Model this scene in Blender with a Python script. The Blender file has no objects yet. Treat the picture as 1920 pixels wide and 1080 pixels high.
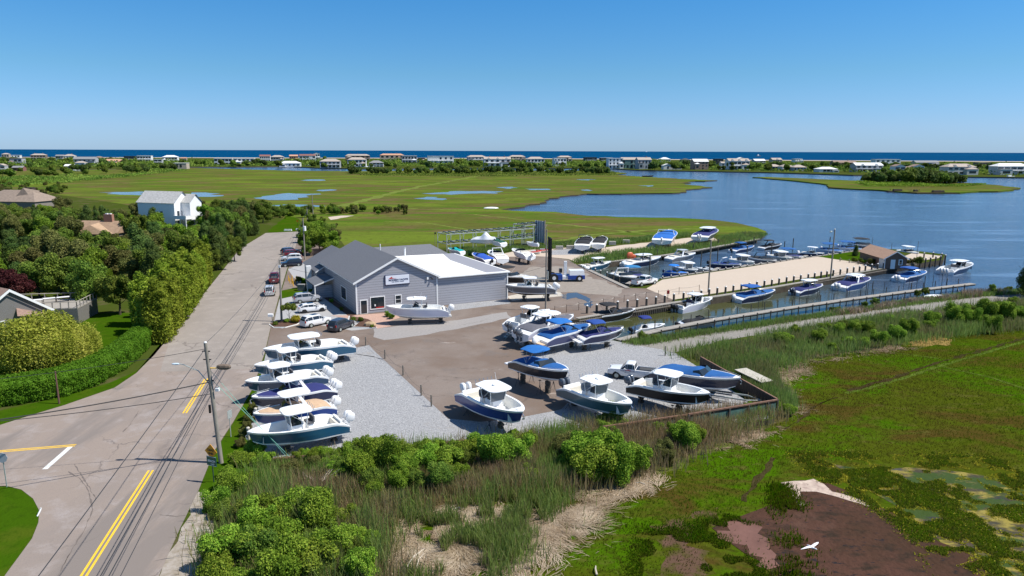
import bpy, math, random
import numpy as np
from mathutils import Vector, Matrix
from math import radians as R, sin, cos, pi
random.seed(7); rng = np.random.default_rng(7)
sc = bpy.context.scene

# ------------------------------------------------------------------ camera
F = 1321.0; H = 26.0; P = math.atan((540-282.5)/F); ROLL = R(0.2)
sp, cp, cr, sr = sin(P), cos(P), cos(ROLL), sin(ROLL)
cam = bpy.data.cameras.new('camera'); co = bpy.data.objects.new('camera', cam); sc.collection.objects.link(co)
sc.camera = co
cam.sensor_width = 36; cam.lens = 36*F/1920; cam.clip_end = 120000; cam.clip_start = 0.5
co.matrix_world = Matrix.Translation((0, 0, H)) @ Matrix.Rotation(pi/2-P, 4, 'X') @ Matrix.Rotation(ROLL, 4, 'Z')
# ------------------------------------------------------------------ light
EL, AZ = R(56), R(-6)
w = bpy.data.worlds.new('World'); sc.world = w; w.use_nodes = True
nt = w.node_tree; bg = nt.nodes['Background']
sky = nt.nodes.new('ShaderNodeTexSky'); sky.sky_type = 'NISHITA'; sky.sun_disc = False
sky.sun_elevation = EL; sky.sun_rotation = pi/2-AZ
sky.air_density = 1.0; sky.dust_density = 0.15; sky.ozone_density = 2.0; sky.altitude = 0
tc_ = nt.nodes.new('ShaderNodeTexCoord'); sz_ = nt.nodes.new('ShaderNodeSeparateXYZ'); nt.links.new(tc_.outputs['Generated'], sz_.inputs[0])
rp_ = nt.nodes.new('ShaderNodeValToRGB'); nt.links.new(sz_.outputs[2], rp_.inputs[0])      # clear blue air down to the horizon
rp_.color_ramp.elements[0].color = (.32, .51, .96, 1); rp_.color_ramp.elements[1].position = .5; rp_.color_ramp.elements[1].color = (.5, .7, .85, 1)
for p_, c_ in ((.03, (.347, .52, .91)), (.10, (.288, .53, .754)), (.2, (.20, .544, .83))): e_ = rp_.color_ramp.elements.new(p_); e_.color = (*c_, 1)
mu_ = nt.nodes.new('ShaderNodeMix'); mu_.data_type = 'RGBA'; mu_.blend_type = 'MULTIPLY'; mu_.inputs[0].default_value = 1
nt.links.new(sky.outputs[0], mu_.inputs[6]); nt.links.new(rp_.outputs[0], mu_.inputs[7])
nt.links.new(mu_.outputs[2], bg.inputs[0]); bg.inputs[1].default_value = 0.12
sl = bpy.data.lights.new('sun', 'SUN'); sl.energy = 5.0; sl.angle = R(0.53); sl.color = (1, .955, .88)
so = bpy.data.objects.new('sun', sl); sc.collection.objects.link(so)
so.rotation_euler = Vector((cos(EL)*cos(AZ), cos(EL)*sin(AZ), sin(EL))).to_track_quat('Z', 'Y').to_euler()
so.location = (60, -10, 90)
vs = sc.view_settings; vs.view_transform = 'Standard'; vs.look = 'None'; vs.gamma = 1; vs.exposure = 0.38
sc.cycles.max_bounces = 5; sc.cycles.transparent_max_bounces = 6

# ------------------------------------------------------------------ pixel helpers (1920x1080 photo -> place)
def ray(u, v):
    a = (u-960)/F; b = -(v-540)/F
    a, b = a*cr-b*sr, b*cr+a*sr
    return (a, cp+b*sp, -sp+b*cp)
def G(u, v, z=0.0):
    d = ray(u, v); t = (z-H)/d[2]
    return Vector((d[0]*t, d[1]*t, z))
def hgt(u, v, p):                       # height of pixel v above the ground point p
    d = ray(u, v); return H+d[2]*p[1]/d[1]
WZ, MZ = -1.2, -0.5

# ------------------------------------------------------------------ materials
MC = {}
def nodes(m):
    m.use_nodes = True; t = m.node_tree
    return t, t.nodes['Principled BSDF']
def mat(name, col, rough=.6, spec=.4, metal=0, noise=0, scale=4, coat=0, bump=0, bscale=None, col2=None, stretch=None):
    if name in MC: return MC[name]
    m = bpy.data.materials.new(name); t, b = nodes(m); L = t.links
    b.inputs['Base Color'].default_value = (*col, 1); b.inputs['Roughness'].default_value = rough
    b.inputs['Metallic'].default_value = metal; b.inputs['Specular IOR Level'].default_value = spec
    if coat: b.inputs['Coat Weight'].default_value = coat; b.inputs['Coat Roughness'].default_value = .08
    if noise or col2 or bump:
        tc = t.nodes.new('ShaderNodeTexCoord'); src = tc.outputs['Object']
        if stretch:
            mp = t.nodes.new('ShaderNodeMapping'); mp.inputs['Scale'].default_value = stretch
            L.new(src, mp.inputs[0]); src = mp.outputs[0]
        n = t.nodes.new('ShaderNodeTexNoise'); n.inputs['Scale'].default_value = scale; n.inputs['Detail'].default_value = 6
        n.inputs['Roughness'].default_value = .65; L.new(src, n.inputs[0])
        if noise or col2:
            r = t.nodes.new('ShaderNodeValToRGB'); L.new(n.outputs[0], r.inputs[0])
            c2 = col2 or tuple(min(1, c*(1+noise)) for c in col); c1 = col if col2 else tuple(c*(1-noise) for c in col)
            r.color_ramp.elements[0].position = .32; r.color_ramp.elements[0].color = (*c1, 1)
            r.color_ramp.elements[1].position = .68; r.color_ramp.elements[1].color = (*c2, 1)
            L.new(r.outputs[0], b.inputs['Base Color'])
        if bump:
            n2 = t.nodes.new('ShaderNodeTexNoise'); n2.inputs['Scale'].default_value = bscale or scale*3; L.new(src, n2.inputs[0])
            bp = t.nodes.new('ShaderNodeBump'); bp.inputs['Strength'].default_value = bump; bp.inputs['Distance'].default_value = .1
            L.new(n2.outputs[0], bp.inputs['Height']); L.new(bp.outputs[0], b.inputs['Normal'])
    MC[name] = m; return m
def ground_mat(name, layers, rough=.9, bump=.4, bscale=3., warp=0, spec=.2, crack=None):
    """layers: list of (color, noise scale, low, high, stretch or None); first is the base"""
    m = bpy.data.materials.new(name); t, b = nodes(m); L = t.links; N = t.nodes.new
    tc = N('ShaderNodeTexCoord'); cur = None
    b.inputs['Roughness'].default_value = rough; b.inputs['Specular IOR Level'].default_value = spec
    for i, (c, s, lo, hi, st) in enumerate(layers):
        if cur is None:
            rg = N('ShaderNodeRGB'); rg.outputs[0].default_value = (*c, 1); cur = rg.outputs[0]; continue
        mp = N('ShaderNodeMapping'); mp.inputs['Location'].default_value = (i*17.3, i*5.1, i*2.2)
        if st: mp.inputs['Rotation'].default_value = (0, 0, st[3] if len(st) > 3 else 0); mp.inputs['Scale'].default_value = st[:3]
        L.new(tc.outputs['Object'], mp.inputs[0])
        n = N('ShaderNodeTexNoise'); n.inputs['Scale'].default_value = s; n.inputs['Detail'].default_value = 8
        n.inputs['Roughness'].default_value = .62; n.inputs['Distortion'].default_value = warp; L.new(mp.outputs[0], n.inputs[0])
        r = N('ShaderNodeMapRange'); r.inputs[1].default_value = lo; r.inputs[2].default_value = hi; L.new(n.outputs[0], r.inputs[0])
        mx = N('ShaderNodeMix'); mx.data_type = 'RGBA'; L.new(r.outputs[0], mx.inputs[0]); L.new(cur, mx.inputs[6])
        mx.inputs[7].default_value = (*c, 1); cur = mx.outputs[2]
    if crack:                     # sealed cracks: (colour, cell scale, half width)
        nn = N('ShaderNodeTexNoise'); nn.inputs['Scale'].default_value = .5; nn.inputs['Detail'].default_value = 5; L.new(tc.outputs['Object'], nn.inputs[0])
        vm = N('ShaderNodeVectorMath'); vm.operation = 'MULTIPLY_ADD'; vm.inputs[1].default_value = (3.5, 3.5, 0); L.new(nn.outputs['Color'], vm.inputs[0]); L.new(tc.outputs['Object'], vm.inputs[2])
        vo = N('ShaderNodeTexVoronoi'); vo.feature = 'DISTANCE_TO_EDGE'; vo.inputs['Scale'].default_value = crack[1]; L.new(vm.outputs[0], vo.inputs[0])
        r1 = N('ShaderNodeMapRange'); r1.inputs[1].default_value = crack[2]; r1.inputs[2].default_value = 0; L.new(vo.outputs[0], r1.inputs[0])
        n3 = N('ShaderNodeTexNoise'); n3.inputs['Scale'].default_value = .09; L.new(tc.outputs['Object'], n3.inputs[0])
        r2 = N('ShaderNodeMapRange'); r2.inputs[1].default_value = .48; r2.inputs[2].default_value = .58; r2.inputs[4].default_value = .75; L.new(n3.outputs[0], r2.inputs[0])
        mm = N('ShaderNodeMath'); mm.operation = 'MULTIPLY'; L.new(r1.outputs[0], mm.inputs[0]); L.new(r2.outputs[0], mm.inputs[1])
        mx = N('ShaderNodeMix'); mx.data_type = 'RGBA'; L.new(mm.outputs[0], mx.inputs[0]); L.new(cur, mx.inputs[6]); mx.inputs[7].default_value = (*crack[0], 1); cur = mx.outputs[2]
    L.new(cur, b.inputs['Base Color'])
    if bump:
        n2 = N('ShaderNodeTexNoise'); n2.inputs['Scale'].default_value = bscale; n2.inputs['Detail'].default_value = 5
        L.new(tc.outputs['Object'], n2.inputs[0])
        bp = N('ShaderNodeBump'); bp.inputs['Strength'].default_value = bump; bp.inputs['Distance'].default_value = .15
        L.new(n2.outputs[0], bp.inputs['Height']); L.new(bp.outputs[0], b.inputs['Normal'])
    MC[name] = m; return m
def leaf_mat(name, c1, c2, c3=None, trans=.35, objvar=.25):
    m = bpy.data.materials.new(name); t, b = nodes(m); L = t.links; N = t.nodes.new
    at = N('ShaderNodeAttribute'); at.attribute_name = 'tint'
    r = N('ShaderNodeValToRGB'); L.new(at.outputs['Fac'], r.inputs[0])
    r.color_ramp.elements[0].color = (*c1, 1); r.color_ramp.elements[1].color = (*(c3 or c2), 1)
    if c3: e = r.color_ramp.elements.new(.55); e.color = (*c2, 1)
    oi = N('ShaderNodeObjectInfo'); mr = N('ShaderNodeMapRange'); mr.inputs[3].default_value = 1-objvar; mr.inputs[4].default_value = 1+objvar
    L.new(oi.outputs['Random'], mr.inputs[0])
    hs = N('ShaderNodeHueSaturation'); L.new(mr.outputs[0], hs.inputs['Value']); L.new(r.outputs[0], hs.inputs['Color'])
    mh = N('ShaderNodeMapRange'); mh.inputs[3].default_value = .485; mh.inputs[4].default_value = .515
    L.new(oi.outputs['Random'], mh.inputs[0]); L.new(mh.outputs[0], hs.inputs['Hue'])
    L.new(hs.outputs[0], b.inputs['Base Color']); b.inputs['Roughness'].default_value = .6; b.inputs['Specular IOR Level'].default_value = .08
    if trans:
        tr = N('ShaderNodeBsdfTranslucent'); L.new(hs.outputs[0], tr.inputs[0])
        ms = N('ShaderNodeMixShader'); ms.inputs[0].default_value = trans
        L.new(b.outputs[0], ms.inputs[1]); L.new(tr.outputs[0], ms.inputs[2]); L.new(ms.outputs[0], t.nodes['Material Output'].inputs[0])
    MC[name] = m; return m
def water_mat(name, layers, rough, bump, bscale, stretch=(1, 1, 1), spec=.5, near=None):
    m = ground_mat(name, layers, rough, 0, 1, spec=spec); t = m.node_tree; b = t.nodes['Principled BSDF']; L = t.links; N = t.nodes.new
    b.inputs['IOR'].default_value = 1.33
    tc = N('ShaderNodeTexCoord'); mp = N('ShaderNodeMapping'); mp.inputs['Scale'].default_value = stretch
    L.new(tc.outputs['Object'], mp.inputs[0])
    n = N('ShaderNodeTexNoise'); n.inputs['Scale'].default_value = bscale; n.inputs['Detail'].default_value = 4; L.new(mp.outputs[0], n.inputs[0])
    bp = N('ShaderNodeBump'); bp.inputs['Strength'].default_value = 1; bp.inputs['Distance'].default_value = bump
    L.new(n.outputs[0], bp.inputs['Height']); L.new(bp.outputs[0], b.inputs['Normal'])
    if near:
        (c, a0, a1) = near   # calm shallow colour close to the docks (depends on place, measured along y then x)
        sx = N('ShaderNodeSeparateXYZ'); L.new(tc.outputs['Object'], sx.inputs[0])
        ad = N('ShaderNodeMath'); ad.operation = 'MULTIPLY_ADD'; ad.inputs[1].default_value = .9; L.new(sx.outputs[0], ad.inputs[0]); L.new(sx.outputs[1], ad.inputs[2])
        r = N('ShaderNodeMapRange'); r.inputs[1].default_value = a0; r.inputs[2].default_value = a1; L.new(ad.outputs[0], r.inputs[0])
        src = b.inputs['Base Color'].links[0].from_socket
        mx = N('ShaderNodeMix'); mx.data_type = 'RGBA'; L.new(r.outputs[0], mx.inputs[0]); mx.inputs[6].default_value = (*c, 1); L.new(src, mx.inputs[7])
        L.new(mx.outputs[2], b.inputs['Base Color'])
        mb = N('ShaderNodeMapRange'); mb.inputs[1].default_value = a0; mb.inputs[2].default_value = a1
        mb.inputs[3].default_value = bump*.12; mb.inputs[4].default_value = bump; L.new(ad.outputs[0], mb.inputs[0]); L.new(mb.outputs[0], bp.inputs['Distance'])
        mr2 = N('ShaderNodeMapRange'); mr2.inputs[1].default_value = a0; mr2.inputs[2].default_value = a1
        mr2.inputs[3].default_value = .04; mr2.inputs[4].default_value = rough; L.new(ad.outputs[0], mr2.inputs[0]); L.new(mr2.outputs[0], b.inputs['Roughness'])
    return m
def siding_mat(name, c, c2, period=.2):
    m = bpy.data.materials.new(name); t, b = nodes(m); L = t.links; N = t.nodes.new
    tc = N('ShaderNodeTexCoord'); sx = N('ShaderNodeSeparateXYZ'); L.new(tc.outputs['Object'], sx.inputs[0])
    dv = N('ShaderNodeMath'); dv.operation = 'DIVIDE'; dv.inputs[1].default_value = period; L.new(sx.outputs[2], dv.inputs[0])
    fr = N('ShaderNodeMath'); fr.operation = 'FRACT'; L.new(dv.outputs[0], fr.inputs[0])
    r = N('ShaderNodeValToRGB'); L.new(fr.outputs[0], r.inputs[0])
    r.color_ramp.elements[0].color = (*c2, 1); r.color_ramp.elements[1].color = (*c, 1); r.color_ramp.elements[1].position = .3
    L.new(r.outputs[0], b.inputs['Base Color']); b.inputs['Roughness'].default_value = .65
    bp = N('ShaderNodeBump'); bp.inputs['Strength'].default_value = .6; bp.inputs['Distance'].default_value = .03; L.new(fr.outputs[0], bp.inputs['Height']); L.new(bp.outputs[0], b.inputs['Normal'])
    MC[name] = m; return m

WHITE = mat('gelcoat_white', (.87, .87, .86), .25, .5, coat=.3)
WDECK = mat('deck_white', (.82, .82, .79), .5)
CREAM = mat('deck_cream', (.62, .58, .50), .6)
GLASS = mat('dark_glass', (.02, .028, .035), .06, .6)
CHROME = mat('rail_metal', (.62, .63, .64), .25, metal=.8)
BLACK = mat('black_plastic', (.015, .015, .017), .35)
RUBBER = mat('tyre_rubber', (.02, .02, .02), .8)
TRIM = mat('white_trim', (.78, .78, .77), .5)
WOOD = mat('weathered_wood', (.20, .175, .145), .85, noise=.35, scale=3, bump=.2)
WOODD = mat('dark_piling_wood', (.085, .075, .062), .85, noise=.4, scale=3)
PLANK = mat('grey_planks', (.30, .275, .24), .85, noise=.25, scale=2.5, stretch=(1, 6, 1))
POLEM = mat('pole_wood', (.25, .225, .19), .85, noise=.25, scale=2, stretch=(4, 4, .5))
YEL = mat('road_yellow', (.75, .46, .03), .7, noise=.12, scale=3)
RW = mat('road_white', (.62, .62, .60), .7, noise=.1, scale=3)
ALU = mat('galvanised_steel', (.42, .46, .43), .45, metal=.3)
RED = mat('red_paint', (.45, .03, .025), .35)
CW = mat('car_white', (.78, .78, .78), .22, coat=.6)

# ------------------------------------------------------------------ mesh builder
class MB:
    def __init__(s): s.v = []; s.f = []; s.m = []; s.mats = []
    def mi(s, m):
        if m not in s.mats: s.mats.append(m)
        return s.mats.index(m)
    def add(s, vs_, fs, m):
        o = len(s.v); s.v += [tuple(x) for x in vs_]; k = s.mi(m)
        for f in fs: s.f.append(tuple(o+i for i in f)); s.m.append(k)
        return s
    def box(s, c, d, m, rz=0, tap=1.0, M=None):
        x, y, z = d[0]/2, d[1]/2, d[2]/2; vs_ = []
        for k, t in ((-1, 1), (1, tap)):
            for a, b in ((-1, -1), (1, -1), (1, 1), (-1, 1)):
                p = Vector((a*x*t, b*y*t, k*z))
                if M: p = M @ p
                if rz: p = Matrix.Rotation(rz, 3, 'Z') @ p
                vs_.append(p+Vector(c))
        s.add(vs_, [(3, 2, 1, 0), (4, 5, 6, 7), (0, 1, 5, 4), (1, 2, 6, 5), (2, 3, 7, 6), (3, 0, 4, 7)], m); return s
    def tube(s, pts, r, m, n=6, r1=None, cap=True):
        pts = [Vector(p) for p in pts]; k = len(pts); vs_ = []
        for i, p in enumerate(pts):
            d = (pts[min(i+1, k-1)]-pts[max(i-1, 0)]).normalized()
            a = d.cross(Vector((0, 0, 1)) if abs(d.z) < .9 else Vector((1, 0, 0))).normalized(); b = d.cross(a)
            rr = r if r1 is None else r+(r1-r)*i/(k-1)
            for j in range(n):
                t = 2*pi*j/n; vs_.append(p+a*rr*cos(t)+b*rr*sin(t))
        fs = [(i*n+j, i*n+(j+1) % n, (i+1)*n+(j+1) % n, (i+1)*n+j) for i in range(k-1) for j in range(n)]
        if cap: fs += [tuple(range(n))[::-1], tuple((k-1)*n+j for j in range(n))]
        s.add(vs_, fs, m); return s
    def prism(s, poly, z0, z1, m, mtop=None):
        n = len(poly); vs_ = [(p[0], p[1], z0) for p in poly]+[(p[0], p[1], z1) for p in poly]
        s.add(vs_, [(i, (i+1) % n, n+(i+1) % n, n+i) for i in range(n)]+[tuple(range(n))[::-1]], m)
        s.add(vs_[n:], [tuple(range(n))], mtop or m); return s
    def extr(s, prof, y0, y1, m):       # profile in xz swept along y
        n = len(prof); vs_ = [(p[0], y0, p[1]) for p in prof]+[(p[0], y1, p[1]) for p in prof]
        s.add(vs_, [(i, (i+1) % n, n+(i+1) % n, n+i) for i in range(n)]+[tuple(range(n))[::-1], tuple(range(n, 2*n))], m); return s
    def grid(s, P_, m, flip=False):      # P_ list of rows
        a, b = len(P_), len(P_[0]); vs_ = [p for r in P_ for p in r]
        s.add(vs_, [((i*b+j), (i*b+j+1), ((i+1)*b+j+1), ((i+1)*b+j)) for i in range(a-1) for j in range(b-1)], m); return s
    def ell(s, c, r, m, n=10, k=6, e=1.0, M=None):
        rows = []
        for i in range(k+1):
            t = -pi/2+pi*i/k; row = []
            for j in range(n):
                a = 2*pi*j/n; q = lambda x: math.copysign(abs(x)**e, x)
                p = Vector((r[0]*q(cos(t))*q(cos(a)), r[1]*q(cos(t))*q(sin(a)), r[2]*q(sin(t))))
                if M: p = M @ p
                row.append(p+Vector(c))
            rows.append(row+[row[0]])
        return s.grid(rows, m)
    def build(s, name, parent=None, smooth=False, loc=None, label=None):
        me = bpy.data.meshes.new(name); me.from_pydata(s.v, [], s.f)
        for m in s.mats: me.materials.append(m)
        me.polygons.foreach_set('material_index', s.m)
        if smooth:
            me.polygons.foreach_set('use_smooth', [True]*len(s.f))
        me.update(); o = bpy.data.objects.new(name, me); sc.collection.objects.link(o)
        if smooth:
            try: me.set_sharp_from_angle(angle=R(38))
            except Exception: pass
        if parent: o.parent = parent
        if loc is not None: o.location = loc
        if label: o['label'] = label
        return o
def thing(name, label, cat, loc=(0, 0, 0), rz=0, group=None, sc_=None):
    o = bpy.data.objects.new(name, None); sc.collection.objects.link(o); o.empty_display_size = .3
    o.location = loc; o.rotation_euler = (0, 0, rz); o['label'] = label; o['category'] = cat
    if group: o['group'] = group
    if sc_: o.scale = sc_
    return o
def tag(o, label, cat, group=None, kind=None):
    if label: o['label'] = label
    if cat: o['category'] = cat
    if group: o['group'] = group
    if kind: o['kind'] = kind
    return o
def dup(root, loc, rz=0, scale=None, label=None, group=None):
    r = root.copy(); sc.collection.objects.link(r); r.location = loc; r.rotation_euler = (0, 0, rz)
    if scale: r.scale = scale
    if label: r['label'] = label
    if group: r['group'] = group
    for ch in list(root.children):
        c = ch.copy(); sc.collection.objects.link(c); c.parent = r
        for g in ch.children:
            d = g.copy(); sc.collection.objects.link(d); d.parent = c
    return r
def struct(o, label=None): o['kind'] = 'structure'; return o

# ------------------------------------------------------------------ ground sheets
def rough_edge(pts, step, amp, seed=1, closed=True):
    r = random.Random(seed); out = []; n = len(pts)
    for i in range(n if closed else n-1):
        a, b = pts[i], pts[(i+1) % n]; L = (b-a).length; st = step
        k = max(1, min(60, int(L/st)))
        nrm = Vector((-(b-a).y, (b-a).x, 0)).normalized() if L > 0 else Vector((0, 0, 0))
        for j in range(k):
            p = a.lerp(b, j/k)
            if j: p = p+nrm*r.uniform(-amp, amp)*(1+p.length/400)
            out.append(p)
    return out
def PX(l, z=0.0): return [G(u, v, z) for u, v in l]
def sheet(name, pts, z, m, depth=0, kind='structure', amp=0, step=3, seed=1, mside=None, **kw):
    if amp: pts = rough_edge(pts, step, amp, seed)
    b = MB()
    if depth: b.prism(pts, z-depth, z, mside or m, m)
    else: b.add([(p[0], p[1], z) for p in pts], [tuple(range(len(pts)))], m)
    # keep the face looking up
    o = b.build(name); me = o.data
    for p in me.polygons:
        if abs(p.normal.z) > .9 and p.center.z > z-.001 and p.normal.z < 0: p.flip()
    o['kind'] = kind
    for k, v in kw.items(): o[k] = v
    return o
marshM = ground_mat('marsh_grass', [((.09, .10, .022), 1, 0, 1, None), ((.062, .12, .012), .03, .45, .58, (1, 1.8, 1, .3)), ((.125, .09, .042), .028, .5, .6, (1, 2.6, 1, -.2)), ((.08, .07, .022), .16, .54, .68, (1, 1.6, 1, .4)),
    ((.11, .15, .02), .012, .5, .6, (1, 3, 1)), ((.055, .065, .014), .6, .52, .75, None), ((.13, .13, .045), 2.2, .6, .8, None)], rough=1, bump=.6, bscale=2, warp=.5, spec=0)
nearM = ground_mat('near_marsh_grass', [((.056, .072, .005), 1, 0, 1, None), ((.044, .10, .002), .06, .44, .56, (1, 1.6, 1, .3)), ((.065, .046, .010), .09, .5, .62, (1, 2, 1, -.3)), ((.085, .08, .018), .35, .56, .7, (1, 2, 1, .5)), ((.03, .035, .004), 1.2, .5, .7, None), ((.10, .10, .03), 3.5, .6, .8, None)], rough=1, bump=.8, bscale=3, warp=.6, spec=0)  # deeper near tone; the wider marsh is paler, distance haze put into its colour
uplandM = ground_mat('rough_ground', [((.05, .068, .012), 1, 0, 1, None), ((.095, .08, .04), .15, .5, .7, None), ((.04, .07, .006), .6, .5, .7, None)], rough=1, bump=.5, spec=0)
lawnM = ground_mat('lawn', [((.036, .082, .003), 1, 0, 1, None), ((.055, .085, .006), .25, .5, .65, None), ((.028, .062, .003), 1.5, .5, .7, None), ((.10, .10, .03), .12, .6, .74, None)], rough=1, bump=.5, bscale=5, spec=0)
asphM = ground_mat('road_asphalt', [((.265, .215, .18), 1, 0, 1, None), ((.225, .19, .168), .12, .5, .7, (1, .25, 1, .25)), ((.32, .28, .26), .5, .5, .75, None), ((.19, .16, .145), 14, .5, .8, None), ((.20, .17, .15), .05, .56, .62, (2.5, .4, 1, .3))], bump=.15, bscale=25, crack=((.10, .085, .08), .11, .012))
yardM = ground_mat('yard_asphalt', [((.165, .122, .095), 1, 0, 1, None), ((.215, .175, .148), .07, .45, .6, None), ((.155, .13, .115), .3, .55, .7, None), ((.36, .31, .27), .22, .66, .74, (1, 3, 1)), ((.13, .11, .1), 9, .5, .8, None), ((.10, .085, .075), .35, .66, .76, (1, 1.6, 1, .6))], bump=.2, bscale=20, crack=((.09, .075, .065), .16, .015))
gravM = ground_mat('grey_gravel', [((.30, .30, .305), 1, 0, 1, None), ((.28, .28, .285), .12, .5, .65, None), ((.46, .46, .46), 5.5, .5, .72, None), ((.13, .13, .135), 7, .5, .7, None), ((.27, .25, .23), .3, .62, .75, None)], bump=.6, bscale=9)
pathM = ground_mat('path_gravel', [((.22, .205, .18), 1, 0, 1, None), ((.13, .12, .1), .25, .5, .7, None), ((.33, .31, .28), 3, .5, .8, None), ((.10, .12, .05), .15, .6, .7, None)], bump=.4)
sandM = ground_mat('sand', [((.47, .39, .31), 1, 0, 1, None), ((.46, .38, .30), .2, .5, .65, None), ((.53, .455, .375), 1.5, .55, .8, None), ((.36, .29, .22), 5, .6, .85, None)], bump=.3, bscale=6)
mulchM = mat('mulch', (.09, .045, .028), .95, noise=.5, scale=9, bump=.5)
brickM = mat('brick_paving', (.42, .27, .21), .85, noise=.25, scale=6)
concM = mat('concrete_pad', (.45, .41, .35), .85, noise=.12, scale=2)
patchM = mat('dark_asphalt_patch', (.17, .16, .155), .85, noise=.15, scale=8)
mudM = ground_mat('mud_flat', [((.055, .031, .020), 1, 0, 1, None), ((.075, .038, .027), .09, .46, .62, None), ((.036, .025, .018), .5, .5, .65, (1, 2, 1, .5)), ((.022, .020, .022), 1.4, .60, .66, (1, 2.4, 1, .5)), ((.09, .05, .036), .14, .6, .72, None)], rough=.9, bump=.9, bscale=2.5, spec=.02)
wetM = ground_mat('wet_flat', [((.05, .042, .02), 1, 0, 1, None), ((.07, .045, .03), .12, .48, .6, None), ((.03, .03, .028), .6, .52, .64, (1, 2.2, 1, .5)), ((.24, .19, .035), .55, .47, .60, (1, 1.8, 1, .5)), ((.06, .058, .045), .35, .58, .68, (1, 2.2, 1, .5)), ((.035, .06, .006), .25, .5, .56, (1, 2, 1, .4))], rough=.6, bump=.6, bscale=2.2, spec=.15)
scumM = ground_mat('dried_scum', [((.42, .33, .27), 1, 0, 1, None), ((.55, .45, .36), .8, .5, .7, (1, 3, 1)), ((.28, .2, .17), 2, .5, .7, None)])
oceanM = water_mat('ocean_water', [((.0, .042, .115), 1, 0, 1, None), ((.0005, .05, .13), .002, .45, .6, (1, 3, 1)), ((.0005, .06, .145), .0006, .5, .65, (1, 4, 1))], .8, .9, .05, (1, 2, 1), spec=.02)
bayM = water_mat('bay_water', [((.04, .07, .125), 1, 0, 1, None), ((.09, .15, .24), .012, .55, .62, (1, 6, 1, -.45)), ((.03, .055, .085), .03, .5, .7, (1, 3, 1, -.35)), ((.05, .10, .17), .6, .55, .75, (1, 3, 1, -.2))],
    .16, .22, .7, (.7, 2, 1), near=((.055, .06, .022), 165, 225))
pondM = water_mat('pond_water', [((.10, .13, .17), 1, 0, 1, None), ((.06, .09, .12), .3, .5, .6, None)], .12, .03, 1)

b = MB(); b.add([(60000*cos(2*pi*i/96), 60000*sin(2*pi*i/96), WZ-.35) for i in range(96)], [tuple(range(96))], oceanM); struct(b.build('ocean'))
sheet('bay', [Vector((-900, 60, 0)), Vector((1500, 60, 0)), Vector((1900, 1250, 0)), Vector((-900, 1400, 0))], WZ, bayM)

marsh = [(-500, 312), (0, 316), (320, 315), (360, 314.5), (480, 318), (560, 320), (660, 321), (800, 319), (900, 319), (1000, 320), (1130, 320.5), (1160, 323), (1172, 325.5), (1150, 327), (1200, 331), (1290, 336), (1345, 338), (1290, 341), (1282, 345),
  (1336, 351), (1300, 354), (1275, 361), (1220, 362), (1165, 363), (1100, 363), (1060, 367), (1030, 373), (1012, 380), (985, 385), (955, 390), (938, 393), (990, 396), (1040, 397), (1080, 402), (1160, 407), (1220, 408), (1300, 410), (1360, 415), (1395, 421), (1420, 427), (1437, 434), (1432, 441), (1405, 449)]
marsh_pts = PX(marsh, MZ)
up = [(1420, 448), (1300, 470), (1240, 479), (1130, 494), (1083, 498), (1172, 540), (1238, 523.5), (1400, 500), (1560, 478), (1640, 466), (1700, 468), (1772, 477), (1768, 487), (1720, 494), (1640, 507), (1560, 522), (1400, 549), (1250, 571), (1085, 599), (1050, 601),
  (1128, 634), (1166, 641), (1300, 623), (1450, 601), (1600, 577), (1740, 557), (1840, 552), (1920, 541), (2300, 505)]
near_right = PX([(2600, 640)], MZ)
ground = marsh_pts+PX(up, MZ)+[Vector((300, 110, 0)), Vector((300, -150, 0)), Vector((-420, -150, 0)), Vector((-700, 300, 0)), Vector((-1100, 900, 0))]
gpts = rough_edge(marsh_pts, 6, 1.6, 3, closed=False)+[marsh_pts[-1]]+ground[len(marsh_pts):]
sheet('ground', gpts, MZ, marshM, 1.6, mside=mat('peat_bank', (.05, .042, .025), .9, noise=.4, scale=2))
upl = PX(up)
upl2 = upl+PX([(2300, 590), (1920, 602), (1700, 628), (1560, 648), (1450, 672), (1400, 672), (1330, 682), (1452, 784), (1440, 788), (1290, 806), (1130, 807), (1000, 818), (830, 832), (690, 847), (510, 864), (450, 900), (385, 985), (330, 1100), (250, 1400)])+[Vector((-20, -140, 0)), Vector((-400, -140, 0)), Vector((-400, 200, 0))]+PX([(-600, 420), (0, 352), (60, 358), (200, 378), (330, 398), (480, 405), (560, 412), (640, 452), (655, 474), (840, 464), (1040, 452), (1110, 450), (1300, 436), (1350, 440)])
bulk = mat('bulkhead_side', (.065, .052, .036), .9, noise=.4, scale=1.2)
sheet('upland_ground', upl2, 0, uplandM, 1.6, mside=bulk)
isl = PX([(-500, 322), (-100, 319), (150, 318), (340, 315), (352, 313), (480, 312.5), (540, 312), (610, 315), (680, 316), (740, 316), (850, 314.5), (1000, 315), (1140, 315.5), (1200, 319), (1300, 320.5), (1440, 323), (1540, 326), (1600, 328), (1640, 328), (1720, 329.5), (1830, 331.5), (1920, 332.5), (2400, 338)])
sheet('barrier_island', isl+PX([(2400, 304), (1920, 303), (1440, 300.5), (960, 297), (480, 296), (0, 294.5), (-500, 292)]), .1, uplandM, 2, mside=mat('seawall', (.1, .09, .075), .9))
sheet('island_beach', PX([(2400, 304.5), (1920, 303.6), (1440, 301), (960, 297.6), (480, 296.6), (0, 295), (0, 294.3), (480, 295.6), (960, 296.6), (1440, 300), (1920, 302.6), (2400, 303)]), .16, sandM)
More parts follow.
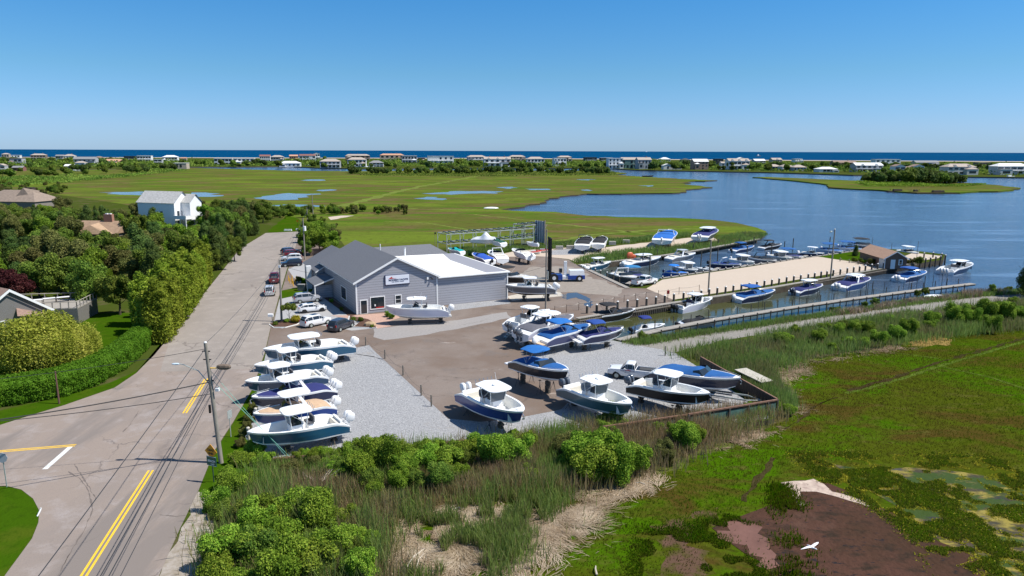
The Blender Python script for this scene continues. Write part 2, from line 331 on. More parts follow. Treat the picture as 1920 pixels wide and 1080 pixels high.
islet = PX([(1411, 331.5), (1440, 331), (1500, 333.5), (1560, 336), (1610, 338), (1700, 338), (1815, 342), (1880, 347), (1914, 351), (1885, 356), (1800, 360), (1720, 360), (1650, 355), (1580, 352), (1552, 350), (1545, 344), (1500, 339), (1440, 334)])
sheet('marsh_islet', islet, -.35, marshM, 1.4, amp=1.2, step=12)

# surfaces of the yard, a few millimetres apart
road = PX([(-500, 860), (0, 797), (60, 778), (120, 760), (215, 727), (255, 700), (290, 665), (322, 626), (375, 560), (415, 510), (450, 466), (498, 437), (563, 434), (566, 452), (552, 470), (538, 505), (522, 560), (508, 612), (497, 660), (474, 728), (438, 790), (402, 845), (372, 920), (338, 990), (300, 1075), (205, 1300), (60, 1900), (-600, 1900), (-130, 1300), (-20, 1130), (10, 1078), (38, 1040), (60, 1010), (72, 980), (74, 958), (62, 935), (40, 918), (12, 911), (-30, 912), (-500, 990)])
sheet('road', road, .012, asphM)
sheet('gravel_lot', PX([(500, 656), (655, 652), (700, 640), (980, 640), (1000, 610), (1064, 601), (1128, 634), (1166, 642), (1250, 655), (1268, 663), (1312, 690), (1440, 779), (1440, 785), (1290, 803), (1130, 804), (1000, 816), (830, 830), (690, 845), (512, 862), (482, 848), (468, 805), (480, 745)]), .008, gravM)
sheet('yard_asphalt', PX([(563, 436), (540, 505), (508, 614), (498, 662), (655, 655), (692, 647), (704, 660), (840, 785), (900, 791), (960, 786), (1052, 768), (1075, 745), (1060, 700), (985, 655), (958, 632), (1010, 612), (1050, 602), (1085, 598.5), (1256, 570), (1262, 561), (1212, 541), (1172, 539.5), (1084, 498), (1066, 487), (1000, 478), (880, 488), (840, 475), (655, 476), (620, 470)]), .016, yardM)
sheet('yard_patch', PX([(700, 616), (860, 600), (950, 585), (960, 596), (880, 612), (800, 628), (720, 638), (700, 632)]), .022, mat('worn_asphalt', (.27, .25, .235), .9, noise=.12, scale=3), amp=.25, step=2)
sheet('worn_yard', PX([(960, 520), (1000, 500), (1070, 500), (1110, 520), (1172, 541), (1160, 556), (1060, 548), (1000, 545), (960, 540)]), .019, mat('pale_worn_asphalt', (.25, .215, .18), .9, noise=.15, scale=1.2), amp=.6, step=1.5)
sheet('parking_bays', PX([(540, 505), (562, 538), (528, 545), (515, 600), (508, 612), (530, 616), (566, 604), (660, 620), (700, 616), (672, 600), (668, 591), (600, 546), (570, 492)]), .020, mat('parking_asphalt', (.33, .325, .32), .9, noise=.12, scale=5))
sheet('wall_gravel', PX([(850, 571), (951, 561), (958, 569), (845, 583)]), .026, gravM)
sheet('sand_lot', PX([(1212, 541), (1262, 562), (1400, 541), (1560, 513), (1650, 500), (1640, 494), (1530, 481), (1400, 501), (1242, 524.5)]), .020, sandM)
sheet('hut_lawn', PX([(1534, 481), (1610, 470), (1650, 470), (1690, 494), (1652, 500)]), .024, lawnM, amp=.3)
sheet('dock_end_path', PX([(1690, 494), (1760, 484), (1764, 480), (1712, 474), (1650, 499), (1560, 514), (1566, 520), (1640, 506)]), .028, sandM)
sheet('sand_road', PX([(985, 468), (1045, 464), (1110, 467), (1200, 456), (1290, 446), (1338, 446), (1352, 451), (1250, 463), (1130, 478), (1082, 492), (1066, 486), (1000, 480), (890, 484)]), .030, sandM, amp=.4)
sheet('boat_gravel', PX([(1030, 470), (1085, 464), (1125, 468), (1095, 478), (1035, 478)]), .036, gravM, amp=.3)
sheet('concrete_pad', PX([(1000, 545), (1050, 548), (1058, 555), (960, 564), (950, 556)]), .024, concM)
sheet('path', PX([(1166, 643), (1290, 628), (1450, 606), (1600, 584), (1760, 563), (1830, 556), (1920, 549), (1920, 566), (1700, 586), (1560, 605), (1450, 624), (1345, 640), (1262, 662), (1240, 655)]), .014, pathM, amp=.5, step=2)
sheet('verge_grass', PX([(500, 668), (474, 730), (438, 792), (404, 845), (372, 922), (384, 985), (450, 900), (512, 864), (482, 850), (468, 806), (480, 748)]), .005, lawnM, amp=0)
sheet('corner_grass', PX([(-30, 913), (12, 912), (40, 919), (62, 936), (73, 958), (71, 980), (59, 1010), (37, 1040), (9, 1078), (-20, 1130), (-300, 1130), (-300, 950)]), .006, lawnM)
sheet('roadside_grass', PX([(-500, 858), (0, 796), (60, 777), (120, 759), (215, 726), (255, 699), (290, 664), (322, 625), (375, 559), (416, 509), (408, 535), (360, 560), (315, 620), (270, 690), (200, 720), (80, 752), (0, 770), (-500, 820)]), .006, lawnM, amp=0)
sheet('garden_lawn', PX([(-100, 640), (0, 720), (90, 700), (200, 680), (285, 635), (260, 585), (150, 590), (60, 640)]), .004, lawnM)
sheet('gravel_shoulder', PX([(372, 922), (340, 990), (302, 1074), (240, 1200), (330, 1200), (385, 1080), (400, 1000), (400, 930)]), .007, mat('shoulder_soil', (.22, .18, .13), .95, noise=.1, scale=1.5, col2=(.36, .32, .28)), amp=.3, step=1.5)
sheet('brick_walk', PX([(618, 592), (668, 591), (740, 586), (750, 596), (726, 604), (733, 612), (704, 617), (694, 606), (672, 600), (655, 597)]), .030, brickM)
sheet('parking_lawn', PX([(528, 545), (562, 538), (566, 520), (590, 530), (585, 547), (548, 556), (524, 561)]), .028, lawnM)
sheet('planting_bed', PX([(592, 548), (600, 546), (668, 591), (655, 594)]), .032, mulchM)
sheet('puddle', PX([(1050, 553), (1082, 548), (1102, 558), (1112, 566), (1108, 577), (1096, 573), (1098, 564), (1080, 558), (1064, 562)]), .026, mat('puddle_water', (.06, .055, .05), .04, .6), amp=.3, step=1)
sheet('end_clearing', PX([(500, 436), (563, 433), (560, 410), (540, 404), (530, 412)]), .010, lawnM, amp=.4)
sheet('shore_sand', PX([(620, 410), (650, 405), (665, 402), (640, 402), (615, 405)]), MZ+.03, sandM, amp=.4)

def pond(l, s=1, z=MZ+.03): return sheet('pond', PX(l, z), z, pondM, amp=2.0, step=6, seed=s)
pond([(185, 361), (220, 360), (262, 359), (270, 363), (262, 366), (215, 364)], 1); pond([(360, 361), (395, 362), (420, 366), (398, 369), (365, 369)], 2)
pond([(475, 371), (500, 367), (540, 362), (600, 363), (575, 368), (558, 371), (560, 374), (505, 375)], 3); pond([(492, 385), (540, 383), (580, 384), (610, 386), (605, 388), (540, 388)], 4)
pond([(570, 336.5), (605, 336.5), (600, 339), (575, 339)], 5); pond([(597, 356), (622, 355), (628, 357), (605, 358.5)], 6); pond([(790, 362.5), (820, 361), (858, 358), (905, 358), (945, 359), (930, 363), (880, 363), (845, 365), (810, 364)], 7)
pond([(775, 372), (800, 369), (835, 372), (830, 375), (800, 374)], 8); pond([(930, 351), (960, 350), (972, 352), (945, 354)], 9); pond([(983, 354), (1030, 354), (1034, 356), (990, 356)], 10)
pond([(1080, 336.5), (1112, 336), (1100, 338.5)], 11); pond([(1195, 348), (1225, 347.5), (1215, 350)], 12); pond([(1088, 356), (1108, 355), (1106, 358)], 13); pond([(1132, 449.5), (1148, 449.5), (1146, 453), (1135, 453)], 14)

# mud flats at lower right
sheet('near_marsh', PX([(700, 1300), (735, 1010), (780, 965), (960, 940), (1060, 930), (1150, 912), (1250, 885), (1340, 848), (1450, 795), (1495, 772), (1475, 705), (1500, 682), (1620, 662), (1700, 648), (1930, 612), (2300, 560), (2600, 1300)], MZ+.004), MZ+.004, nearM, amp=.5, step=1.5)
pkM = ground_mat('pink_flat', [((.10, .06, .04), 1, 0, 1, None), ((.05, .06, .006), .5, .42, .56, None), ((.14, .075, .06), .8, .55, .7, None)], rough=1, bump=.5, spec=0)
sheet('thin_marsh', PX([(1215, 985), (1300, 960), (1350, 950), (1330, 990), (1300, 1010), (1330, 1060), (1320, 1200), (1220, 1200), (1240, 1060)], MZ+.01), MZ+.01, pkM, amp=.8, step=.8)
z = MZ+.02
sheet('wet_flat', PX([(1560, 870), (1660, 880), (1750, 880), (1860, 895), (2000, 930), (2050, 1200), (1850, 1250), (1780, 1040), (1700, 960), (1640, 925), (1600, 900)], z), z, wetM, amp=.5, step=1.5)
sheet('mud_flat', PX([(1335, 990), (1370, 975), (1410, 960), (1450, 945), (1465, 925), (1500, 900), (1550, 905), (1600, 925), (1640, 945), (1700, 985), (1800, 1030), (1900, 1080), (1980, 1200), (1600, 1300), (1440, 1130), (1445, 1062), (1400, 1040), (1365, 1015)], z), z+.01, mudM, amp=.45, step=1.2)
sheet('scum_bank', PX([(1464, 905), (1490, 902), (1525, 898), (1545, 908), (1560, 922), (1620, 940), (1632, 952), (1570, 932), (1530, 922), (1500, 922), (1498, 938), (1515, 950), (1480, 944), (1470, 925)], z), z+.02, scumM, amp=.2, step=.7)
sheet('pink_mud', PX([(1345, 995), (1380, 978), (1410, 980), (1440, 1010), (1452, 1050), (1462, 1062), (1440, 1068), (1405, 1040), (1370, 1018)], z), z+.016, mat('pink_mud', (.15, .078, .062), .8, .1, noise=.15, scale=.6, bump=.3), amp=.7, step=.6)
def ditch(l, wd, s):
    pts = PX(l, z); L_, R_ = [], []
    for i, p in enumerate(pts):
        d = (pts[min(i+1, len(pts)-1)]-pts[max(i-1, 0)]).normalized(); n = Vector((-d.y, d.x, 0)); L_.append(p+n*wd/2); R_.append(p-n*wd/2)
    sheet('ditch', L_+R_[::-1], z+.004, mat('ditch_mud', (.045, .035, .015), 1, 0, noise=.4, scale=1.5), amp=.22, step=.8, seed=s)
ditch([(1945, 628), (1900, 640), (1850, 655), (1800, 668), (1750, 683), (1700, 700), (1650, 716), (1590, 733)], .5, 1)
ditch([(1450, 858), (1440, 880), (1415, 905), (1395, 940)], .45, 3); ditch([(1570, 745), (1540, 755), (1500, 785), (1470, 805)], .25, 4)
sheet('yellow_stain', PX([(1700, 648), (1725, 635), (1760, 625), (1785, 640), (1775, 648), (1720, 649)], z), z, mat('dry_yellow_marsh', (.24, .165, .055), 1, 0, noise=.3, scale=2), amp=.5, step=1)

def strip_on(name, l, wd, m, zz, s=1, am=.15, st=.8, kind='structure'):
    pts = PX(l, zz); L_, R_ = [], []
    for i, p in enumerate(pts):
        d = (pts[min(i+1, len(pts)-1)]-pts[max(i-1, 0)]).normalized(); n = Vector((-d.y, d.x, 0)); L_.append(p+n*wd/2); R_.append(p-n*wd/2)
    sheet(name, L_+R_[::-1], zz, m, amp=am, step=st, seed=s)
TRK = mat('pale_ditch_grass', (.13, .165, .035), 1, 0, noise=.25, scale=.3)
for k, (l, wd) in enumerate([([(640, 387), (680, 376), (778, 352), (889, 331), (960, 326)], 5), ([(948, 372), (1012, 371.5)], 3), ([(752, 391), (838, 393), (925, 393.5)], 2.5), ([(1015, 458), (1100, 441), (1250, 429), (1340, 429)], 2), ([(890, 402), (1000, 414), (1120, 428), (1240, 442)], 1.8), ([(490, 349), (640, 344), (800, 338)], 5), ([(160, 345), (330, 340), (480, 333)], 5), ([(900, 345), (1020, 340), (1150, 338)], 4),
        ([(720, 415), (800, 418), (880, 431)], 1.5), ([(1948, 633), (1900, 646), (1800, 675), (1750, 690), (1700, 707), (1650, 722), (1585, 737)], .55), ([(1940, 735), (1860, 708), (1800, 695), (1770, 688)], .5), ([(1760, 672), (1700, 664), (1640, 655)], .35)]): strip_on('marsh_ditch_edge', l, wd, TRK if k < 9 else mat('near_ditch_grass', (.07, .105, .015), 1, 0, noise=.35, scale=1), MZ+.02, k, wd*.2, wd*1.2)
sheet('road_resurfaced', PX([(300, 697), (322, 626), (376, 560), (416, 510), (451, 466), (499, 437.5), (562, 434.5), (565, 452), (551, 470), (537, 505), (521, 560), (507, 612), (496, 660), (486, 690), (400, 695)]), .015, ground_mat('older_asphalt', [((.275, .24, .21), 1, 0, 1, None), ((.235, .205, .18), .1, .5, .66, (1, .3, 1, .25)), ((.33, .29, .255), .5, .5, .75, None), ((.20, .175, .155), 14, .5, .8, None)], bump=.15, bscale=25, crack=((.12, .10, .09), .09, .012)))
CRK = mat('crack_sealer', (.14, .115, .10), .8)
for k, l in enumerate([[(128, 884), (150, 897), (166, 920), (174, 955), (160, 990), (135, 1030), (108, 1080)], [(300, 965), (330, 968), (348, 966)], [(230, 810), (245, 795), (260, 770)], [(180, 935), (140, 870), (90, 905)][:2], [(640, 660), (700, 668), (760, 690)], [(860, 610), (900, 603), (915, 598)]]): strip_on('road_crack', l, .05, CRK, .024, k, .05, .35)
# road paint
def stripe(name, a, c, wd, m, off=0, zz=.018):
    a, c = G(*a), G(*c); d = (c-a).normalized(); n = Vector((-d.y, d.x, 0))
    return sheet(name, [a+n*(off-wd/2), a+n*(off+wd/2), c+n*(off+wd/2), c+n*(off-wd/2)], zz, m)
for o_ in (-.16, .16):
    stripe('road_marking', (283, 882), (157, 1080), .16, YEL, o_); stripe('road_marking', (157, 1080), (20, 1300), .16, YEL, o_)
    stripe('road_marking', (387, 710), (346, 775), .16, YEL, o_*.9); stripe('road_marking', (142, 835), (-140, 858), .16, YEL, o_)
stripe('road_marking', (132, 838), (84, 880), .42, RW)

# ------------------------------------------------------------------ vegetation
def np_mesh(name, V, Q, tint, m, parent=None, smooth=False):
    me = bpy.data.meshes.new(name); nv, nq = len(V), len(Q); k = Q.shape[1]
    me.vertices.add(nv); me.vertices.foreach_set('co', V.astype(np.float32).ravel())
    me.loops.add(nq*k); me.loops.foreach_set('vertex_index', Q.astype(np.int32).ravel())
    me.polygons.add(nq); me.polygons.foreach_set('loop_start', np.arange(0, nq*k, k, dtype=np.int32))
    try: me.polygons.foreach_set('loop_total', np.full(nq, k, dtype=np.int32))
    except Exception: pass
    me.update(calc_edges=True); at = me.attributes.new('tint', 'FLOAT', 'POINT'); at.data.foreach_set('value', tint.astype(np.float32))
    me.materials.append(m); o = bpy.data.objects.new(name, me); sc.collection.objects.link(o)
    if parent: o.parent = parent
    return o
def leaves(C, size, tint, aspect=.6, up=0.3, N=None):
    n = len(C); a = rng.normal(size=(n, 3)); a /= np.linalg.norm(a, axis=1)[:, None]
    nn = rng.normal(size=(n, 3))
    if N is not None: nn = nn*.7+N*1.0
    nn[:, 2] += up; nn /= np.linalg.norm(nn, axis=1)[:, None]
    t = np.cross(nn, a); t /= np.linalg.norm(t, axis=1)[:, None]+1e-9; u = np.cross(nn, t)
    s = size*(.6+.8*rng.random(n))[:, None]
    V = np.stack([C+t*s, C+u*s*aspect, C-t*s, C-u*s*aspect], 1).reshape(-1, 3)
    return V, np.arange(4*n).reshape(-1, 4), np.repeat(tint, 4)
def blob_cloud(blobs, n, size, core=.7, jit=.18, up=.3, aspect=.6, tv=.3):
    blobs = np.array(blobs, float); wt = blobs[:, 3]**2; wt /= wt.sum(); k = rng.choice(len(blobs), n*2, p=wt)
    d = rng.normal(size=(n*2, 3)); d /= np.linalg.norm(d, axis=1)[:, None]
    rad = blobs[k, 3]*(1-np.abs(rng.normal(size=n*2))*jit+.08*rng.random(n*2)); C = blobs[k, :3]+d*rad[:, None]
    keep = np.ones(n*2, bool)
    for b in blobs: keep &= ~(np.linalg.norm(C-b[:3], axis=1) < b[3]*.62)
    C, k, d = C[keep][:n], k[keep][:n], d[keep][:n]
    bt = rng.random(len(blobs)); tint = np.clip(.5+(bt[k]-.5)*.7+rng.normal(size=len(C))*tv, 0, 1)
    return (*leaves(C, size, tint, aspect, up, d), blobs)
ICO = None
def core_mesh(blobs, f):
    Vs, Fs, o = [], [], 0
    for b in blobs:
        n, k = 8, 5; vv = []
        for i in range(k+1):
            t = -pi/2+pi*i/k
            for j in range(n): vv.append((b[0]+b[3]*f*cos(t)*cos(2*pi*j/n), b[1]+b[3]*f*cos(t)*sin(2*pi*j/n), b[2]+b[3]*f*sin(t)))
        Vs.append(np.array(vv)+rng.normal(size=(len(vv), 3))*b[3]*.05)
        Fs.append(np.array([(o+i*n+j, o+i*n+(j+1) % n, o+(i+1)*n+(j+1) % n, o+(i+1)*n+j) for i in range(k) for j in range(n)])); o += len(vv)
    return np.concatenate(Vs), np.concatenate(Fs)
def crown(name, blobs, n, size, m, parent, core=.68, **kw):
    V, Q, T, B = blob_cloud(blobs, n, size, **kw)
    if core:
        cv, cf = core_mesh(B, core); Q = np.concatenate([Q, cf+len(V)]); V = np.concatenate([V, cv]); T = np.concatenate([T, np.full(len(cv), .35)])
    return np_mesh(name, V, Q, T, m, parent)
LM = dict(dark=leaf_mat('leaf_dark_cedar', (.04, .075, .018), (.085, .135, .03), (.14, .19, .045)),
    mid=leaf_mat('leaf_mid', (.065, .115, .018), (.14, .21, .028), (.24, .30, .05)),
    bright=leaf_mat('leaf_bright', (.075, .145, .012), (.17, .28, .025), (.31, .42, .05)),
    olive=leaf_mat('leaf_olive', (.08, .09, .025), (.15, .155, .04), (.22, .21, .07)),
    arbor=leaf_mat('leaf_arborvitae', (.11, .16, .015), (.22, .29, .025), (.34, .40, .045)),
    willow=leaf_mat('leaf_willow', (.22, .28, .03), (.40, .46, .06), (.56, .58, .11)),
    hedge=leaf_mat('leaf_hedge', (.06, .17, .010), (.10, .25, .015), (.15, .32, .025)),
    purple=leaf_mat('leaf_purple', (.03, .008, .012), (.06, .015, .02), (.09, .03, .03)),
    reed=leaf_mat('reed_blades', (.32, .22, .14), (.27, .22, .10), (.20, .30, .06), trans=.45, objvar=0),
    reedg=leaf_mat('reed_green', (.22, .21, .09), (.15, .25, .05), (.24, .32, .09), trans=.45, objvar=0),
    grass=leaf_mat('marsh_blades', (.085, .062, .012), (.08, .11, .005), (.068, .155, .001), trans=.5, objvar=0),
    tuft=leaf_mat('tuft_blades', (.11, .085, .02), (.10, .135, .012), (.10, .18, .006), trans=.5, objvar=0),
    straw=leaf_mat('dead_straw', (.18, .12, .075), (.34, .25, .165), (.50, .40, .30), trans=.1, objvar=0),
    yellow=leaf_mat('leaf_yellow', (.25, .22, .02), (.42, .36, .03), (.5, .45, .06)))
TRUNK = mat('bark', (.09, .07, .05), .95, noise=.3, scale=4)
def trunk(parent, h, r, limbs, m=TRUNK):
    b = MB(); b.tube([(0, 0, -.3), (.05*h, 0, h*.5), (0, .03*h, h)], r, m, 6, r*.35)
    for i in range(limbs):
        a = 2.4*i; z0 = h*(.35+.1*(i % 4)); q = h*.35
        b.tube([(0, 0, z0), (q*.5*cos(a), q*.5*sin(a), z0+q*.3), (q*cos(a), q*sin(a), z0+q*.7)], r*.4, m, 5, r*.1)
    return b.build('trunk', parent)
def rblobs(n, R_, zc, zr, r0, r1, seed):
    g = random.Random(seed); out = [(0, 0, zc, R_*.62)]
    for i in range(n):
        a = g.uniform(0, 2*pi); q = R_*g.uniform(.35, .8); z_ = zc+g.uniform(-zr, zr)
        out.append((q*cos(a), q*sin(a), z_, R_*g.uniform(r0, r1)))
    return out
def make_tree(kind, seed=0, hide=True):
    t = thing({'cedar': 'cedar_tree', 'arbor': 'arborvitae_tree', 'shrub': 'shrub', 'round': 'broadleaf_tree', 'tall': 'pine_tree', 'bright': 'broadleaf_tree', 'purple': 'purple_tree', 'olive': 'olive_tree', 'dshrub': 'shrub', 'far': 'coastal_tree', 'fard': 'cedar_tree', 'low': 'shrub'}[kind], 'tree', 'tree', (0, -500, 0))
    if kind in ('round', 'bright', 'purple', 'olive'):
        m = {'round': 'mid', 'bright': 'bright', 'purple': 'purple', 'olive': 'olive'}[kind]
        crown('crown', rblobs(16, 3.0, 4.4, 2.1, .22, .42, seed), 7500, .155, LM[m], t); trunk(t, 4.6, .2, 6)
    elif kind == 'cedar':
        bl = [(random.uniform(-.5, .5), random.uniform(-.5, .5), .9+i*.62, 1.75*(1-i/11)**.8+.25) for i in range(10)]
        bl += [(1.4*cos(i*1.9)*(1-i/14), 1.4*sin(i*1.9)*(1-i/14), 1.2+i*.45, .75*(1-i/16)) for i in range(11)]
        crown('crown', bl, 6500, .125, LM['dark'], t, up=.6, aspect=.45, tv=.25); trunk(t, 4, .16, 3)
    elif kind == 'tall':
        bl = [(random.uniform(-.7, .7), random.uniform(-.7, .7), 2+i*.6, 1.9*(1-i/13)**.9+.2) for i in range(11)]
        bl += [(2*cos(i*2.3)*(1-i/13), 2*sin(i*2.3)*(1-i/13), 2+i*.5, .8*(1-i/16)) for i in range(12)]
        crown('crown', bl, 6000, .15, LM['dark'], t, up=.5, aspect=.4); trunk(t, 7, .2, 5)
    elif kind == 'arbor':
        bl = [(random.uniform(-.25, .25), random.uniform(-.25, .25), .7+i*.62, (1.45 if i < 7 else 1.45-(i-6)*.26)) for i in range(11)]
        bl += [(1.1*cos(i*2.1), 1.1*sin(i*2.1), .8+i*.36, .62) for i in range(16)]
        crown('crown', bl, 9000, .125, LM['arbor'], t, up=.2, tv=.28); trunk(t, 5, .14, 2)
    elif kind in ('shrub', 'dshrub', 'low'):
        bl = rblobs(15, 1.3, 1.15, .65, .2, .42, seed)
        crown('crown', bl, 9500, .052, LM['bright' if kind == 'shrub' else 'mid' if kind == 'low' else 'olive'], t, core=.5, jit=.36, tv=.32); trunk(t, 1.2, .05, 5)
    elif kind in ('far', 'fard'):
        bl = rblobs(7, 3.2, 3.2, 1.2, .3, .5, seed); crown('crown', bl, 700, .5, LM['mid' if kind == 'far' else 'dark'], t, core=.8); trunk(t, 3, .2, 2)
    return t
PROTO = {}
first = {}
for k, c in dict(cedar=2, arbor=2, shrub=4, round=3, tall=2, bright=2, purple=1, olive=2, dshrub=2, far=2, fard=2, low=2).items():
    PROTO[k] = [make_tree(k, 11+i*7+len(k)) for i in range(c)]; first[k] = [True]*c
def plant(kind, p, s=1.0, label='', group=None, cat='tree', sz=None, rz=None):
    i = random.randrange(len(PROTO[kind])); src = PROTO[kind][i]
    rz = random.uniform(0, 6.28) if rz is None else rz; scl = (s*random.uniform(.92, 1.08), s*random.uniform(.92, 1.08), s*(sz or random.uniform(.9, 1.1)))
    if first[kind][i]:
        first[kind][i] = False; o = src; o.location = p; o.rotation_euler = (0, 0, rz); o.scale = scl
    else: o = dup(src, p, rz, scl)
    o['label'] = label; o['category'] = cat
    if group: o['group'] = group
    elif 'group' in o.keys(): del o['group']
    return o
def proj(p):
    x, y, z = p[0], p[1], p[2]-H; f = y*cp-z*sp; b = y*sp+z*cp; a = x; a, b = a*cr+b*sr, b*cr-a*sr
    return 960+F*a/f, 540-F*b/f
def ceil_scale(x, y, s, hh=6.5):          # keep the wood low where the photo sees a roof over it
    for k in range(12):
        u, v = proj((x, y, hh*s)); lim = 0
        if u < 118: lim = 386
        elif 125 < u < 250: lim = 442 if y < G(190, 450).y else 398
        elif 255 < u < 300: lim = 406
        elif 300 <= u < 385: lim = 424
        if v >= lim: return s
        s *= .92
    return s
def inside(X, Y, poly):
    r = np.zeros(len(X), bool); n = len(poly); j = n-1
    for i in range(n):
        xi, yi, xj, yj = poly[i][0], poly[i][1], poly[j][0], poly[j][1]
        c = ((yi > Y) != (yj > Y)) & (X < (xj-xi)*(Y-yi)/((yj-yi) or 1e-9)+xi); r ^= c; j = i
    return r
def scatter(poly, n, r=None):
    r = r or rng; xs = [p[0] for p in poly]; ys = [p[1] for p in poly]; X = np.empty(0); Y = np.empty(0)
    for _ in range(40):
        x = r.uniform(min(xs), max(xs), n*2); y = r.uniform(min(ys), max(ys), n*2); k = inside(x, y, poly)
        X = np.concatenate([X, x[k]]); Y = np.concatenate([Y, y[k]])
        if len(X) >= n: break
    return X[:n], Y[:n]
def vnoise(X, Y, s, seed=0):
    g = np.random.default_rng(seed); T = g.random((64, 64)); x, y = X/s, Y/s; i, j = np.floor(x).astype(int), np.floor(y).astype(int)
    fx, fy = x-i, y-j; fx = fx*fx*(3-2*fx); fy = fy*fy*(3-2*fy); a = lambda p, q: T[p % 64, q % 64]
    return (a(i, j)*(1-fx)+a(i+1, j)*fx)*(1-fy)+(a(i, j+1)*(1-fx)+a(i+1, j+1)*fx)*fy
def blades(name, polys, n, h, wd, m, z=MZ, lean=.25, tint=(.5, .25), label=None, thr=None, seed=5, fade=None, flat=False, hn=6, patch=5, soft=.5, con=1.4):
    X, Y = [], []
    for p in polys: x, y = scatter(p, int(n/len(polys))); X.append(x); Y.append(y)
    X = np.concatenate(X); Y = np.concatenate(Y); X = X+rng.normal(size=len(X))*soft; Y = Y+rng.normal(size=len(Y))*soft
    nz = vnoise(X, Y, patch, seed)*.6+vnoise(X, Y, patch*.3, seed+1)*.4
    if thr: k = nz > thr; X, Y, nz = X[k], Y[k], nz[k]
    k = len(X); hh = h*(.55+.75*rng.random(k))*(.6+.8*vnoise(X, Y, hn, seed+2)); a = rng.uniform(0, 6.28, k); la = rng.uniform(0, 6.28, k) if not flat else vnoise(X, Y, 2.5, seed+9)*9+rng.normal(size=k)*.4
    b0 = np.stack([X, Y, np.full(k, z)], 1); sd = np.stack([np.cos(a), np.sin(a), np.zeros(k)], 1)*(wd/2*(.6+.8*rng.random(k)))[:, None]
    L_ = lean*hh*rng.random(k); ld = np.stack([np.cos(la), np.sin(la), np.zeros(k)], 1)
    if flat: L_ = hh; hz = hh*.12*rng.random(k)+.04; sd = np.stack([-np.sin(la), np.cos(la), np.zeros(k)], 1)*wd/2
    else: hz = hh
    mid = b0+ld*(L_*.35)[:, None]; mid[:, 2] += hz*.55; top = b0+ld*L_[:, None]; top[:, 2] += hz
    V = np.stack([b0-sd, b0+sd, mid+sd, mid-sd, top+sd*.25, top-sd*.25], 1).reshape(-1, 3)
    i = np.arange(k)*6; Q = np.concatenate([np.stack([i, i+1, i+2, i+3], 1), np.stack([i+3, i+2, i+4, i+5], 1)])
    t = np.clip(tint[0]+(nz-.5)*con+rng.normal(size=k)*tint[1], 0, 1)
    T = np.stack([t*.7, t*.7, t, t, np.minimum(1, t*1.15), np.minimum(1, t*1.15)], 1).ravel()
    o = np_mesh(name, V, Q, T, m); o['kind'] = 'stuff'
    if label: o['label'] = label
    o['category'] = 'plants'; return o
def XY(l, z=MZ): return [(p.x, p.y) for p in PX(l, z)]
#@@VEG
# foreground reed belt
reedA = XY([(470, 905), (520, 872), (700, 855), (900, 835), (1050, 818), (1200, 800), (1340, 778), (1440, 763), (1470, 770), (1440, 790), (1370, 820), (1300, 850), (1230, 880), (1150, 905), (1060, 925), (960, 930), (860, 935), (770, 950), (730, 1000), (735, 1090), (700, 1200), (420, 1200), (395, 1080), (400, 980)])
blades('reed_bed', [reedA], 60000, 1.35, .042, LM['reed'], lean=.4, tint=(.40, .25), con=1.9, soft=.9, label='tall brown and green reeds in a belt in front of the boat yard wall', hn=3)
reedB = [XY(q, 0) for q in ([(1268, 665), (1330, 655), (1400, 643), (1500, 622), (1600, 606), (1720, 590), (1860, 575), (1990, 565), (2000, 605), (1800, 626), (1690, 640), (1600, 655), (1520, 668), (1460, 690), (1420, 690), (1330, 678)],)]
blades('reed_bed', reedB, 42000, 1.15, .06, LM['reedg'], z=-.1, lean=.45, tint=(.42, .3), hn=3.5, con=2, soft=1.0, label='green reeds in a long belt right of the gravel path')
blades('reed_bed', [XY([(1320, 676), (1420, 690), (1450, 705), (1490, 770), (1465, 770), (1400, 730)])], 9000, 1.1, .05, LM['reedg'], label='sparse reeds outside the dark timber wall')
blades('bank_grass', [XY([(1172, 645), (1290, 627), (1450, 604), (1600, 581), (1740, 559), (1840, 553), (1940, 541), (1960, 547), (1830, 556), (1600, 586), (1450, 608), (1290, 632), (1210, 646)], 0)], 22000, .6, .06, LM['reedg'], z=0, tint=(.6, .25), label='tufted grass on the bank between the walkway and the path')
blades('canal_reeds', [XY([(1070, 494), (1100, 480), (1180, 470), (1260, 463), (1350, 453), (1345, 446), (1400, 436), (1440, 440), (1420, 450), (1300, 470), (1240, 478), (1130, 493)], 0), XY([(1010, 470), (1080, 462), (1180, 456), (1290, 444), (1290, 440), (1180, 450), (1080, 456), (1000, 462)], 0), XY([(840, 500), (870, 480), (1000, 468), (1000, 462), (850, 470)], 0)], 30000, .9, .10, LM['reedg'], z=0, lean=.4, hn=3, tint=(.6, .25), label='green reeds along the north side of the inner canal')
blades('reed_bed', [XY([(735, 1090), (745, 985), (800, 955), (960, 935), (1070, 925), (1020, 990), (960, 1060), (900, 1090), (840, 1200), (730, 1200)])], 16000, .9, .045, LM['reedg'], lean=.5, tint=(.3, .25), thr=.5, patch=3, con=1.6, soft=1, label='sparse green reeds growing through the flattened dead reeds')
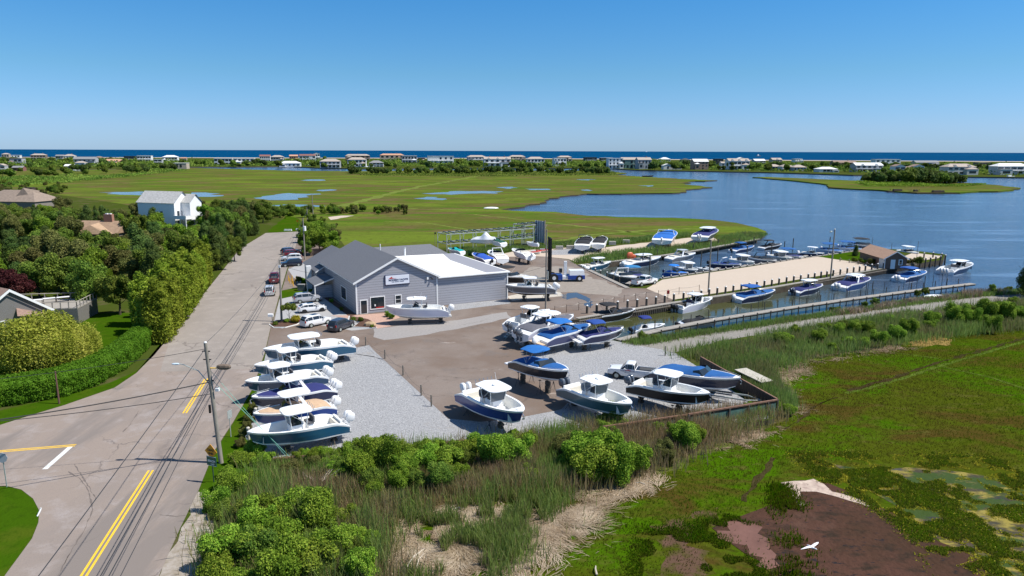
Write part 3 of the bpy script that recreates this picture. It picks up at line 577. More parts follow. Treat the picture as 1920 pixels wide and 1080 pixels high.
# near marsh grass, mud left open
mud_px = [(1335, 985), (1410, 955), (1450, 940), (1465, 905), (1530, 896), (1600, 925), (1700, 985), (1900, 1085), (1900, 1300), (1440, 1300), (1448, 1062), (1365, 1015)]
def open_blades(name, poly, n, h, wd, m, holes, label, **kw):
    o = blades(name, poly, n, h, wd, m, label=label, **kw); return o
mg = XY([(720, 1200), (735, 1000), (780, 960), (960, 938), (1060, 930), (1150, 912), (1250, 882), (1340, 845), (1450, 790), (1495, 770), (1470, 705), (1500, 680), (1620, 660), (1700, 646), (1930, 610), (2050, 600), (2080, 910), (1930, 880), (1780, 868), (1600, 866), (1530, 890), (1460, 900), (1440, 940), (1400, 955), (1330, 985), (1300, 1000), (1320, 1090), (1340, 1200)])
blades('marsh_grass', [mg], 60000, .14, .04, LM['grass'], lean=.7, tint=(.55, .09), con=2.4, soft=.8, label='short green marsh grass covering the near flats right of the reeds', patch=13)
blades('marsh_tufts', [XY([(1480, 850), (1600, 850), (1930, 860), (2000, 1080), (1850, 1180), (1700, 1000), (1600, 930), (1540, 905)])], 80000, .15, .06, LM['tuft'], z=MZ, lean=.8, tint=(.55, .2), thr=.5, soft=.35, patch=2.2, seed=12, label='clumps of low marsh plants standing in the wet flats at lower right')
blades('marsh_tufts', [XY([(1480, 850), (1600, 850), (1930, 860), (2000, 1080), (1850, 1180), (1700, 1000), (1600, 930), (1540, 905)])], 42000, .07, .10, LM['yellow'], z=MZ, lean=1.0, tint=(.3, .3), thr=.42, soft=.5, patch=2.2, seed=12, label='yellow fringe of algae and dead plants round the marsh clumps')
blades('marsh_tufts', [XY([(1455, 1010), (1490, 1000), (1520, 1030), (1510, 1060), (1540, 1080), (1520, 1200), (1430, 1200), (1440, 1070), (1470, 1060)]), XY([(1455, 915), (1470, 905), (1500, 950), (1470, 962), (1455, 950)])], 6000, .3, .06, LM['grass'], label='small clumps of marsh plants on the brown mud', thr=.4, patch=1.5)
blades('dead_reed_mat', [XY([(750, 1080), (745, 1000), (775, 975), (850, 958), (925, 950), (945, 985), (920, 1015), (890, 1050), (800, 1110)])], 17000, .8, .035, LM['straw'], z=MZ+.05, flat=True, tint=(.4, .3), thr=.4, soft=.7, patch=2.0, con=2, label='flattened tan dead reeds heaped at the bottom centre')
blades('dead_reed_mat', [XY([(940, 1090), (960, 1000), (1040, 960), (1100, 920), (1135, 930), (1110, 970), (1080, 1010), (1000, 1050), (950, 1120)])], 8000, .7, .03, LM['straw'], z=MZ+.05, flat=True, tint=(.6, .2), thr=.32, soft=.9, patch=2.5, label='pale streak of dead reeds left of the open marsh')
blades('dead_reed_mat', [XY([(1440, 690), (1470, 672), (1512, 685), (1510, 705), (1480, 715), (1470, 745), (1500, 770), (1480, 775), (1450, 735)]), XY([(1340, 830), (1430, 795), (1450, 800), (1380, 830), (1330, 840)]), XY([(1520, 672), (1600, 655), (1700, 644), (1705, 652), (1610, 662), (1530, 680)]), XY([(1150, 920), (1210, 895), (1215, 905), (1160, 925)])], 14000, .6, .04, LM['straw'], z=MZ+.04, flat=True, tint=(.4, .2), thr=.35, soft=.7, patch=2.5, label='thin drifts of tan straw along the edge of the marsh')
# shrubs in the foreground belt
SG = 'bright green shrubs in the reed belt'
def shrubs(l, lab, kind='shrub', g=SG, z=MZ, cat='shrub'):
    for (u, v, s) in l: plant(kind, G(u, v, z), s*random.uniform(.74, 1.1), lab, g, cat, sz=random.uniform(.8, 1.3))
shrubs([(430, 905, .9), (455, 880, 1.0), (480, 865, 1.0), (495, 880, .9), (440, 930, 1.0), (410, 965, .8), (470, 915, .8)], 'bright green leafy shrub at the left end of the reed belt by the road verge', g='shrubs at the left end of the reed belt')
shrubs([(430, 1070, 1.5), (480, 1010, 1.4), (520, 990, 1.3), (560, 980, 1.3), (600, 1010, 1.4), (540, 1040, 1.5), (490, 1070, 1.6), (620, 1070, 1.3), (660, 1040, 1.1), (580, 1090, 1.5), (410, 1120, 1.4), (640, 990, 1.0), (530, 1120, 1.5), (680, 1100, 1.1), (450, 1130, 1.3), (600, 960, .9), (690, 1050, .8)], 'large bright green shrub in the dense thicket at the bottom left', g='thicket of shrubs at the bottom left')
shrubs([(640, 900, 1.2), (680, 905, 1.3), (720, 890, 1.4), (760, 905, 1.3), (800, 890, 1.35), (840, 885, 1.4), (870, 870, 1.2), (780, 880, 1.2), (700, 935, .7), (820, 860, 1.0), (660, 880, 1.0), (745, 925, .8), (690, 865, .6), (620, 880, .8), (860, 905, .9), (800, 865, .8)], 'green shrub in the row in front of the gravel lot wall', g='shrubs along the gravel lot wall')
shrubs([(u, 868-(u-560)*.055+random.uniform(-4, 8), random.uniform(.45, .95)) for u in range(560, 1010, 17)], 'bright shrub in the continuous line along the foot of the gravel lot wall', g='line of shrubs at the foot of the lot wall')
shrubs([(930, 880, 1.2), (970, 875, 1.2), (990, 905, .8), (955, 850, .8), (1000, 825, .5), (960, 830, .6), (1050, 820, .45)], 'green shrub among brown reeds below the blue striped boat', g='shrubs below the blue striped boat')
shrubs([(1085, 885, 1.7), (1115, 905, 1.8), (1150, 900, 1.6), (1185, 893, 1.7), (1130, 875, 1.3)], 'rounded green shrub standing at the edge of the marsh', g='rounded shrubs at the marsh edge', kind='shrub')
shrubs([(1125, 808, .8), (1150, 800, 1.05), (1165, 812, .9), (1140, 818, .8)], 'light green shrub growing over the wall beside the teal boat', g='shrubs beside the teal boat')
blades('marsh_grass', [XY([(1150, 1200), (1200, 1000), (1300, 985), (1400, 960), (1440, 955), (1445, 975), (1380, 985), (1340, 1000), (1380, 1035), (1440, 1068), (1440, 1200)])], 36000, .15, .05, LM['grass'], lean=.6, tint=(.68, .15), thr=.36, patch=3, con=1.6, label='patchy marsh grass left of the brown mud flat at the bottom')
shrubs([(1282, 842, 1.35), (1300, 838, 1.1), (1265, 828, .7)], 'bright green shrub at the marsh edge right of the rounded shrubs', g='shrubs at the marsh edge')
shrubs([(1330, 800, .7), (1355, 790, .6), (1410, 785, .8), (1450, 775, .7), (1480, 780, .6), (1235, 815, .5), (1370, 800, .5), (1430, 765, .5)], 'small green shrub below the timber corner of the yard wall', g='small shrubs below the wall corner')
shrubs([(1590, 650, .9), (1620, 650, 1.0), (1650, 645, .9), (1680, 640, 1.3), (1700, 632, 1.2), (1740, 620, .9), (1790, 610, 1.3), (1820, 612, 1.5), (1850, 605, 1.5), (1880, 605, 1.3), (1910, 600, 1.2), (1860, 620, 1.0), (1560, 658, .6)], 'green shrub in the long reed belt right of the gravel path', g='shrubs in the right reed belt', z=-.1)
shrubs([(1720, 556, .7), (1735, 553, .8), (1640, 572, .7), (1620, 577, .5), (1560, 585, .5), (1205, 640, .7), (1225, 640, .6), (1860, 552, .8), (1890, 548, .8), (1800, 556, .5), (1570, 586, .6)], 'small shrub on the canal bank beside the walkway', g='shrubs on the canal bank', kind='low', z=-.1)
shrubs([(random.uniform(620, 900), random.uniform(862, 925), random.uniform(.5, 1.1)) for _ in range(22)], 'scruffy mid green shrub mixed into the row below the gravel lot wall', g='scruffy shrubs below the lot wall', kind='low')
blades('reed_bed', [XY([(420, 1120), (430, 1000), (520, 960), (640, 960), (720, 1020), (700, 1120)])], 9000, 1.9, .045, LM['reedg'], lean=.35, tint=(.5, .3), thr=.45, patch=2, label='tall reeds sticking up through the shrub thicket at the bottom left')
shrubs([(random.uniform(400, 720), random.uniform(960, 1110), random.uniform(.6, 1.2)) for _ in range(16)], 'duller green shrub growing among the bright thicket at the bottom left', g='duller shrubs in the bottom left thicket', kind='low')
shrubs([(random.uniform(470, 620), random.uniform(880, 960), random.uniform(.4, .8)) for _ in range(12)], 'olive shrub half sunk in the brown reeds at left', g='olive shrubs in the brown reeds', kind='dshrub')
shrubs([(random.uniform(900, 1300), random.uniform(825, 880), random.uniform(.4, .8)) for _ in range(16)], 'scattered olive shrub in the reeds below the right hand boats', g='scattered olive shrubs in the reeds', kind='dshrub')
for i in range(26):
    u = random.uniform(1440, 1930); v = 655-(u-1440)*.13+random.uniform(-22, 4); plant(random.choice(['shrub', 'low', 'shrub']), G(u, v, -.1), random.uniform(.5, 1.1), 'low green bush scattered through the reed belt right of the path', 'low bushes in the right reed belt', 'shrub')
blades('dry_reeds', [XY([(1640, 592), (1780, 578), (1950, 562), (2000, 590), (1800, 606), (1680, 612)], 0), XY([(1560, 592), (1700, 566), (1840, 553), (1900, 550), (1720, 567), (1600, 588)], 0)], 12000, 1.0, .06, LM['straw'], z=-.05, lean=.5, tint=(.5, .25), thr=.42, patch=3, label='pinkish tan dry grass at the far end of the reed belt and path')
# left woods
WP = XY([(-300, 420), (0, 405), (150, 395), (240, 400), (420, 408), (500, 412), (490, 430), (440, 470), (400, 520), (300, 530), (330, 560), (240, 600), (200, 600), (160, 560), (-100, 560), (-400, 520)], 0)
X, Y = scatter(WP, 900, np.random.default_rng(3)); kept = []
avoid = [(G(190, 455).xy, 9), (G(45, 405).xy, 17), (G(330, 420).xy, 15), (G(20, 590).xy, 15), (G(100, 590).xy, 12), (G(175, 640).xy, 14), (G(385, 440).xy, 5)]
for x, y in zip(X, Y):
    if any((x-c[0])**2+(y-c[1])**2 < r*r for c, r in avoid) or any((x-a)**2+(y-b)**2 < 4.7**2 for a, b in kept): continue
    kept.append((x, y))
for i, (x, y) in enumerate(kept):
    k = random.choices(['round', 'cedar', 'olive', 'bright', 'tall'], [4, 3, 2.5, 2.2, 1])[0]
    lab = dict(round='mid green broadleaf tree in the dense wood left of the road', cedar='dark green cedar in the dense wood left of the road', olive='olive brown tree in the dense wood left of the road', bright='bright green leafy tree in the dense wood left of the road', tall='dark pine tree in the dense wood left of the road')[k]
    s = ceil_scale(x, y, random.uniform(.95, 1.35)*(.9 if y > 150 else 1.0))
    if s < .42: continue
    plant(k, (x, y, 0), s, lab, {'round': 'broadleaf trees in the left wood', 'cedar': 'cedars in the left wood', 'olive': 'olive trees in the left wood', 'bright': 'bright trees in the left wood', 'tall': 'pines in the left wood'}[k])
for (u, v, s, k, lab) in [(450, 470, .95, 'tall', 'dark pine beside the far end of the road'), (475, 440, 1.0, 'cedar', 'dark cedar standing at the dead end of the road'), (290, 440, 1.0, 'tall', 'dark pine in front of the white house'), (305, 462, .9, 'bright', 'vivid green tree left of the white house pines'),
        (270, 455, .95, 'bright', 'vivid green tree right of the brown cottage roof'), (400, 480, 1.0, 'olive', 'dull green tree between the wood and the road'), (425, 455, .9, 'olive', 'dull green tree nearest the road bend'), (440, 490, .8, 'round', 'green tree overhanging the road edge'), (395, 515, .8, 'round', 'green tree above the arborvitae row'), (30, 575, 1.0, 'purple', 'dark purple leaved tree behind the shingled house'),
        (170, 585, 1.1, 'round', 'large tree beside the deck with trunks in shade'), (225, 590, 1.0, 'round', 'tree standing at the edge of the garden lawn'), (120, 565, 1.1, 'round', 'tall tree behind the deck railing'), (75, 560, 1.0, 'round', 'leafy tree between the purple tree and the deck'), (250, 545, 1.0, 'olive', 'broad tree behind the arborvitae row')]:
    plant(k, G(u, v), s, lab)
for i, (u, v) in enumerate([(300, 642), (312, 628), (324, 614), (335, 600), (345, 587), (355, 573), (364, 560), (372, 548), (380, 537), (283, 625), (296, 608), (308, 595), (318, 580), (328, 568), (338, 556), (270, 610), (345, 545)]):
    plant('arbor', G(u, v), random.uniform(1.08, 1.25), 'tall yellow green arborvitae in the screen beside the road', 'arborvitae screen')
# right of road beyond parking
for (u, v, s, k) in [(575, 470, .8, 'bright'), (600, 478, .9, 'bright'), (620, 470, .8, 'bright'), (595, 455, .8, 'bright'), (580, 445, .75, 'bright'), (615, 448, .7, 'round'), (575, 480, .5, 'round'), (600, 435, .6, 'bright'), (585, 425, .6, 'round'), (630, 460, .7, 'olive'), (570, 455, .6, 'round'), (625, 440, .5, 'olive'), (605, 425, .5, 'olive')]:
    plant(k, G(u, v), s, 'leafy tree in the clump between the dead end and the grey building', 'trees in the clump behind the building')
for i in range(46):
    u = random.uniform(480, 760); v = 395+random.uniform(-3, 8)+(6 if u < 600 else 0); plant(random.choice(['low', 'dshrub', 'shrub', 'low']), G(u, v, MZ), random.uniform(.9, 1.5)*(1.4 if u < 600 else 1), 'shrub in the line of bushes across the marsh behind the building', 'bushes across the marsh', 'shrub')
for i in range(40):
    u = random.uniform(370, 520); v = random.uniform(385, 418); plant(random.choice(['low', 'dshrub', 'low']), G(u, v, 0), random.uniform(1.0, 1.9), 'bush on the marsh edge right of the white house', 'bushes right of the white house', 'shrub')
for i in range(30):
    u = random.uniform(-10, 130); v = random.uniform(345, 366); plant(random.choice(['low', 'dshrub', 'low']), G(u, v, 0), random.uniform(1.0, 2.0), 'bush on the marsh behind the big hip roof at the left', 'bushes behind the big hip roof', 'shrub')
# marsh bush line, islet and island trees
for i in range(110):
    u = random.uniform(658, 1150); v = random.uniform(322.5, 327); plant('fard' if random.random() < .7 else 'far', G(u, v, MZ), random.uniform(.9, 1.5)*(1.3 if 820 < u < 870 else 1), 'dark tree in the long thicket across the far marsh', 'trees in the far marsh thicket')
for i in range(120):
    t = random.uniform(0, 1); u = 1618+190*t; v = 339.5+3*t+random.uniform(-2.5, 4)*(sin(pi*t)+.15); plant('fard' if random.random() < .8 else 'far', G(u, v, -.3), random.uniform(1.3, 2.0)*(.55+.6*sin(pi*t)), 'dark pine in the grove on the marsh islet', 'trees on the marsh islet')
for i in range(210):
    u = random.uniform(-20, 1940); c = 308+u/1920*13; v = c+random.uniform(-5, 3); plant(random.choice(['far', 'fard', 'far']), G(u, v), random.uniform(1.1, 2.1), 'green tree between the houses on the barrier island', 'trees among the island houses')
for i in range(70):
    u = random.uniform(-20, 330); v = random.uniform(312, 336-(u/330)*14); plant(random.choice(['far', 'fard', 'far']), G(u, v), random.uniform(.9, 1.6), 'green tree on the wooded ground at the far left', 'trees at the far left')
for (u, v, s) in [(787, 306, 1.8), (793, 311, 1.7), (895, 313, 1.6), (463, 311, 1.5), (1655, 325, 1.3), (1525, 322, 1.8), (1420, 318, 1.8), (1348, 318, 1.2), (1235, 315, 1.3), (972, 312, 1.2), (610, 300, 1.8), (1585, 315, 1.8)]:
    plant('far', G(u, v), s, 'rounded bright tree on the island shore', 'rounded island trees')
# low scrub of the island as a mass
def scrub(name, poly, n, h, size, m, label, seed):
    X, Y = scatter(poly, n); hh = h*vnoise(X, Y, 18, seed)*vnoise(X, Y, 60, seed+1)*2; C = np.stack([X, Y, hh*rng.random(n)**.5], 1)
    V, Q, T = leaves(C, size, np.clip(vnoise(X, Y, 14, seed+3)+rng.normal(size=n)*.2, 0, 1), .7, .8); o = np_mesh(name, V, Q, T, m); o['kind'] = 'stuff'; o['label'] = label; o['category'] = 'plants'
scrub('island_scrub', XY([(-100, 316), (320, 313), (600, 311), (1140, 313.5), (1440, 321), (1920, 329), (1920, 312), (1440, 308), (960, 304), (0, 303)], 0), 70000, 7.0, 1.5, LM['mid'], 'low green scrub covering the barrier island between the houses', 4)
scrub('marsh_scrub', XY([(655, 326), (1150, 323), (1160, 329), (900, 332), (680, 330)], MZ), 9000, 2.2, .6, LM['mid'], 'low green scrub in front of the far marsh thicket', 5)
scrub('marsh_scrub', XY([(0, 336), (200, 331), (330, 318), (350, 320), (250, 332), (100, 345), (0, 352)], MZ), 9000, 3, .6, LM['mid'], 'low scrub along the marsh edge at the far left', 6)
scrub('islet_scrub', XY([(1600, 343), (1700, 347), (1815, 347), (1850, 346), (1815, 351), (1700, 352), (1620, 349)], MZ), 6000, 2, .5, LM['bright'], 'pale green reeds at the foot of the islet grove', 7)
# hedge and willow
hp = PX([(-60, 775), (0, 762), (60, 752), (120, 741), (180, 720), (230, 690), (262, 662), (278, 645)]); bl = []
for a, c in zip(hp[:-1], hp[1:]):
    n = int((c-a).length/.55)
    for i in range(n):
        p = a.lerp(c, i/n)
        for zz in (.6, 1.35, 1.95): bl.append((p.x+random.uniform(-.2, .2), p.y+random.uniform(-.2, .2), zz, .8))
        bl.append((p.x-1.0, p.y+1.0, 1.95, .8)); bl.append((p.x-1.9, p.y+1.7, 1.8, .8))
hd = thing('hedge', 'long clipped green hedge along the side road below the willow', 'hedge', hp[3]); o = crown('foliage', bl, 80000, .085, LM['hedge'], None, core=.8, jit=.1, tv=.2); o.parent = hd; o.matrix_parent_inverse = Matrix.Translation(-hp[3])
b = MB()
for i in range(0, 14): p = hp[0].lerp(hp[-1], i/14)-hp[3]; b.tube([(p.x, p.y, 0), (p.x, p.y, .8)], .06, TRUNK, 5)
wl = thing('willow_tree', 'broad weeping willow with yellow green drooping branches in the garden', 'tree', G(85, 700)); trunk(wl, 4.2, .3, 7)
bl = [(3.4*cos(i*.9)*(.4+.08*(i % 7)), 3.4*sin(i*.9)*(.4+.08*(i % 7)), 4.9+.9*sin(i*1.7), 1.5) for i in range(20)]+[(0, 0, 5.2, 2.4)]
V, Q, T, B = blob_cloud(bl, 9000, .13, jit=.2)
n = 11000; a = rng.uniform(0, 6.28, n); q = 4.9*np.sqrt(rng.random(n)); z0 = 6.2-q*.42+rng.normal(size=n)*.5; Vs, Ts = [V], [T]
for k in range(5):
    C = np.stack([q*(1+.02*k)*np.cos(a), q*(1+.02*k)*np.sin(a), z0-k*.55*(.3+rng.random(n))], 1); v2, _, t2 = leaves(C, .13, np.clip(.5+.35*np.sin(a*7+q*2)+rng.normal(size=n)*.25, 0, 1), .35, -.2); Vs.append(v2); Ts.append(t2)
V = np.concatenate(Vs); cv, cf = core_mesh([(0, 0, 4.0, 2.6), (2.2, 0, 3.2, 2.0), (-2.2, 0, 3.2, 2.0), (0, 2, 3.2, 2.0), (0, -2, 3.2, 2.0)], .8)
np_mesh('crown', np.concatenate([V, cv]), np.concatenate([np.arange(len(V)).reshape(-1, 4), cf+len(V)]), np.concatenate([np.concatenate(Ts), np.full(len(cv), .3)]), LM['willow'], wl); wl.scale = (1.18, 1.1, 1.0)
# ------------------------------------------------------------------ main building
SHING = mat('grey_shingles', (.135, .14, .155), .9, noise=.18, scale=5, bump=.3, bscale=8)
SIDE = siding_mat('grey_siding', (.37, .37, .40), (.17, .17, .19), .42)
ROOFW = mat('white_membrane', (.80, .79, .76), .6, noise=.03, scale=.4)
P1 = G(668.5, 590); P3 = G(951, 560.5); BA = math.atan2(P3.y-P1.y, P3.x-P1.x)
tb = thing('boat_showroom', 'grey sided boat showroom with a dark shingled gable, white flat roofed wing and sign', 'building', P1, BA)
ww, wd_, he, hr = 13.93, 24.5, 5.25, 8.7
b = MB(); b.add([(0, 0, 0), (ww, 0, 0), (ww, 0, he), (ww/2, 0, hr), (0, 0, he), (0, wd_, 0), (ww, wd_, 0), (ww, wd_, he), (ww/2, wd_, hr), (0, wd_, he)],
    [(0, 1, 2, 3, 4), (9, 8, 7, 6, 5), (0, 4, 9, 5), (1, 6, 7, 2)], SIDE); b.build('wall', tb)
b = MB(); b.box((ww+6.67, wd_/2, 2.55), (13.3, wd_-.06, 5.1), SIDE); b.build('wing_wall', tb)
b = MB()
for s in (-1, 1):
    x0 = ww/2; x1 = ww/2+s*(ww/2+.45); z1 = he-.45*(hr-he)/(ww/2)
    b.add([(x0, -.4, hr+.22), (x1, -.4, z1+.22), (x1, wd_+.4, z1+.22), (x0, wd_+.4, hr+.22), (x0, -.4, hr+.04), (x1, -.4, z1+.04), (x1, wd_+.4, z1+.04), (x0, wd_+.4, hr+.04)], [(0, 1, 2, 3), (7, 6, 5, 4), (1, 0, 4, 5), (2, 1, 5, 6), (3, 2, 6, 7)], SHING)
b.build('shingle_roof', tb)
b = MB()
for s in (-1, 1):
    x0 = ww/2; x1 = ww/2+s*(ww/2+.47); z1 = he-.45*(hr-he)/(ww/2); b.add([(x0, -.45, hr+.24), (x1, -.45, z1+.24), (x1, -.45, z1-.1), (x0, -.45, hr-.1), (x0, -.403, hr+.24), (x1, -.403, z1+.24), (x1, -.403, z1-.1), (x0, -.403, hr-.1)], [(0, 1, 2, 3), (4, 5, 1, 0), (3, 2, 6, 7), (1, 5, 6, 2)], TRIM)
b.build('rake_board', tb)
for x in (.1, ww-.02): MB().box((x, -.03, he/2), (.22, .08, he), TRIM).build('corner_board', tb)
MB().box((ww+13.36, -.03, 2.55), (.2, .1, 5.1), TRIM).build('corner_board', tb); MB().box((-.42, wd_/2, he-.12), (.12, wd_+.8, .16), TRIM).build('gutter', tb); MB().box((ww+6.8, -.42, 4.95), (13.4, .12, .16), TRIM).build('gutter', tb)
for x in (ww+4.6, ww+9.2): MB().box((x, wd_/2, 5.235 if x < ww+6 else 5.18), (.05, wd_-1, .02), mat('roof_seam', (.5, .48, .45), .8)).build('roof_seam', tb)
b = MB(); b.add([(ww+.1, -.35, 5.2), (ww+13.75, -.35, 5.05), (ww+13.75, wd_, 5.05), (ww+.1, wd_, 5.3), (ww+.1, -.35, 4.9), (ww+13.75, -.35, 4.85), (ww+13.75, wd_, 4.85), (ww+.1, wd_, 4.95)], [(0, 1, 2, 3), (0, 4, 5, 1), (1, 5, 6, 2), (2, 6, 7, 3), (7, 6, 5, 4)], ROOFW); b.build('membrane_roof', tb)
def window(x0, x1, z0, z1, parent, y=0, bars=0, name='window', face='y', glass=GLASS, fr=.13):
    b = MB(); w_, h_ = x1-x0, z1-z0; A = lambda x, z, dx, dz, o, m: b.box((x, y-o, z) if face == 'y' else (y-o, x, z), (dx, .08, dz) if face == 'y' else (.08, dx, dz), m)
    A((x0+x1)/2, z1+fr/2, w_+2*fr, fr, .03, TRIM); A((x0+x1)/2, z0-fr/2, w_+2*fr, fr, .03, TRIM); A(x0-fr/2, (z0+z1)/2, fr, h_, .03, TRIM); A(x1+fr/2, (z0+z1)/2, fr, h_, .03, TRIM)
    for i in range(bars): A((x0+x1)/2, z0+h_*(i+1)/(bars+1), w_, .06, .025, TRIM)
    f = b.build(name, parent); g = MB(); A2 = ((x0+x1)/2, y-.015, (z0+z1)/2) if face == 'y' else (y-.015, (x0+x1)/2, (z0+z1)/2)
    g.box(A2, (w_, .04, h_) if face == 'y' else (.04, w_, h_), glass); g.build('pane', f); return f
window(.75, 1.75, .05, 2.2, tb, name='door'); wf = window(2.4, 4.65, .7, 2.55, tb); window(6.6, 7.5, 1.25, 2.5, tb, bars=1)
window(6, 9.2, 1.2, 3.2, tb, face='x')
b = MB(); b.box((3.9, -.06, .84), (1.3, .03, .18), RED); b.box((3.1, -.06, 1.25), (.22, .03, .3), TRIM); b.build('decal', wf)
def text(s, size, m, parent, loc, rot, name='lettering', ext=.012, align='CENTER', bold=0):
    c = bpy.data.curves.new(name, 'FONT'); c.body = s; c.size = size; c.extrude = ext; c.align_x = align; c.offset = bold
    o = bpy.data.objects.new(name, c); sc.collection.objects.link(o); dg = bpy.context.evaluated_depsgraph_get()
    me = bpy.data.meshes.new_from_object(o.evaluated_get(dg)); bpy.data.objects.remove(o); me.materials.clear(); me.materials.append(m)
    o = bpy.data.objects.new(name, me); sc.collection.objects.link(o)
    if parent: o.parent = parent
    o.location = loc; o.rotation_euler = rot; return o
NAVY = mat('navy_paint', (.015, .025, .09), .4)
b = MB(); b.box((6.95, -.1, 5.2), (4.25, .16, 1.7), NAVY); sg = b.build('sign_board', tb); MB().box((6.97, -.19, 5.23), (4.05, .05, 1.5), mat('sign_face', (.72, .74, .8), .5)).build('sign_face', sg)
text('MODERN YACHTS', .40, NAVY, sg, (7.1, -.225, 5.05), (pi/2, 0, 0), bold=.012); text('SALES   SERVICE   STORAGE', .17, NAVY, sg, (7.0, -.225, 4.82), (pi/2, 0, 0)); text('MODERNYACHTS', .15, NAVY, sg, (7.0, -.225, 4.6), (pi/2, 0, 0)) if 0 else None
MB().add([(5.35, -.225, 5.38), (6.0, -.225, 5.78), (6.1, -.225, 5.52), (6.9, -.225, 5.47), (6.1, -.225, 5.42)], [(0, 4, 3, 2, 1)], RED).build('red_emblem', sg)
b = MB(); b.box((12.2, -.15, 5.0), (.28, .2, .42), TRIM); b.tube([(12.7, -.1, 5.05), (12.95, -.35, 5.0)], .04, BLACK); b.ell((12.98, -.4, 4.92), (.14, .14, .16), BLACK); b.build('wall_lamp', tb)
# rear annex, porch, wing
b = MB(); xa, xb, ya, yb = -1.3, 10, 20.5, 33; za, zr_ = 3.9, 7.0; xr = 4.3
b.add([(xa, ya+1.2, 0), (xr, ya+1.2, 0), (xr, ya+1.2, zr_-.1), (xa, ya+1.2, za-.1), (xa, yb, 0), (xr, yb, 0), (xb, yb, 0), (xb, yb, za-.1), (xr, yb, zr_-.1), (xa, yb, za-.1)], [(0, 1, 2, 3), (0, 3, 9, 4), (4, 9, 8, 7, 6, 5)], SIDE); b.build('annex_wall', tb)
b = MB(); b.add([(xa-.4, ya+.8, za-.05), (xr, ya+.8, zr_+.1), (xr, yb+.3, zr_+.1), (xa-.4, yb+.3, za-.05), (xb+.4, yb+.3, za-.05), (xb+.4, wd_-.5, za-.05), (xr, wd_-.5, zr_+.1)], [(0, 1, 2, 3), (6, 5, 4, 2)], SHING)
b.add([(xa-.4, ya+.8, za-.3), (xa-.4, ya+.8, za-.06), (xr, ya+.8, zr_+.09), (xr, ya+.8, zr_-.15)], [(0, 3, 2, 1)], TRIM); b.build('annex_roof', tb)
b = MB(); b.box((-2.1, 25.5, 2.2), (.9, .9, 4.4), TRIM); b.build('white_chimney', tb)
b = MB(); b.add([(.05, 14.6, 3.7), (-3.4, 14.6, 2.55), (-3.4, 21.5, 2.55), (.05, 21.5, 3.7), (.05, 14.6, 3.5), (-3.4, 14.6, 2.35), (-3.4, 21.5, 2.35), (.05, 21.5, 3.5)], [(0, 1, 2, 3), (7, 6, 5, 4), (1, 5, 6, 2)], SHING); b.add([(.05, 14.55, 3.72), (-3.45, 14.55, 2.57), (-3.45, 14.55, 2.32), (.05, 14.55, 3.47)], [(0, 1, 2, 3)], TRIM)
for y in (14.7, 21.3): b.box((-3.3, y, 1.2), (.16, .16, 2.4), TRIM)
b.box((-1.7, 15.5, 1.2), (3.3, .1, 2.3), SIDE); b.build('porch', tb)
b = MB(); y0, yr, y1, x0, x1 = 24.6, 28.8, 33, 9.5, 26.5
b.box(((x0+x1)/2, (y0+y1)/2, 2.3), (x1-x0, y1-y0, 4.6), SIDE); b.build('rear_wing_wall', tb)
b = MB(); b.add([(x0-.4, y0-.1, 4.7), (x1+.4, y0-.1, 4.7), (x1+.4, y1+.3, 4.7), (x0-.4, y1+.3, 4.7), (x0, yr, 6.7), (x1-2.6, yr, 6.7)], [(0, 1, 5, 4), (2, 3, 4, 5), (1, 2, 5), (3, 0, 4)], SHING); b.build('rear_wing_roof', tb)
b = MB(); b.tube([(16.5, 23.6, 5.2), (16.5, 23.6, 6.9)], .18, TRIM, 8); b.tube([(16.5, 23.6, 6.9), (16.5, 23.6, 7.05)], .24, ALU, 8); b.tube([(12.4, 26.6, 5.6), (12.4, 26.6, 7.6)], .1, TRIM, 6); b.build('vent_pipe', tb)

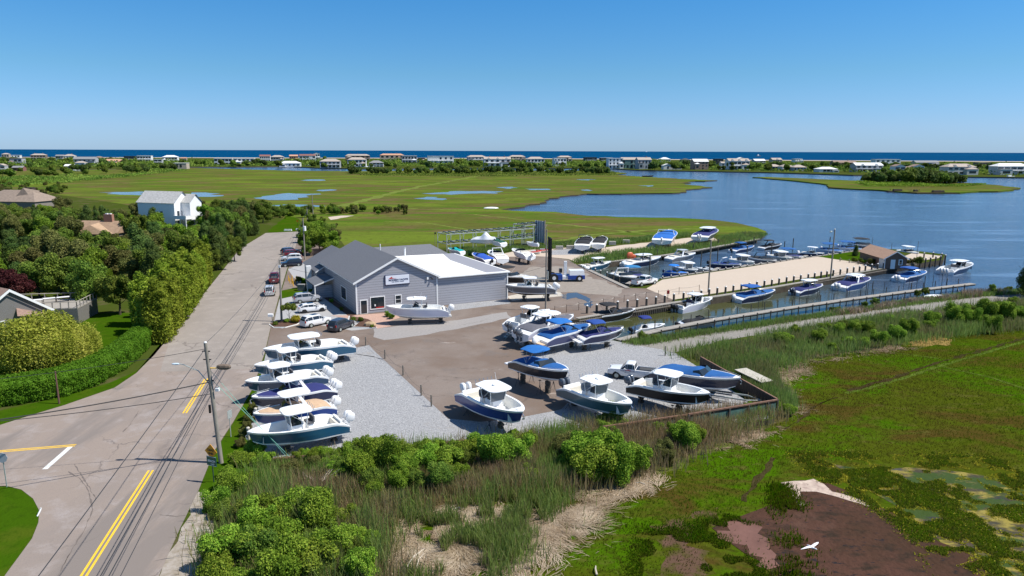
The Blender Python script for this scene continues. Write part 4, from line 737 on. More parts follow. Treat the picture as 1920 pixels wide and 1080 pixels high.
# ------------------------------------------------------------------ generic house
def house(u0, u1, vt, vb, roof='hip', wall=(.6, .6, .58), rc=(.25, .2, .17), lab='', rows=2, depth=.7, z=0, cols=None, porch=False, chim=0, rot=None, cat='house', dorm=0, wm=None):
    c = G((u0+u1)/2, vb, z); L_ = (G(u1, vb, z)-G(u0, vb, z)).length; hh = max(3, hgt((u0+u1)/2, vt, c)-z); c.z = z
    W = mat('wall_%02d%02d%02d' % tuple(int(x*99) for x in wall), wall, .7, noise=.05, scale=.5); RM = mat('roof_%02d%02d%02d' % tuple(int(x*99) for x in rc), rc, .85, noise=.15, scale=1)
    ang = math.atan2(G(u1, vb, z).y-G(u0, vb, z).y, G(u1, vb, z).x-G(u0, vb, z).x)+(rot or 0)
    t = thing('house', lab, cat, c, ang); D = L_*depth if L_ < 22 else 14; rh = 0 if roof == 'flat' else min(hh*.38, max(2, D*.25)); eh = hh-rh; x, y = L_/2, D
    b = MB(); b.box((0, y/2, eh/2-.5), (L_, D, eh+1), W); b.build('wall', t)
    b = MB(); e = .5
    if roof == 'flat':
        b.box((0, y/2, eh+.15), (L_+.8, D+.8, .35), RM)
    elif roof == 'hip':
        k = min(x*.75, D/2); b.add([(-x-e, -e, eh), (x+e, -e, eh), (x+e, y+e, eh), (-x-e, y+e, eh), (-x+k, y/2, hh), (x-k, y/2, hh), (-x-e, -e, eh-.25), (x+e, -e, eh-.25), (x+e, y+e, eh-.25), (-x-e, y+e, eh-.25)], [(0, 1, 5, 4), (1, 2, 5), (2, 3, 4, 5), (3, 0, 4), (0, 6, 7, 1), (1, 7, 8, 2), (3, 9, 6, 0), (2, 8, 9, 3)], RM)
    elif roof == 'gable':       # ridge along x
        b.add([(-x-e, -e, eh), (x+e, -e, eh), (x+e, y/2, hh), (-x-e, y/2, hh), (x+e, y+e, eh), (-x-e, y+e, eh)], [(0, 1, 2, 3), (3, 2, 4, 5)], RM)
        b.add([(-x, 0, eh), (-x, y/2, hh-.15), (-x, y, eh), (x, 0, eh), (x, y/2, hh-.15), (x, y, eh)], [(0, 1, 2), (5, 4, 3)], W)
    else:                       # front gable
        b.add([(-x-e, -e, eh), (0, -e, hh), (0, y+e, hh), (-x-e, y+e, eh), (x+e, -e, eh), (x+e, y+e, eh)], [(0, 3, 2, 1), (1, 2, 5, 4)], RM)
        b.add([(-x, 0, eh), (0, 0, hh-.15), (x, 0, eh), (-x, y, eh), (0, y, hh-.15), (x, y, eh)], [(0, 1, 2), (5, 4, 3)], W)
    rf = b.build('roof', t)
    if L_ > 14 and random.random() < .7:
        sd = random.choice((-1, 1)); wl = L_*random.uniform(.25, .4); wh = eh*random.uniform(.45, .75); cx_ = sd*(x-wl/2-.4); b = MB(); b.box((cx_, -2.2, wh/2-.3), (wl, 4.6, wh+.6), W); wg = b.build('side_wing', t); b = MB()
        if random.random() < .5: b.box((cx_, -2.2, wh+.2), (wl+.7, 5.2, .3), RM)
        else: b.add([(cx_-wl/2-.4, -4.9, wh), (cx_+wl/2+.4, -4.9, wh), (cx_+wl/2+.4, .2, wh), (cx_-wl/2-.4, .2, wh), (cx_, -2.5, wh+min(2.4, wl*.3))], [(0, 1, 4), (1, 2, 4), (2, 3, 4), (3, 0, 4)], RM)
        b.build('wing_roof', wg); MB().box((cx_, -4.52, wh*.5), (wl*.6, .1, wh*.42), GLASS).build('wing_window', wg)
    for i in range(chim): bb = MB(); px = (-.55+1.1*i/max(1, chim-1))*x if chim > 1 else x*.4; bb.box((px, y*.5, hh+.4), (1.1, 1.1, 2.4), mat('chimney_brick', (.32, .16, .11), .9)); bb.build('chimney', rf)
    for i in range(dorm):
        px = -x+L_*(i+.5)/dorm; s = min(2.6, L_/dorm*.35); bb = MB(); bb.add([(px-s, -.7, eh-.1), (px, -.7, eh+s*.9), (px+s, -.7, eh-.1), (px, y*.4, eh+s*.9), (px-s, 0, eh-.1), (px+s, 0, eh-.1)], [(0, 2, 1), (0, 1, 3, 4), (1, 2, 5, 3)], RM)
        bb.add([(px-s*.8, -.75, eh), (px, -.75, eh+s*.68), (px+s*.8, -.75, eh)], [(0, 2, 1)], TRIM); bb.build('dormer', rf)
    cols = cols or max(2, min(5, int(L_/4.5))); fh = eh/rows
    wb = MB(); wb.box((0, 0, 0), (L_/cols*random.choice((.35, .5, .62, .8)), .2, fh*random.uniform(.38, .6)), wm or GLASS); wme = None
    for r_ in range(rows):
        for i in range(cols):
            if random.random() < .06: continue
            if wme is None: o = wb.build('window', t); wme = o
            else: o = wme.copy(); sc.collection.objects.link(o); o.parent = t
            o.location = (-x+L_*(i+.5)/cols, -.06, fh*(r_+.52))
    if porch or (rows > 1 and random.random() < .4):
        b = MB(); b.box((0, -1.1, fh), (L_*.96, 2.2, .25), TRIM)
        for i in range(cols+1): b.box((-x*.95+L_*.95*i/cols, -2.1, fh/2), (.3, .3, fh), TRIM)
        b.box((0, -2.15, fh+1), (L_*.96, .08, .12), TRIM)
        for i in range(cols*2+1): b.box((-x*.95+L_*.95*i/cols/2, -2.15, fh+.5), (.12, .08, 1), TRIM)
        b.build('balcony', t)
    return t
Wt, Tn, Gr, Br, Dk = (.68, .68, .66), (.42, .35, .28), (.36, .37, .38), (.20, .14, .105), (.06, .065, .07)
rT, rG, rB, rW, rO, rR = (.38, .32, .27), (.22, .22, .22), (.24, .17, .13), (.68, .68, .66), (.48, .27, .17), (.22, .10, .08)
HS = [(4, 18, 287, 301, 'hip', Tn, rT, 'tan hip roofed house, leftmost on the horizon', {}), (22, 38, 291, 300, 'flat', Wt, rW, 'small white flat roofed house at the far left skyline', {}), (19, 42, 297, 312, 'flat', Gr, rB, 'grey house with brown roof below the white flat one at the far left', {}),
 (23, 43, 311, 320, 'gable', rR, rG, 'low grey roof with a red end among trees at far left', dict(rows=1)), (-8, 10, 307, 324, 'gablef', Gr, rT, 'grey gabled house cut by the left edge of the picture', {}), (58, 86, 288, 300, 'hip', Br, rT, 'brown hip roofed house with two pale chimneys', dict(chim=2)),
 (105, 120, 290, 303, 'gable', Gr, rG, 'grey blue house at the left of a white complex', {}), (119, 140, 289, 303, 'hip', Wt, rT, 'white house with tall chimney on the left skyline', dict(chim=1)), (139, 180, 294, 311, 'gable', Gr, rG, 'large grey gabled house behind the cupola house', dict(rows=2)), (142, 160, 302, 320, 'hip', Wt, rT, 'white house with a cupola at the marsh edge', {}),
 (121, 141, 308, 319, 'gable', Wt, rW, 'white garage beside the cupola house', dict(rows=1)), (191, 231, 298, 309, 'hip', Wt, rO, 'wide orange roofed house right of the grey gabled one', dict(rows=1)), (176, 194, 293, 302, 'hip', Tn, rB, 'brown roof behind the orange roofed house', {}), (233, 256, 293, 304, 'flat', Dk, Dk, 'dark flat roofed house on the left skyline', {}),
 (258, 284, 292, 305, 'flat', Wt, rW, 'bright white flat house left of centre left', {}), (289, 304, 299, 309, 'flat', Gr, rW, 'small grey modern house beside the white hip roof', {}), (305, 333, 291, 305, 'hip', Wt, rW, 'white house with dark widow walk', {}), (322, 350, 306, 316, 'flat', Tn, rW, 'low tan boathouse at the end of the channel', dict(rows=1)),
 (339, 350, 295, 301, 'gable', Tn, rO, 'tiny orange roof on the skyline', {}), (402, 436, 297, 310, 'flat', Wt, rW, 'left block of a long white modern house', {}), (438, 477, 297, 310, 'flat', Wt, rW, 'right block of a long white modern house', {}), (487, 507, 290, 303, 'gable', Wt, rR, 'white house with red brown roof', {}), (508, 532, 291, 305, 'hip', Gr, rT, 'grey hip roofed house right of the white red roofed one', {}),
 (543, 559, 290, 302, 'gable', Br, rO, 'orange brown gabled house', {}), (562, 592, 289, 303, 'gable', Wt, rR, 'white house with long brown roof', dict(chim=1)), (588, 600, 286, 300, 'gablef', Wt, rW, 'steep white gable beside the long brown roof', {}), (524, 563, 302, 312.5, 'hip', Wt, rW, 'low white house by the boats on the channel', dict(rows=1)), (600, 638, 298, 315, 'hip', Gr, rT, 'grey shingle house with wide porches', {}),
 (648, 694, 289, 302, 'hip', Br, rT, 'large tan roofed house with three chimneys', dict(chim=3)), (652, 687, 295, 313, 'hip', Wt, rT, 'white house in front of the three chimney house', {}), (692, 719, 301, 313, 'hip', Wt, rG, 'white low house right of the tan roofs', {}), (713, 758, 288, 303, 'hip', Tn, rO, 'large orange tiled house', dict(chim=1)),
 (754, 782, 292, 308, 'flat', Gr, rW, 'grey green glass house right of the orange tiles', {}), (784, 797, 296, 306, 'flat', Br, Tn, 'small brown flat house between round trees', {}), (802, 851, 293, 309, 'flat', Wt, rW, 'big white modern house with black windows', dict(rows=2, cols=5)), (877, 911, 291, 305, 'hip', Gr, rT, 'grey house left of the three dormer mansion', {}),
 (908, 958, 294, 313, 'gable', Wt, rT, 'white mansion with three dormers and a tan roof', dict(dorm=3, chim=2)), (956, 985, 291, 303, 'hip', Tn, rT, 'tan gabled house right of the mansion', dict(chim=1)), (989, 1021, 294, 311, 'hip', Wt, rT, 'white two storey house with pale roof at centre', {}), (1039, 1062, 297, 312, 'flat', Wt, rW, 'white house with stacked balconies', {}),
 (1047, 1072, 292, 303, 'hip', Tn, rT, 'tan hip roof behind the stacked balconies', {}), (1097, 1119, 295, 306, 'flat', Dk, Dk, 'dark blue flat house among trees', {}), (1127, 1149, 296, 306, 'flat', Dk, rW, 'dark house with white roof edge', {}), (1141, 1168, 297, 316, 'flat', Wt, rW, 'white terraced modern house on the seawall', dict(rows=3)),
 (1166, 1195, 295, 316, 'gable', (.12, .22, .2), rT, 'green glass fronted house', dict(rows=2, cols=4)), (1196, 1221, 295, 317, 'gable', Gr, rT, 'tall grey house with green windows beside the glass one', dict(chim=1)), (1239, 1257, 295, 307, 'hip', Wt, rW, 'white roofed house above the low double gable', {}), (1244, 1261, 307, 318, 'gablef', Wt, rW, 'left gable of the low white waterside house', dict(rows=1)),
 (1262, 1278, 308, 318, 'gablef', Wt, rW, 'right gable of the low white waterside house', dict(rows=1)), (1279, 1294, 297, 306, 'hip', Dk, Dk, 'dark hip roof left of the brick house', {}), (1301, 1328, 298, 318, 'gable', (.28, .2, .16), rW, 'brown brick modern house with white metal roof', dict(rows=3)), (1341, 1356, 298, 311, 'flat', Dk, Dk, 'dark boxy house left of the white shingle mansion', {}),
 (1352, 1366, 303, 318, 'gable', Wt, rT, 'small white wing left of the white shingle mansion', {}), (1366, 1405, 297, 319, 'gable', Wt, rT, 'white shingle mansion with peaked gables by the water', dict(dorm=3)), (1384, 1397, 295, 308, 'gablef', Wt, rW, 'pointed white tower of the shingle mansion', {}), (1415, 1435, 298, 309, 'gable', Gr, rW, 'grey white gable at the right end of the mansion trees', {}),
 (1448, 1466, 296, 310, 'gable', Tn, rT, 'tall tan house above the long low house', dict(dorm=1)), (1442, 1465, 308, 319, 'hip', Gr, rT, 'left wing of the long low house', dict(rows=1)), (1466, 1488, 308, 320, 'hip', Wt, rT, 'white centre of the long low house', {}), (1488, 1512, 309, 321, 'hip', Gr, rT, 'right wing of the long low house', dict(rows=1)), (1490, 1504, 298, 306, 'flat', Wt, rW, 'white box house on the skyline', {}),
 (1536, 1570, 313, 323, 'hip', Wt, rW, 'small white cottage behind the dark seawall', dict(rows=1)), (1564, 1606, 301, 314, 'gable', Br, rB, 'long brown shingle house', dict(chim=1)), (1604, 1655, 305, 323, 'gable', Gr, rW, 'grey house with bright white roof and two dormers', dict(dorm=2, cols=5)), (1641, 1688, 299, 311, 'flat', Wt, rW, 'long white flat roofed house behind the white roof', {}),
 (1677, 1697, 308, 327, 'gablef', Wt, rB, 'left gable of the white house behind the islet grove', {}), (1712, 1732, 308, 327, 'gablef', Wt, rB, 'right gable of the white house behind the islet grove', {}), (1697, 1712, 312, 327, 'gable', Wt, rB, 'brown roofed link between the two white gables', {}), (1717, 1760, 301, 313, 'gable', Gr, rG, 'grey shingle house above the islet grove', {}),
 (1776, 1829, 307, 328, 'hip', (.55, .53, .48), rT, 'cream house with two pyramid roofs on the seawall', dict(dorm=2, cols=5)), (1836, 1857, 305, 316, 'flat', Br, Tn, 'small brown flat house near the right edge', {}), (1869, 1930, 306, 328, 'hip', (.5, .5, .5), rW, 'large house with white roof at the right edge', dict(cols=5))]
for (u0, u1, vt, vb, rf, wl_, rc, lab, kw) in HS: house(u0, u1, vt, vb, rf, wl_, rc, lab, **kw)

# white house on the left, three roofs in the wood, shingled cottage with deck
wp = G(300, 415); t = thing('white_house', 'tall white farmhouse with grey roof and front balcony among the trees', 'house', G(262, 424), -R(18)); RG = mat('old_grey_roof', (.42, .41, .39), .9, noise=.2, scale=1.5)
Lh, Dh, He, Hr = 15.5, 8, 8.3, 11.8
b = MB(); b.box((Lh/2, Dh/2, He/2), (Lh, Dh, He), TRIM); b.add([(0, 0, He), (0, Dh/2, Hr), (0, Dh, He), (Lh, 0, He), (Lh, Dh/2, Hr), (Lh, Dh, He)], [(0, 1, 2), (5, 4, 3)], TRIM); b.box((Lh+1.8, Dh/2+2, He/2), (3.6, 5.5, He), TRIM)
b.add([(Lh+3.6, Dh/2-.8, He), (Lh+3.6, Dh/2+2, He+2.6), (Lh+3.6, Dh/2+4.8, He)], [(2, 1, 0)], TRIM); b.build('wall', t)
b = MB(); b.add([(-.4, -.4, He-.1), (Lh+.4, -.4, He-.1), (Lh+.4, Dh/2, Hr+.15), (-.4, Dh/2, Hr+.15), (Lh+.4, Dh+.4, He-.1), (-.4, Dh+.4, He-.1)], [(0, 1, 2, 3), (3, 2, 4, 5)], RG); b.add([(Lh-2, Dh/2-1.1, He), (Lh+4, Dh/2-1.1, He), (Lh+4, Dh/2+2, He+2.8), (Lh-2, Dh/2+2, He+2.8), (Lh+4, Dh/2+5, He), (Lh-2, Dh/2+5, He)], [(0, 1, 2, 3), (3, 2, 4, 5)], RG); b.build('roof', t)
b = MB(); b.box((Lh+3.2, 1.2, 3.2), (5.2, 5.4, .3), TRIM)
for q in ((Lh+.9, -1.3), (Lh+3.3, -1.3), (Lh+5.6, -1.3), (Lh+5.6, 1.3), (Lh+5.6, 3.7)): b.box((*q, 1.6), (.25, .25, 3.2), TRIM); b.box((*q, 3.9), (.14, .14, 1.2), TRIM)
b.box((Lh+3.2, -1.35, 3.8), (5.2, .1, .9), TRIM); b.box((Lh+5.65, 1.2, 3.8), (.1, 5.2, .9), TRIM); b.build('balcony', t)
for x in (9.5,): window(x, x+1, 3.4, 5.4, t, name='window')
for z_, q in ((3.9, 1), (3.9, 5), (.8, 1), (.8, 5), (3.9, 3)):
    b = MB(); b.box((Lh+.06, q+.6, z_+.8), (.1, 1, 1.7), GLASS); b.build('window', t)
b = MB(); b.box((Lh+3.66, 4.5, 1.4), (.1, 1.6, 2.2), GLASS); b.build('window', t)
def hiproof(p, rz, L_, D, eh, hh, rc, lab, name='house', extra=None):
    t = thing(name, lab, 'house', p, rz); RM = mat('roof_'+lab[:8].replace(' ', '_'), rc, .9, noise=.2, scale=1.2); b = MB(); b.box((0, 0, eh/2), (L_, D, eh), mat('cedar_shingle', (.22, .19, .16), .9, noise=.2, scale=2)); b.build('wall', t)
    x, y, e = L_/2, D/2, .5; b = MB(); k = D*.45
    if extra == 'gable': k = -e
    b.add([(-x-e, -y-e, eh), (x+e, -y-e, eh), (x+e, y+e, eh), (-x-e, y+e, eh), (-x+k, 0, hh), (x-k, 0, hh)], [(0, 1, 5, 4), (1, 2, 5), (2, 3, 4, 5), (3, 0, 4)], RM); return t, b.build('roof', t), RM
t, r_, m_ = hiproof(G(40, 398), R(-8), 27, 15, 5, 9.3, (.24, .185, .145), 'big brown hip roofed house partly hidden by trees at the left edge'); MB().box((4.5, 1, 9.2), (3.4, 2, 2.2), mat('dark_brick', (.05, .035, .03), .9)).build('chimney', r_); MB().box((-6, -3.6, 7.05), (.9, .9, .15), TRIM).build('skylight', r_)
b = MB(); b.add([(5, 0, 9.3), (9, -3, 5), (1, -5, 5.0), (5, -3, 10.4), (9, 1, 9), (1, 1, 9)], [(2, 1, 3), (1, 4, 3), (5, 2, 3)], m_); b.build('roof_gable', r_)
t, r_, m_ = hiproof(G(190, 458), R(-4), 15, 9, 3.6, 6.6, (.30, .20, .13), 'brown shingled cottage roof with a brick chimney deep in the wood', extra='gable'); b = MB(); b.box((3, 0, 7.4), (2.4, 1, 2.0), mat('chimney_brick', (.32, .16, .11), .9)); b.box((2.5, 0, 8.5), (.6, .6, .25), TRIM); b.box((3.5, 0, 8.5), (.6, .6, .25), TRIM); b.build('chimney', r_)
b = MB(); b.add([(-4, -5.6, 3.6), (5.6, -5.6, 3.4), (.5, -4.5, 5.8), (.5, 0, 6.2), (7, -5, 3.6)], [(0, 1, 2), (0, 2, 3), (2, 1, 4, 3)], mat('light_brown_roof', (.40, .27, .17), .9, noise=.15, scale=2)); b.build('roof_gable', r_)
_a = G(17, 542, 6.9); p0 = _a-Matrix.Rotation(R(60), 3, 'Z') @ Vector((-1.6, -.5, 6.9)); p0.z = 0; t = thing('shingled_cottage', 'grey shingled cottage with brown gable roof behind the willow, at the left edge', 'house', p0, R(60)); SH = siding_mat('weathered_shingle', (.20, .19, .18), (.10, .095, .09), .18); RBn = mat('brown_shingle_roof', (.25, .165, .13), .9, noise=.2, scale=3)
b = MB(); b.add([(-8, 0, 0), (3.2, 0, 0), (3.2, 0, 3.4), (-1.6, 0, 6.6), (-6.5, 0, 3.4), (-8, 12, 0), (3.2, 12, 0), (3.2, 12, 3.4), (-1.6, 12, 6.6), (-6.5, 12, 3.4)], [(0, 1, 2, 3, 4), (9, 8, 7, 6, 5), (1, 6, 7, 2)], SH); b.build('wall', t)
b = MB(); b.add([(3.8, -.5, 3.1), (-1.6, -.5, 6.9), (-1.6, 12.5, 6.9), (3.8, 12.5, 3.1), (-7, -.5, 3.2), (-7, 12.5, 3.2)], [(0, 3, 2, 1), (1, 2, 5, 4)], RBn); b.add([(3.9, -.55, 3.0), (-1.6, -.55, 6.9), (-1.6, -.55, 6.5), (3.9, -.55, 2.6)], [(0, 1, 2, 3)], TRIM); b.add([(-1.6, -.55, 6.9), (-7, -.55, 3.1), (-7, -.55, 2.7), (-1.6, -.55, 6.5)], [(0, 1, 2, 3)], TRIM); b.build('roof', t)
b = MB(); b.add([(-.8, -.02, 4.0), (2.8, -.02, 2.6), (2.8, -1.8, 2.4), (-1.6, -1.8, 3.2)], [(0, 3, 2, 1)], RBn); b.build('dormer', t); window(-4, -2.6, .8, 2.4, t)
DKP = G(88, 570, 2.5); DKP.z = 0; dk = thing('raised_deck', 'raised grey timber deck with railing beside the shingled cottage', 'deck', DKP, R(10)); b = MB(); b.box((0, 0, 2.4), (11.5, 7.5, .2), PLANK); b.build('floor', dk); b = MB(); b.box((1, -3.7, 1.2), (9.5, .1, 2.3), SH); b.box((5.7, 0, 1.2), (.1, 7.4, 2.3), SH); b.build('skirt', dk)
b = MB()
for q0, q1 in (((-5.6, 3.7), (5.7, 3.7)), ((-1, -3.7), (5.7, -3.7)), ((5.7, -3.7), (5.7, 3.7))):
    b.tube([(*q0, 3.45), (*q1, 3.45)], .06, PLANK, 4); n = 6
    for i in range(n+1): x, y = q0[0]+(q1[0]-q0[0])*i/n, q0[1]+(q1[1]-q0[1])*i/n; b.box((x, y, 2.95), (.12, .12, 1), PLANK)
b.build('railing', dk)
pt = None
for i, (x, y) in enumerate(((-1.5, 0), (0, 1), (1.6, 1.6))):
    tt = thing('patio_table', 'long white topped table on the raised deck beside its benches', 'table', DKP+Matrix.Rotation(R(10), 3, 'Z') @ Vector((x, y, 2.5)), R(30), 'white tables on the deck'); MB().box((0, 0, .72), (1.9, .8, .05), TRIM).build('tabletop', tt)
    for s in (-.8, .8): MB().box((s, 0, .35), (.06, .6, .7), BLACK).build('leg', tt)

# hut on the quay
hpz = G(1611, 489); h2 = G(1657, 504); a = math.atan2(h2.y-hpz.y, h2.x-hpz.x)
t = thing('dock_hut', 'small dark shingled hut with brown gable roof on the quay', 'hut', hpz, a); Lx = (h2-hpz).length; e = G(1690, 497); Wd = 5.0
HB = siding_mat('hut_shingle', (.17, .10, .07), (.08, .05, .035), .15); HRf = mat('hut_roof', (.40, .25, .17), .9, noise=.15, scale=3); zt = 2.4; zr2 = 3.9
b = MB(); b.add([(0, 0, 0), (Lx, 0, 0), (Lx, 0, zt), (0, 0, zt), (0, Wd, 0), (Lx, Wd, 0), (Lx, Wd, zt), (0, Wd, zt), (Lx, Wd/2, zr2), (0, Wd/2, zr2)], [(0, 1, 2, 3), (1, 5, 6, 8, 2), (5, 4, 7, 6), (4, 0, 3, 9, 7)], HB); b.build('wall', t)
b = MB(); b.add([(-.4, -.4, zt-.1), (Lx+.3, -.4, zt-.1), (Lx+.3, Wd/2, zr2+.12), (-.4, Wd/2, zr2+.12), (Lx+.3, Wd+.4, zt-.1), (-.4, Wd+.4, zt-.1)], [(0, 1, 2, 3), (3, 2, 4, 5)], HRf); b.add([(Lx+.33, -.45, zt-.1), (Lx+.33, Wd/2, zr2+.14), (Lx+.33, Wd/2, zr2-.1), (Lx+.33, -.45, zt-.35)], [(0, 3, 2, 1)], TRIM); b.add([(Lx+.33, Wd/2, zr2+.14), (Lx+.33, Wd+.45, zt-.1), (Lx+.33, Wd+.45, zt-.35), (Lx+.33, Wd/2, zr2-.1)], [(0, 3, 2, 1)], TRIM); b.build('roof', t)
b = MB(); b.box((Lx+.05, Wd*.38, 1.05), (.08, 1.0, 2.1), TRIM); b.build('door', t); b = MB(); b.box((Lx+.05, Wd*.72, 1.5), (.08, .9, 1.3), TRIM); w_ = b.build('window', t); MB().box((Lx+.1, Wd*.72, 1.5), (.04, .5, 1.0), GLASS).build('pane', w_)
MB().box((Lx+.02, .08, 1.2), (.12, .16, 2.4), TRIM).build('corner_board', t); MB().box((Lx-1.2, -.02, 1.1), (2.2, .1, 2.1), mat('pale_boards', (.55, .55, .52), .7)).build('side_panel', t)

# ------------------------------------------------------------------ boats
def colmat(c, rough=.25): return mat('paint_%02d_%02d_%02d' % tuple(int(x*99) for x in c), c, rough, .5, coat=.4 if rough < .4 else 0)
CAN = lambda c: mat('canvas_%02d_%02d_%02d' % tuple(int(x*99) for x in c), c, .85, noise=.12, scale=2.5, bump=.15, bscale=3)
def sheer_fn(t): return (1.0+.24*max(0, t)**1.7)*(1 if t > .16 else .70+.30*(max(t, 0)/.16)**.8)
def hull_pts(L, B, D, N=22):
    rows = []
    for i in range(N+1):
        t = i/N; x = -L/2+L*t; f = 1 if t < .45 else max(0, 1-((t-.45)/.55)**2.5)**.8; f *= .93+.07*min(1, t/.4); w_ = B/2*f
        s = D*sheer_fn(t); cw = B/2*.86*(1 if t < .3 else max(0, 1-((t-.3)/.68)**1.5)) if t < .98 else 0; k = 0 if t < .5 else (s*.50)*((t-.5)/.5)**1.8
        hc = .28*D+.16*D*max(0, (t-.35)/.65)**1.7; hc = max(hc, k); rk = lambda h: -L*.105*(1-min(1, h/s))*max(0, (t-.55)/.45)**2
        mid = lambda q: cw+(w_-cw)*(q**.8 if t < .6 else q**1.25)
        r = [(x+rk(k), 0, k), (x+rk(hc), cw, hc)]
        for q in (.10, .45, .84): h = hc+(s-hc)*q; r.append((x+rk(h), mid(q), h))
        r += [(x, w_, s), (x, max(0, w_-.20), s+.01), (x, max(0, w_-.24), s+.01)]; rows.append(r)
    return rows
def wat(r, h, m=.06):                 # (x, half width) inside the hull at height h
    for a, c in zip(r[:5], r[1:6]):
        if a[2] <= h <= c[2]+1e-6:
            f = (h-a[2])/max(1e-6, c[2]-a[2]); return a[0]+(c[0]-a[0])*f, max(0, min(r[7][1], a[1]+(c[1]-a[1])*f)-m)
    return (r[5][0], 0) if h < r[0][2] else (r[5][0], max(0, r[5][1]-m))
def make_motor(parent, x, y, z, s, c, tilt=0):
    CM = colmat(c); m3 = Matrix.Rotation(-tilt, 3, 'Y')
    q = lambda *p: tuple(Vector((x, y, z))+m3 @ (Vector(p)*s))
    b = MB(); b.ell(q(-.28, 0, .62), (.40*s, .235*s, .42*s), CM, 12, 8, .72, m3); mo = b.build('outboard_motor', parent, True)
    b = MB(); b.tube([q(-.22, 0, .3), q(-.2, 0, -.62)], .13*s, CM, 8, .085*s); b.ell(q(-.24, 0, -.68), (.34*s, .075*s, .085*s), CM, 8, 5); b.box(q(-.3, 0, -.45), (.45*s, .3*s, .03), CM, M=m3); b.box(q(.05, 0, .12), (.3*s, .26*s, .4*s), CM, M=m3); b.build('motor_leg', mo)
    b = MB(); pc = Vector(q(-.62, 0, -.68))
    for k in range(3): a = k*2.09; b.add([pc, pc+m3 @ Vector((.02, .2*s*cos(a-.35), .2*s*sin(a-.35))), pc+m3 @ Vector((-.05, .2*s*cos(a+.35), .2*s*sin(a+.35)))], [(0, 1, 2)], ALU)
    b.build('propeller', mo)
def slab(b, xs, half, z, th, m, camber=.08, e=.75, nx=14):
    x0, x1 = xs; top, bot = [], []
    for i in range(nx+1):
        t = .5-.5*cos(pi*i/nx); q = abs(2*t-1); f = (1-q**9)**.5*.998+.002; rt, rb = [], []
        for j in range(7):
            y = half*f*(j/3-1); c = camber*(1-(j/3-1)**2)+camber*.6*(1-(2*t-1)**2); rt.append((x0+(x1-x0)*t, y, z+c+th)); rb.append((x0+(x1-x0)*t, y, z+c*.8))
        top.append(rt); bot.append(rb)
    b.grid(top, m); b.grid([r[::-1] for r in bot], m)
    for A, Bq in ((top, bot),):
        ed = [r[0] for r in A]+A[-1][1:]+[r[-1] for r in A[::-1]][1:]+A[0][::-1][1:]; eb = [r[0] for r in Bq]+Bq[-1][1:]+[r[-1] for r in Bq[::-1]][1:]+Bq[0][::-1][1:]; b.grid([ed, eb], m)
def cover(b, rows, L, D, t0, t1, hf, m, inset=.12):
    g = []; N = 14
    for i in range(N+1):
        t = t0+(t1-t0)*i/N; k = t*(len(rows)-1); a = int(min(k, len(rows)-2)); f = k-a; w_ = rows[a][5][1]*(1-f)+rows[a+1][5][1]*f-inset; s = D*sheer_fn(t); x = -L/2+L*t; w_ = max(.02, w_); hp_ = hf((t-t0)/(t1-t0))
        g.append([(x, w_*q, s+.03+(hp_*(1-abs(q)**2.6))+random.uniform(-.012, .012)) for q in (1, .92, .75, .45, .15, -.15, -.45, -.75, -.92, -1)])
    b.grid(g, m)
    for r in (g[0], g[-1]): b.add(r+[(r[-1][0], r[-1][1], r[-1][2]-.02), (r[0][0], r[0][1], r[0][2]-.02)], [tuple(range(len(r)+2))], m)
BOATN = [0]
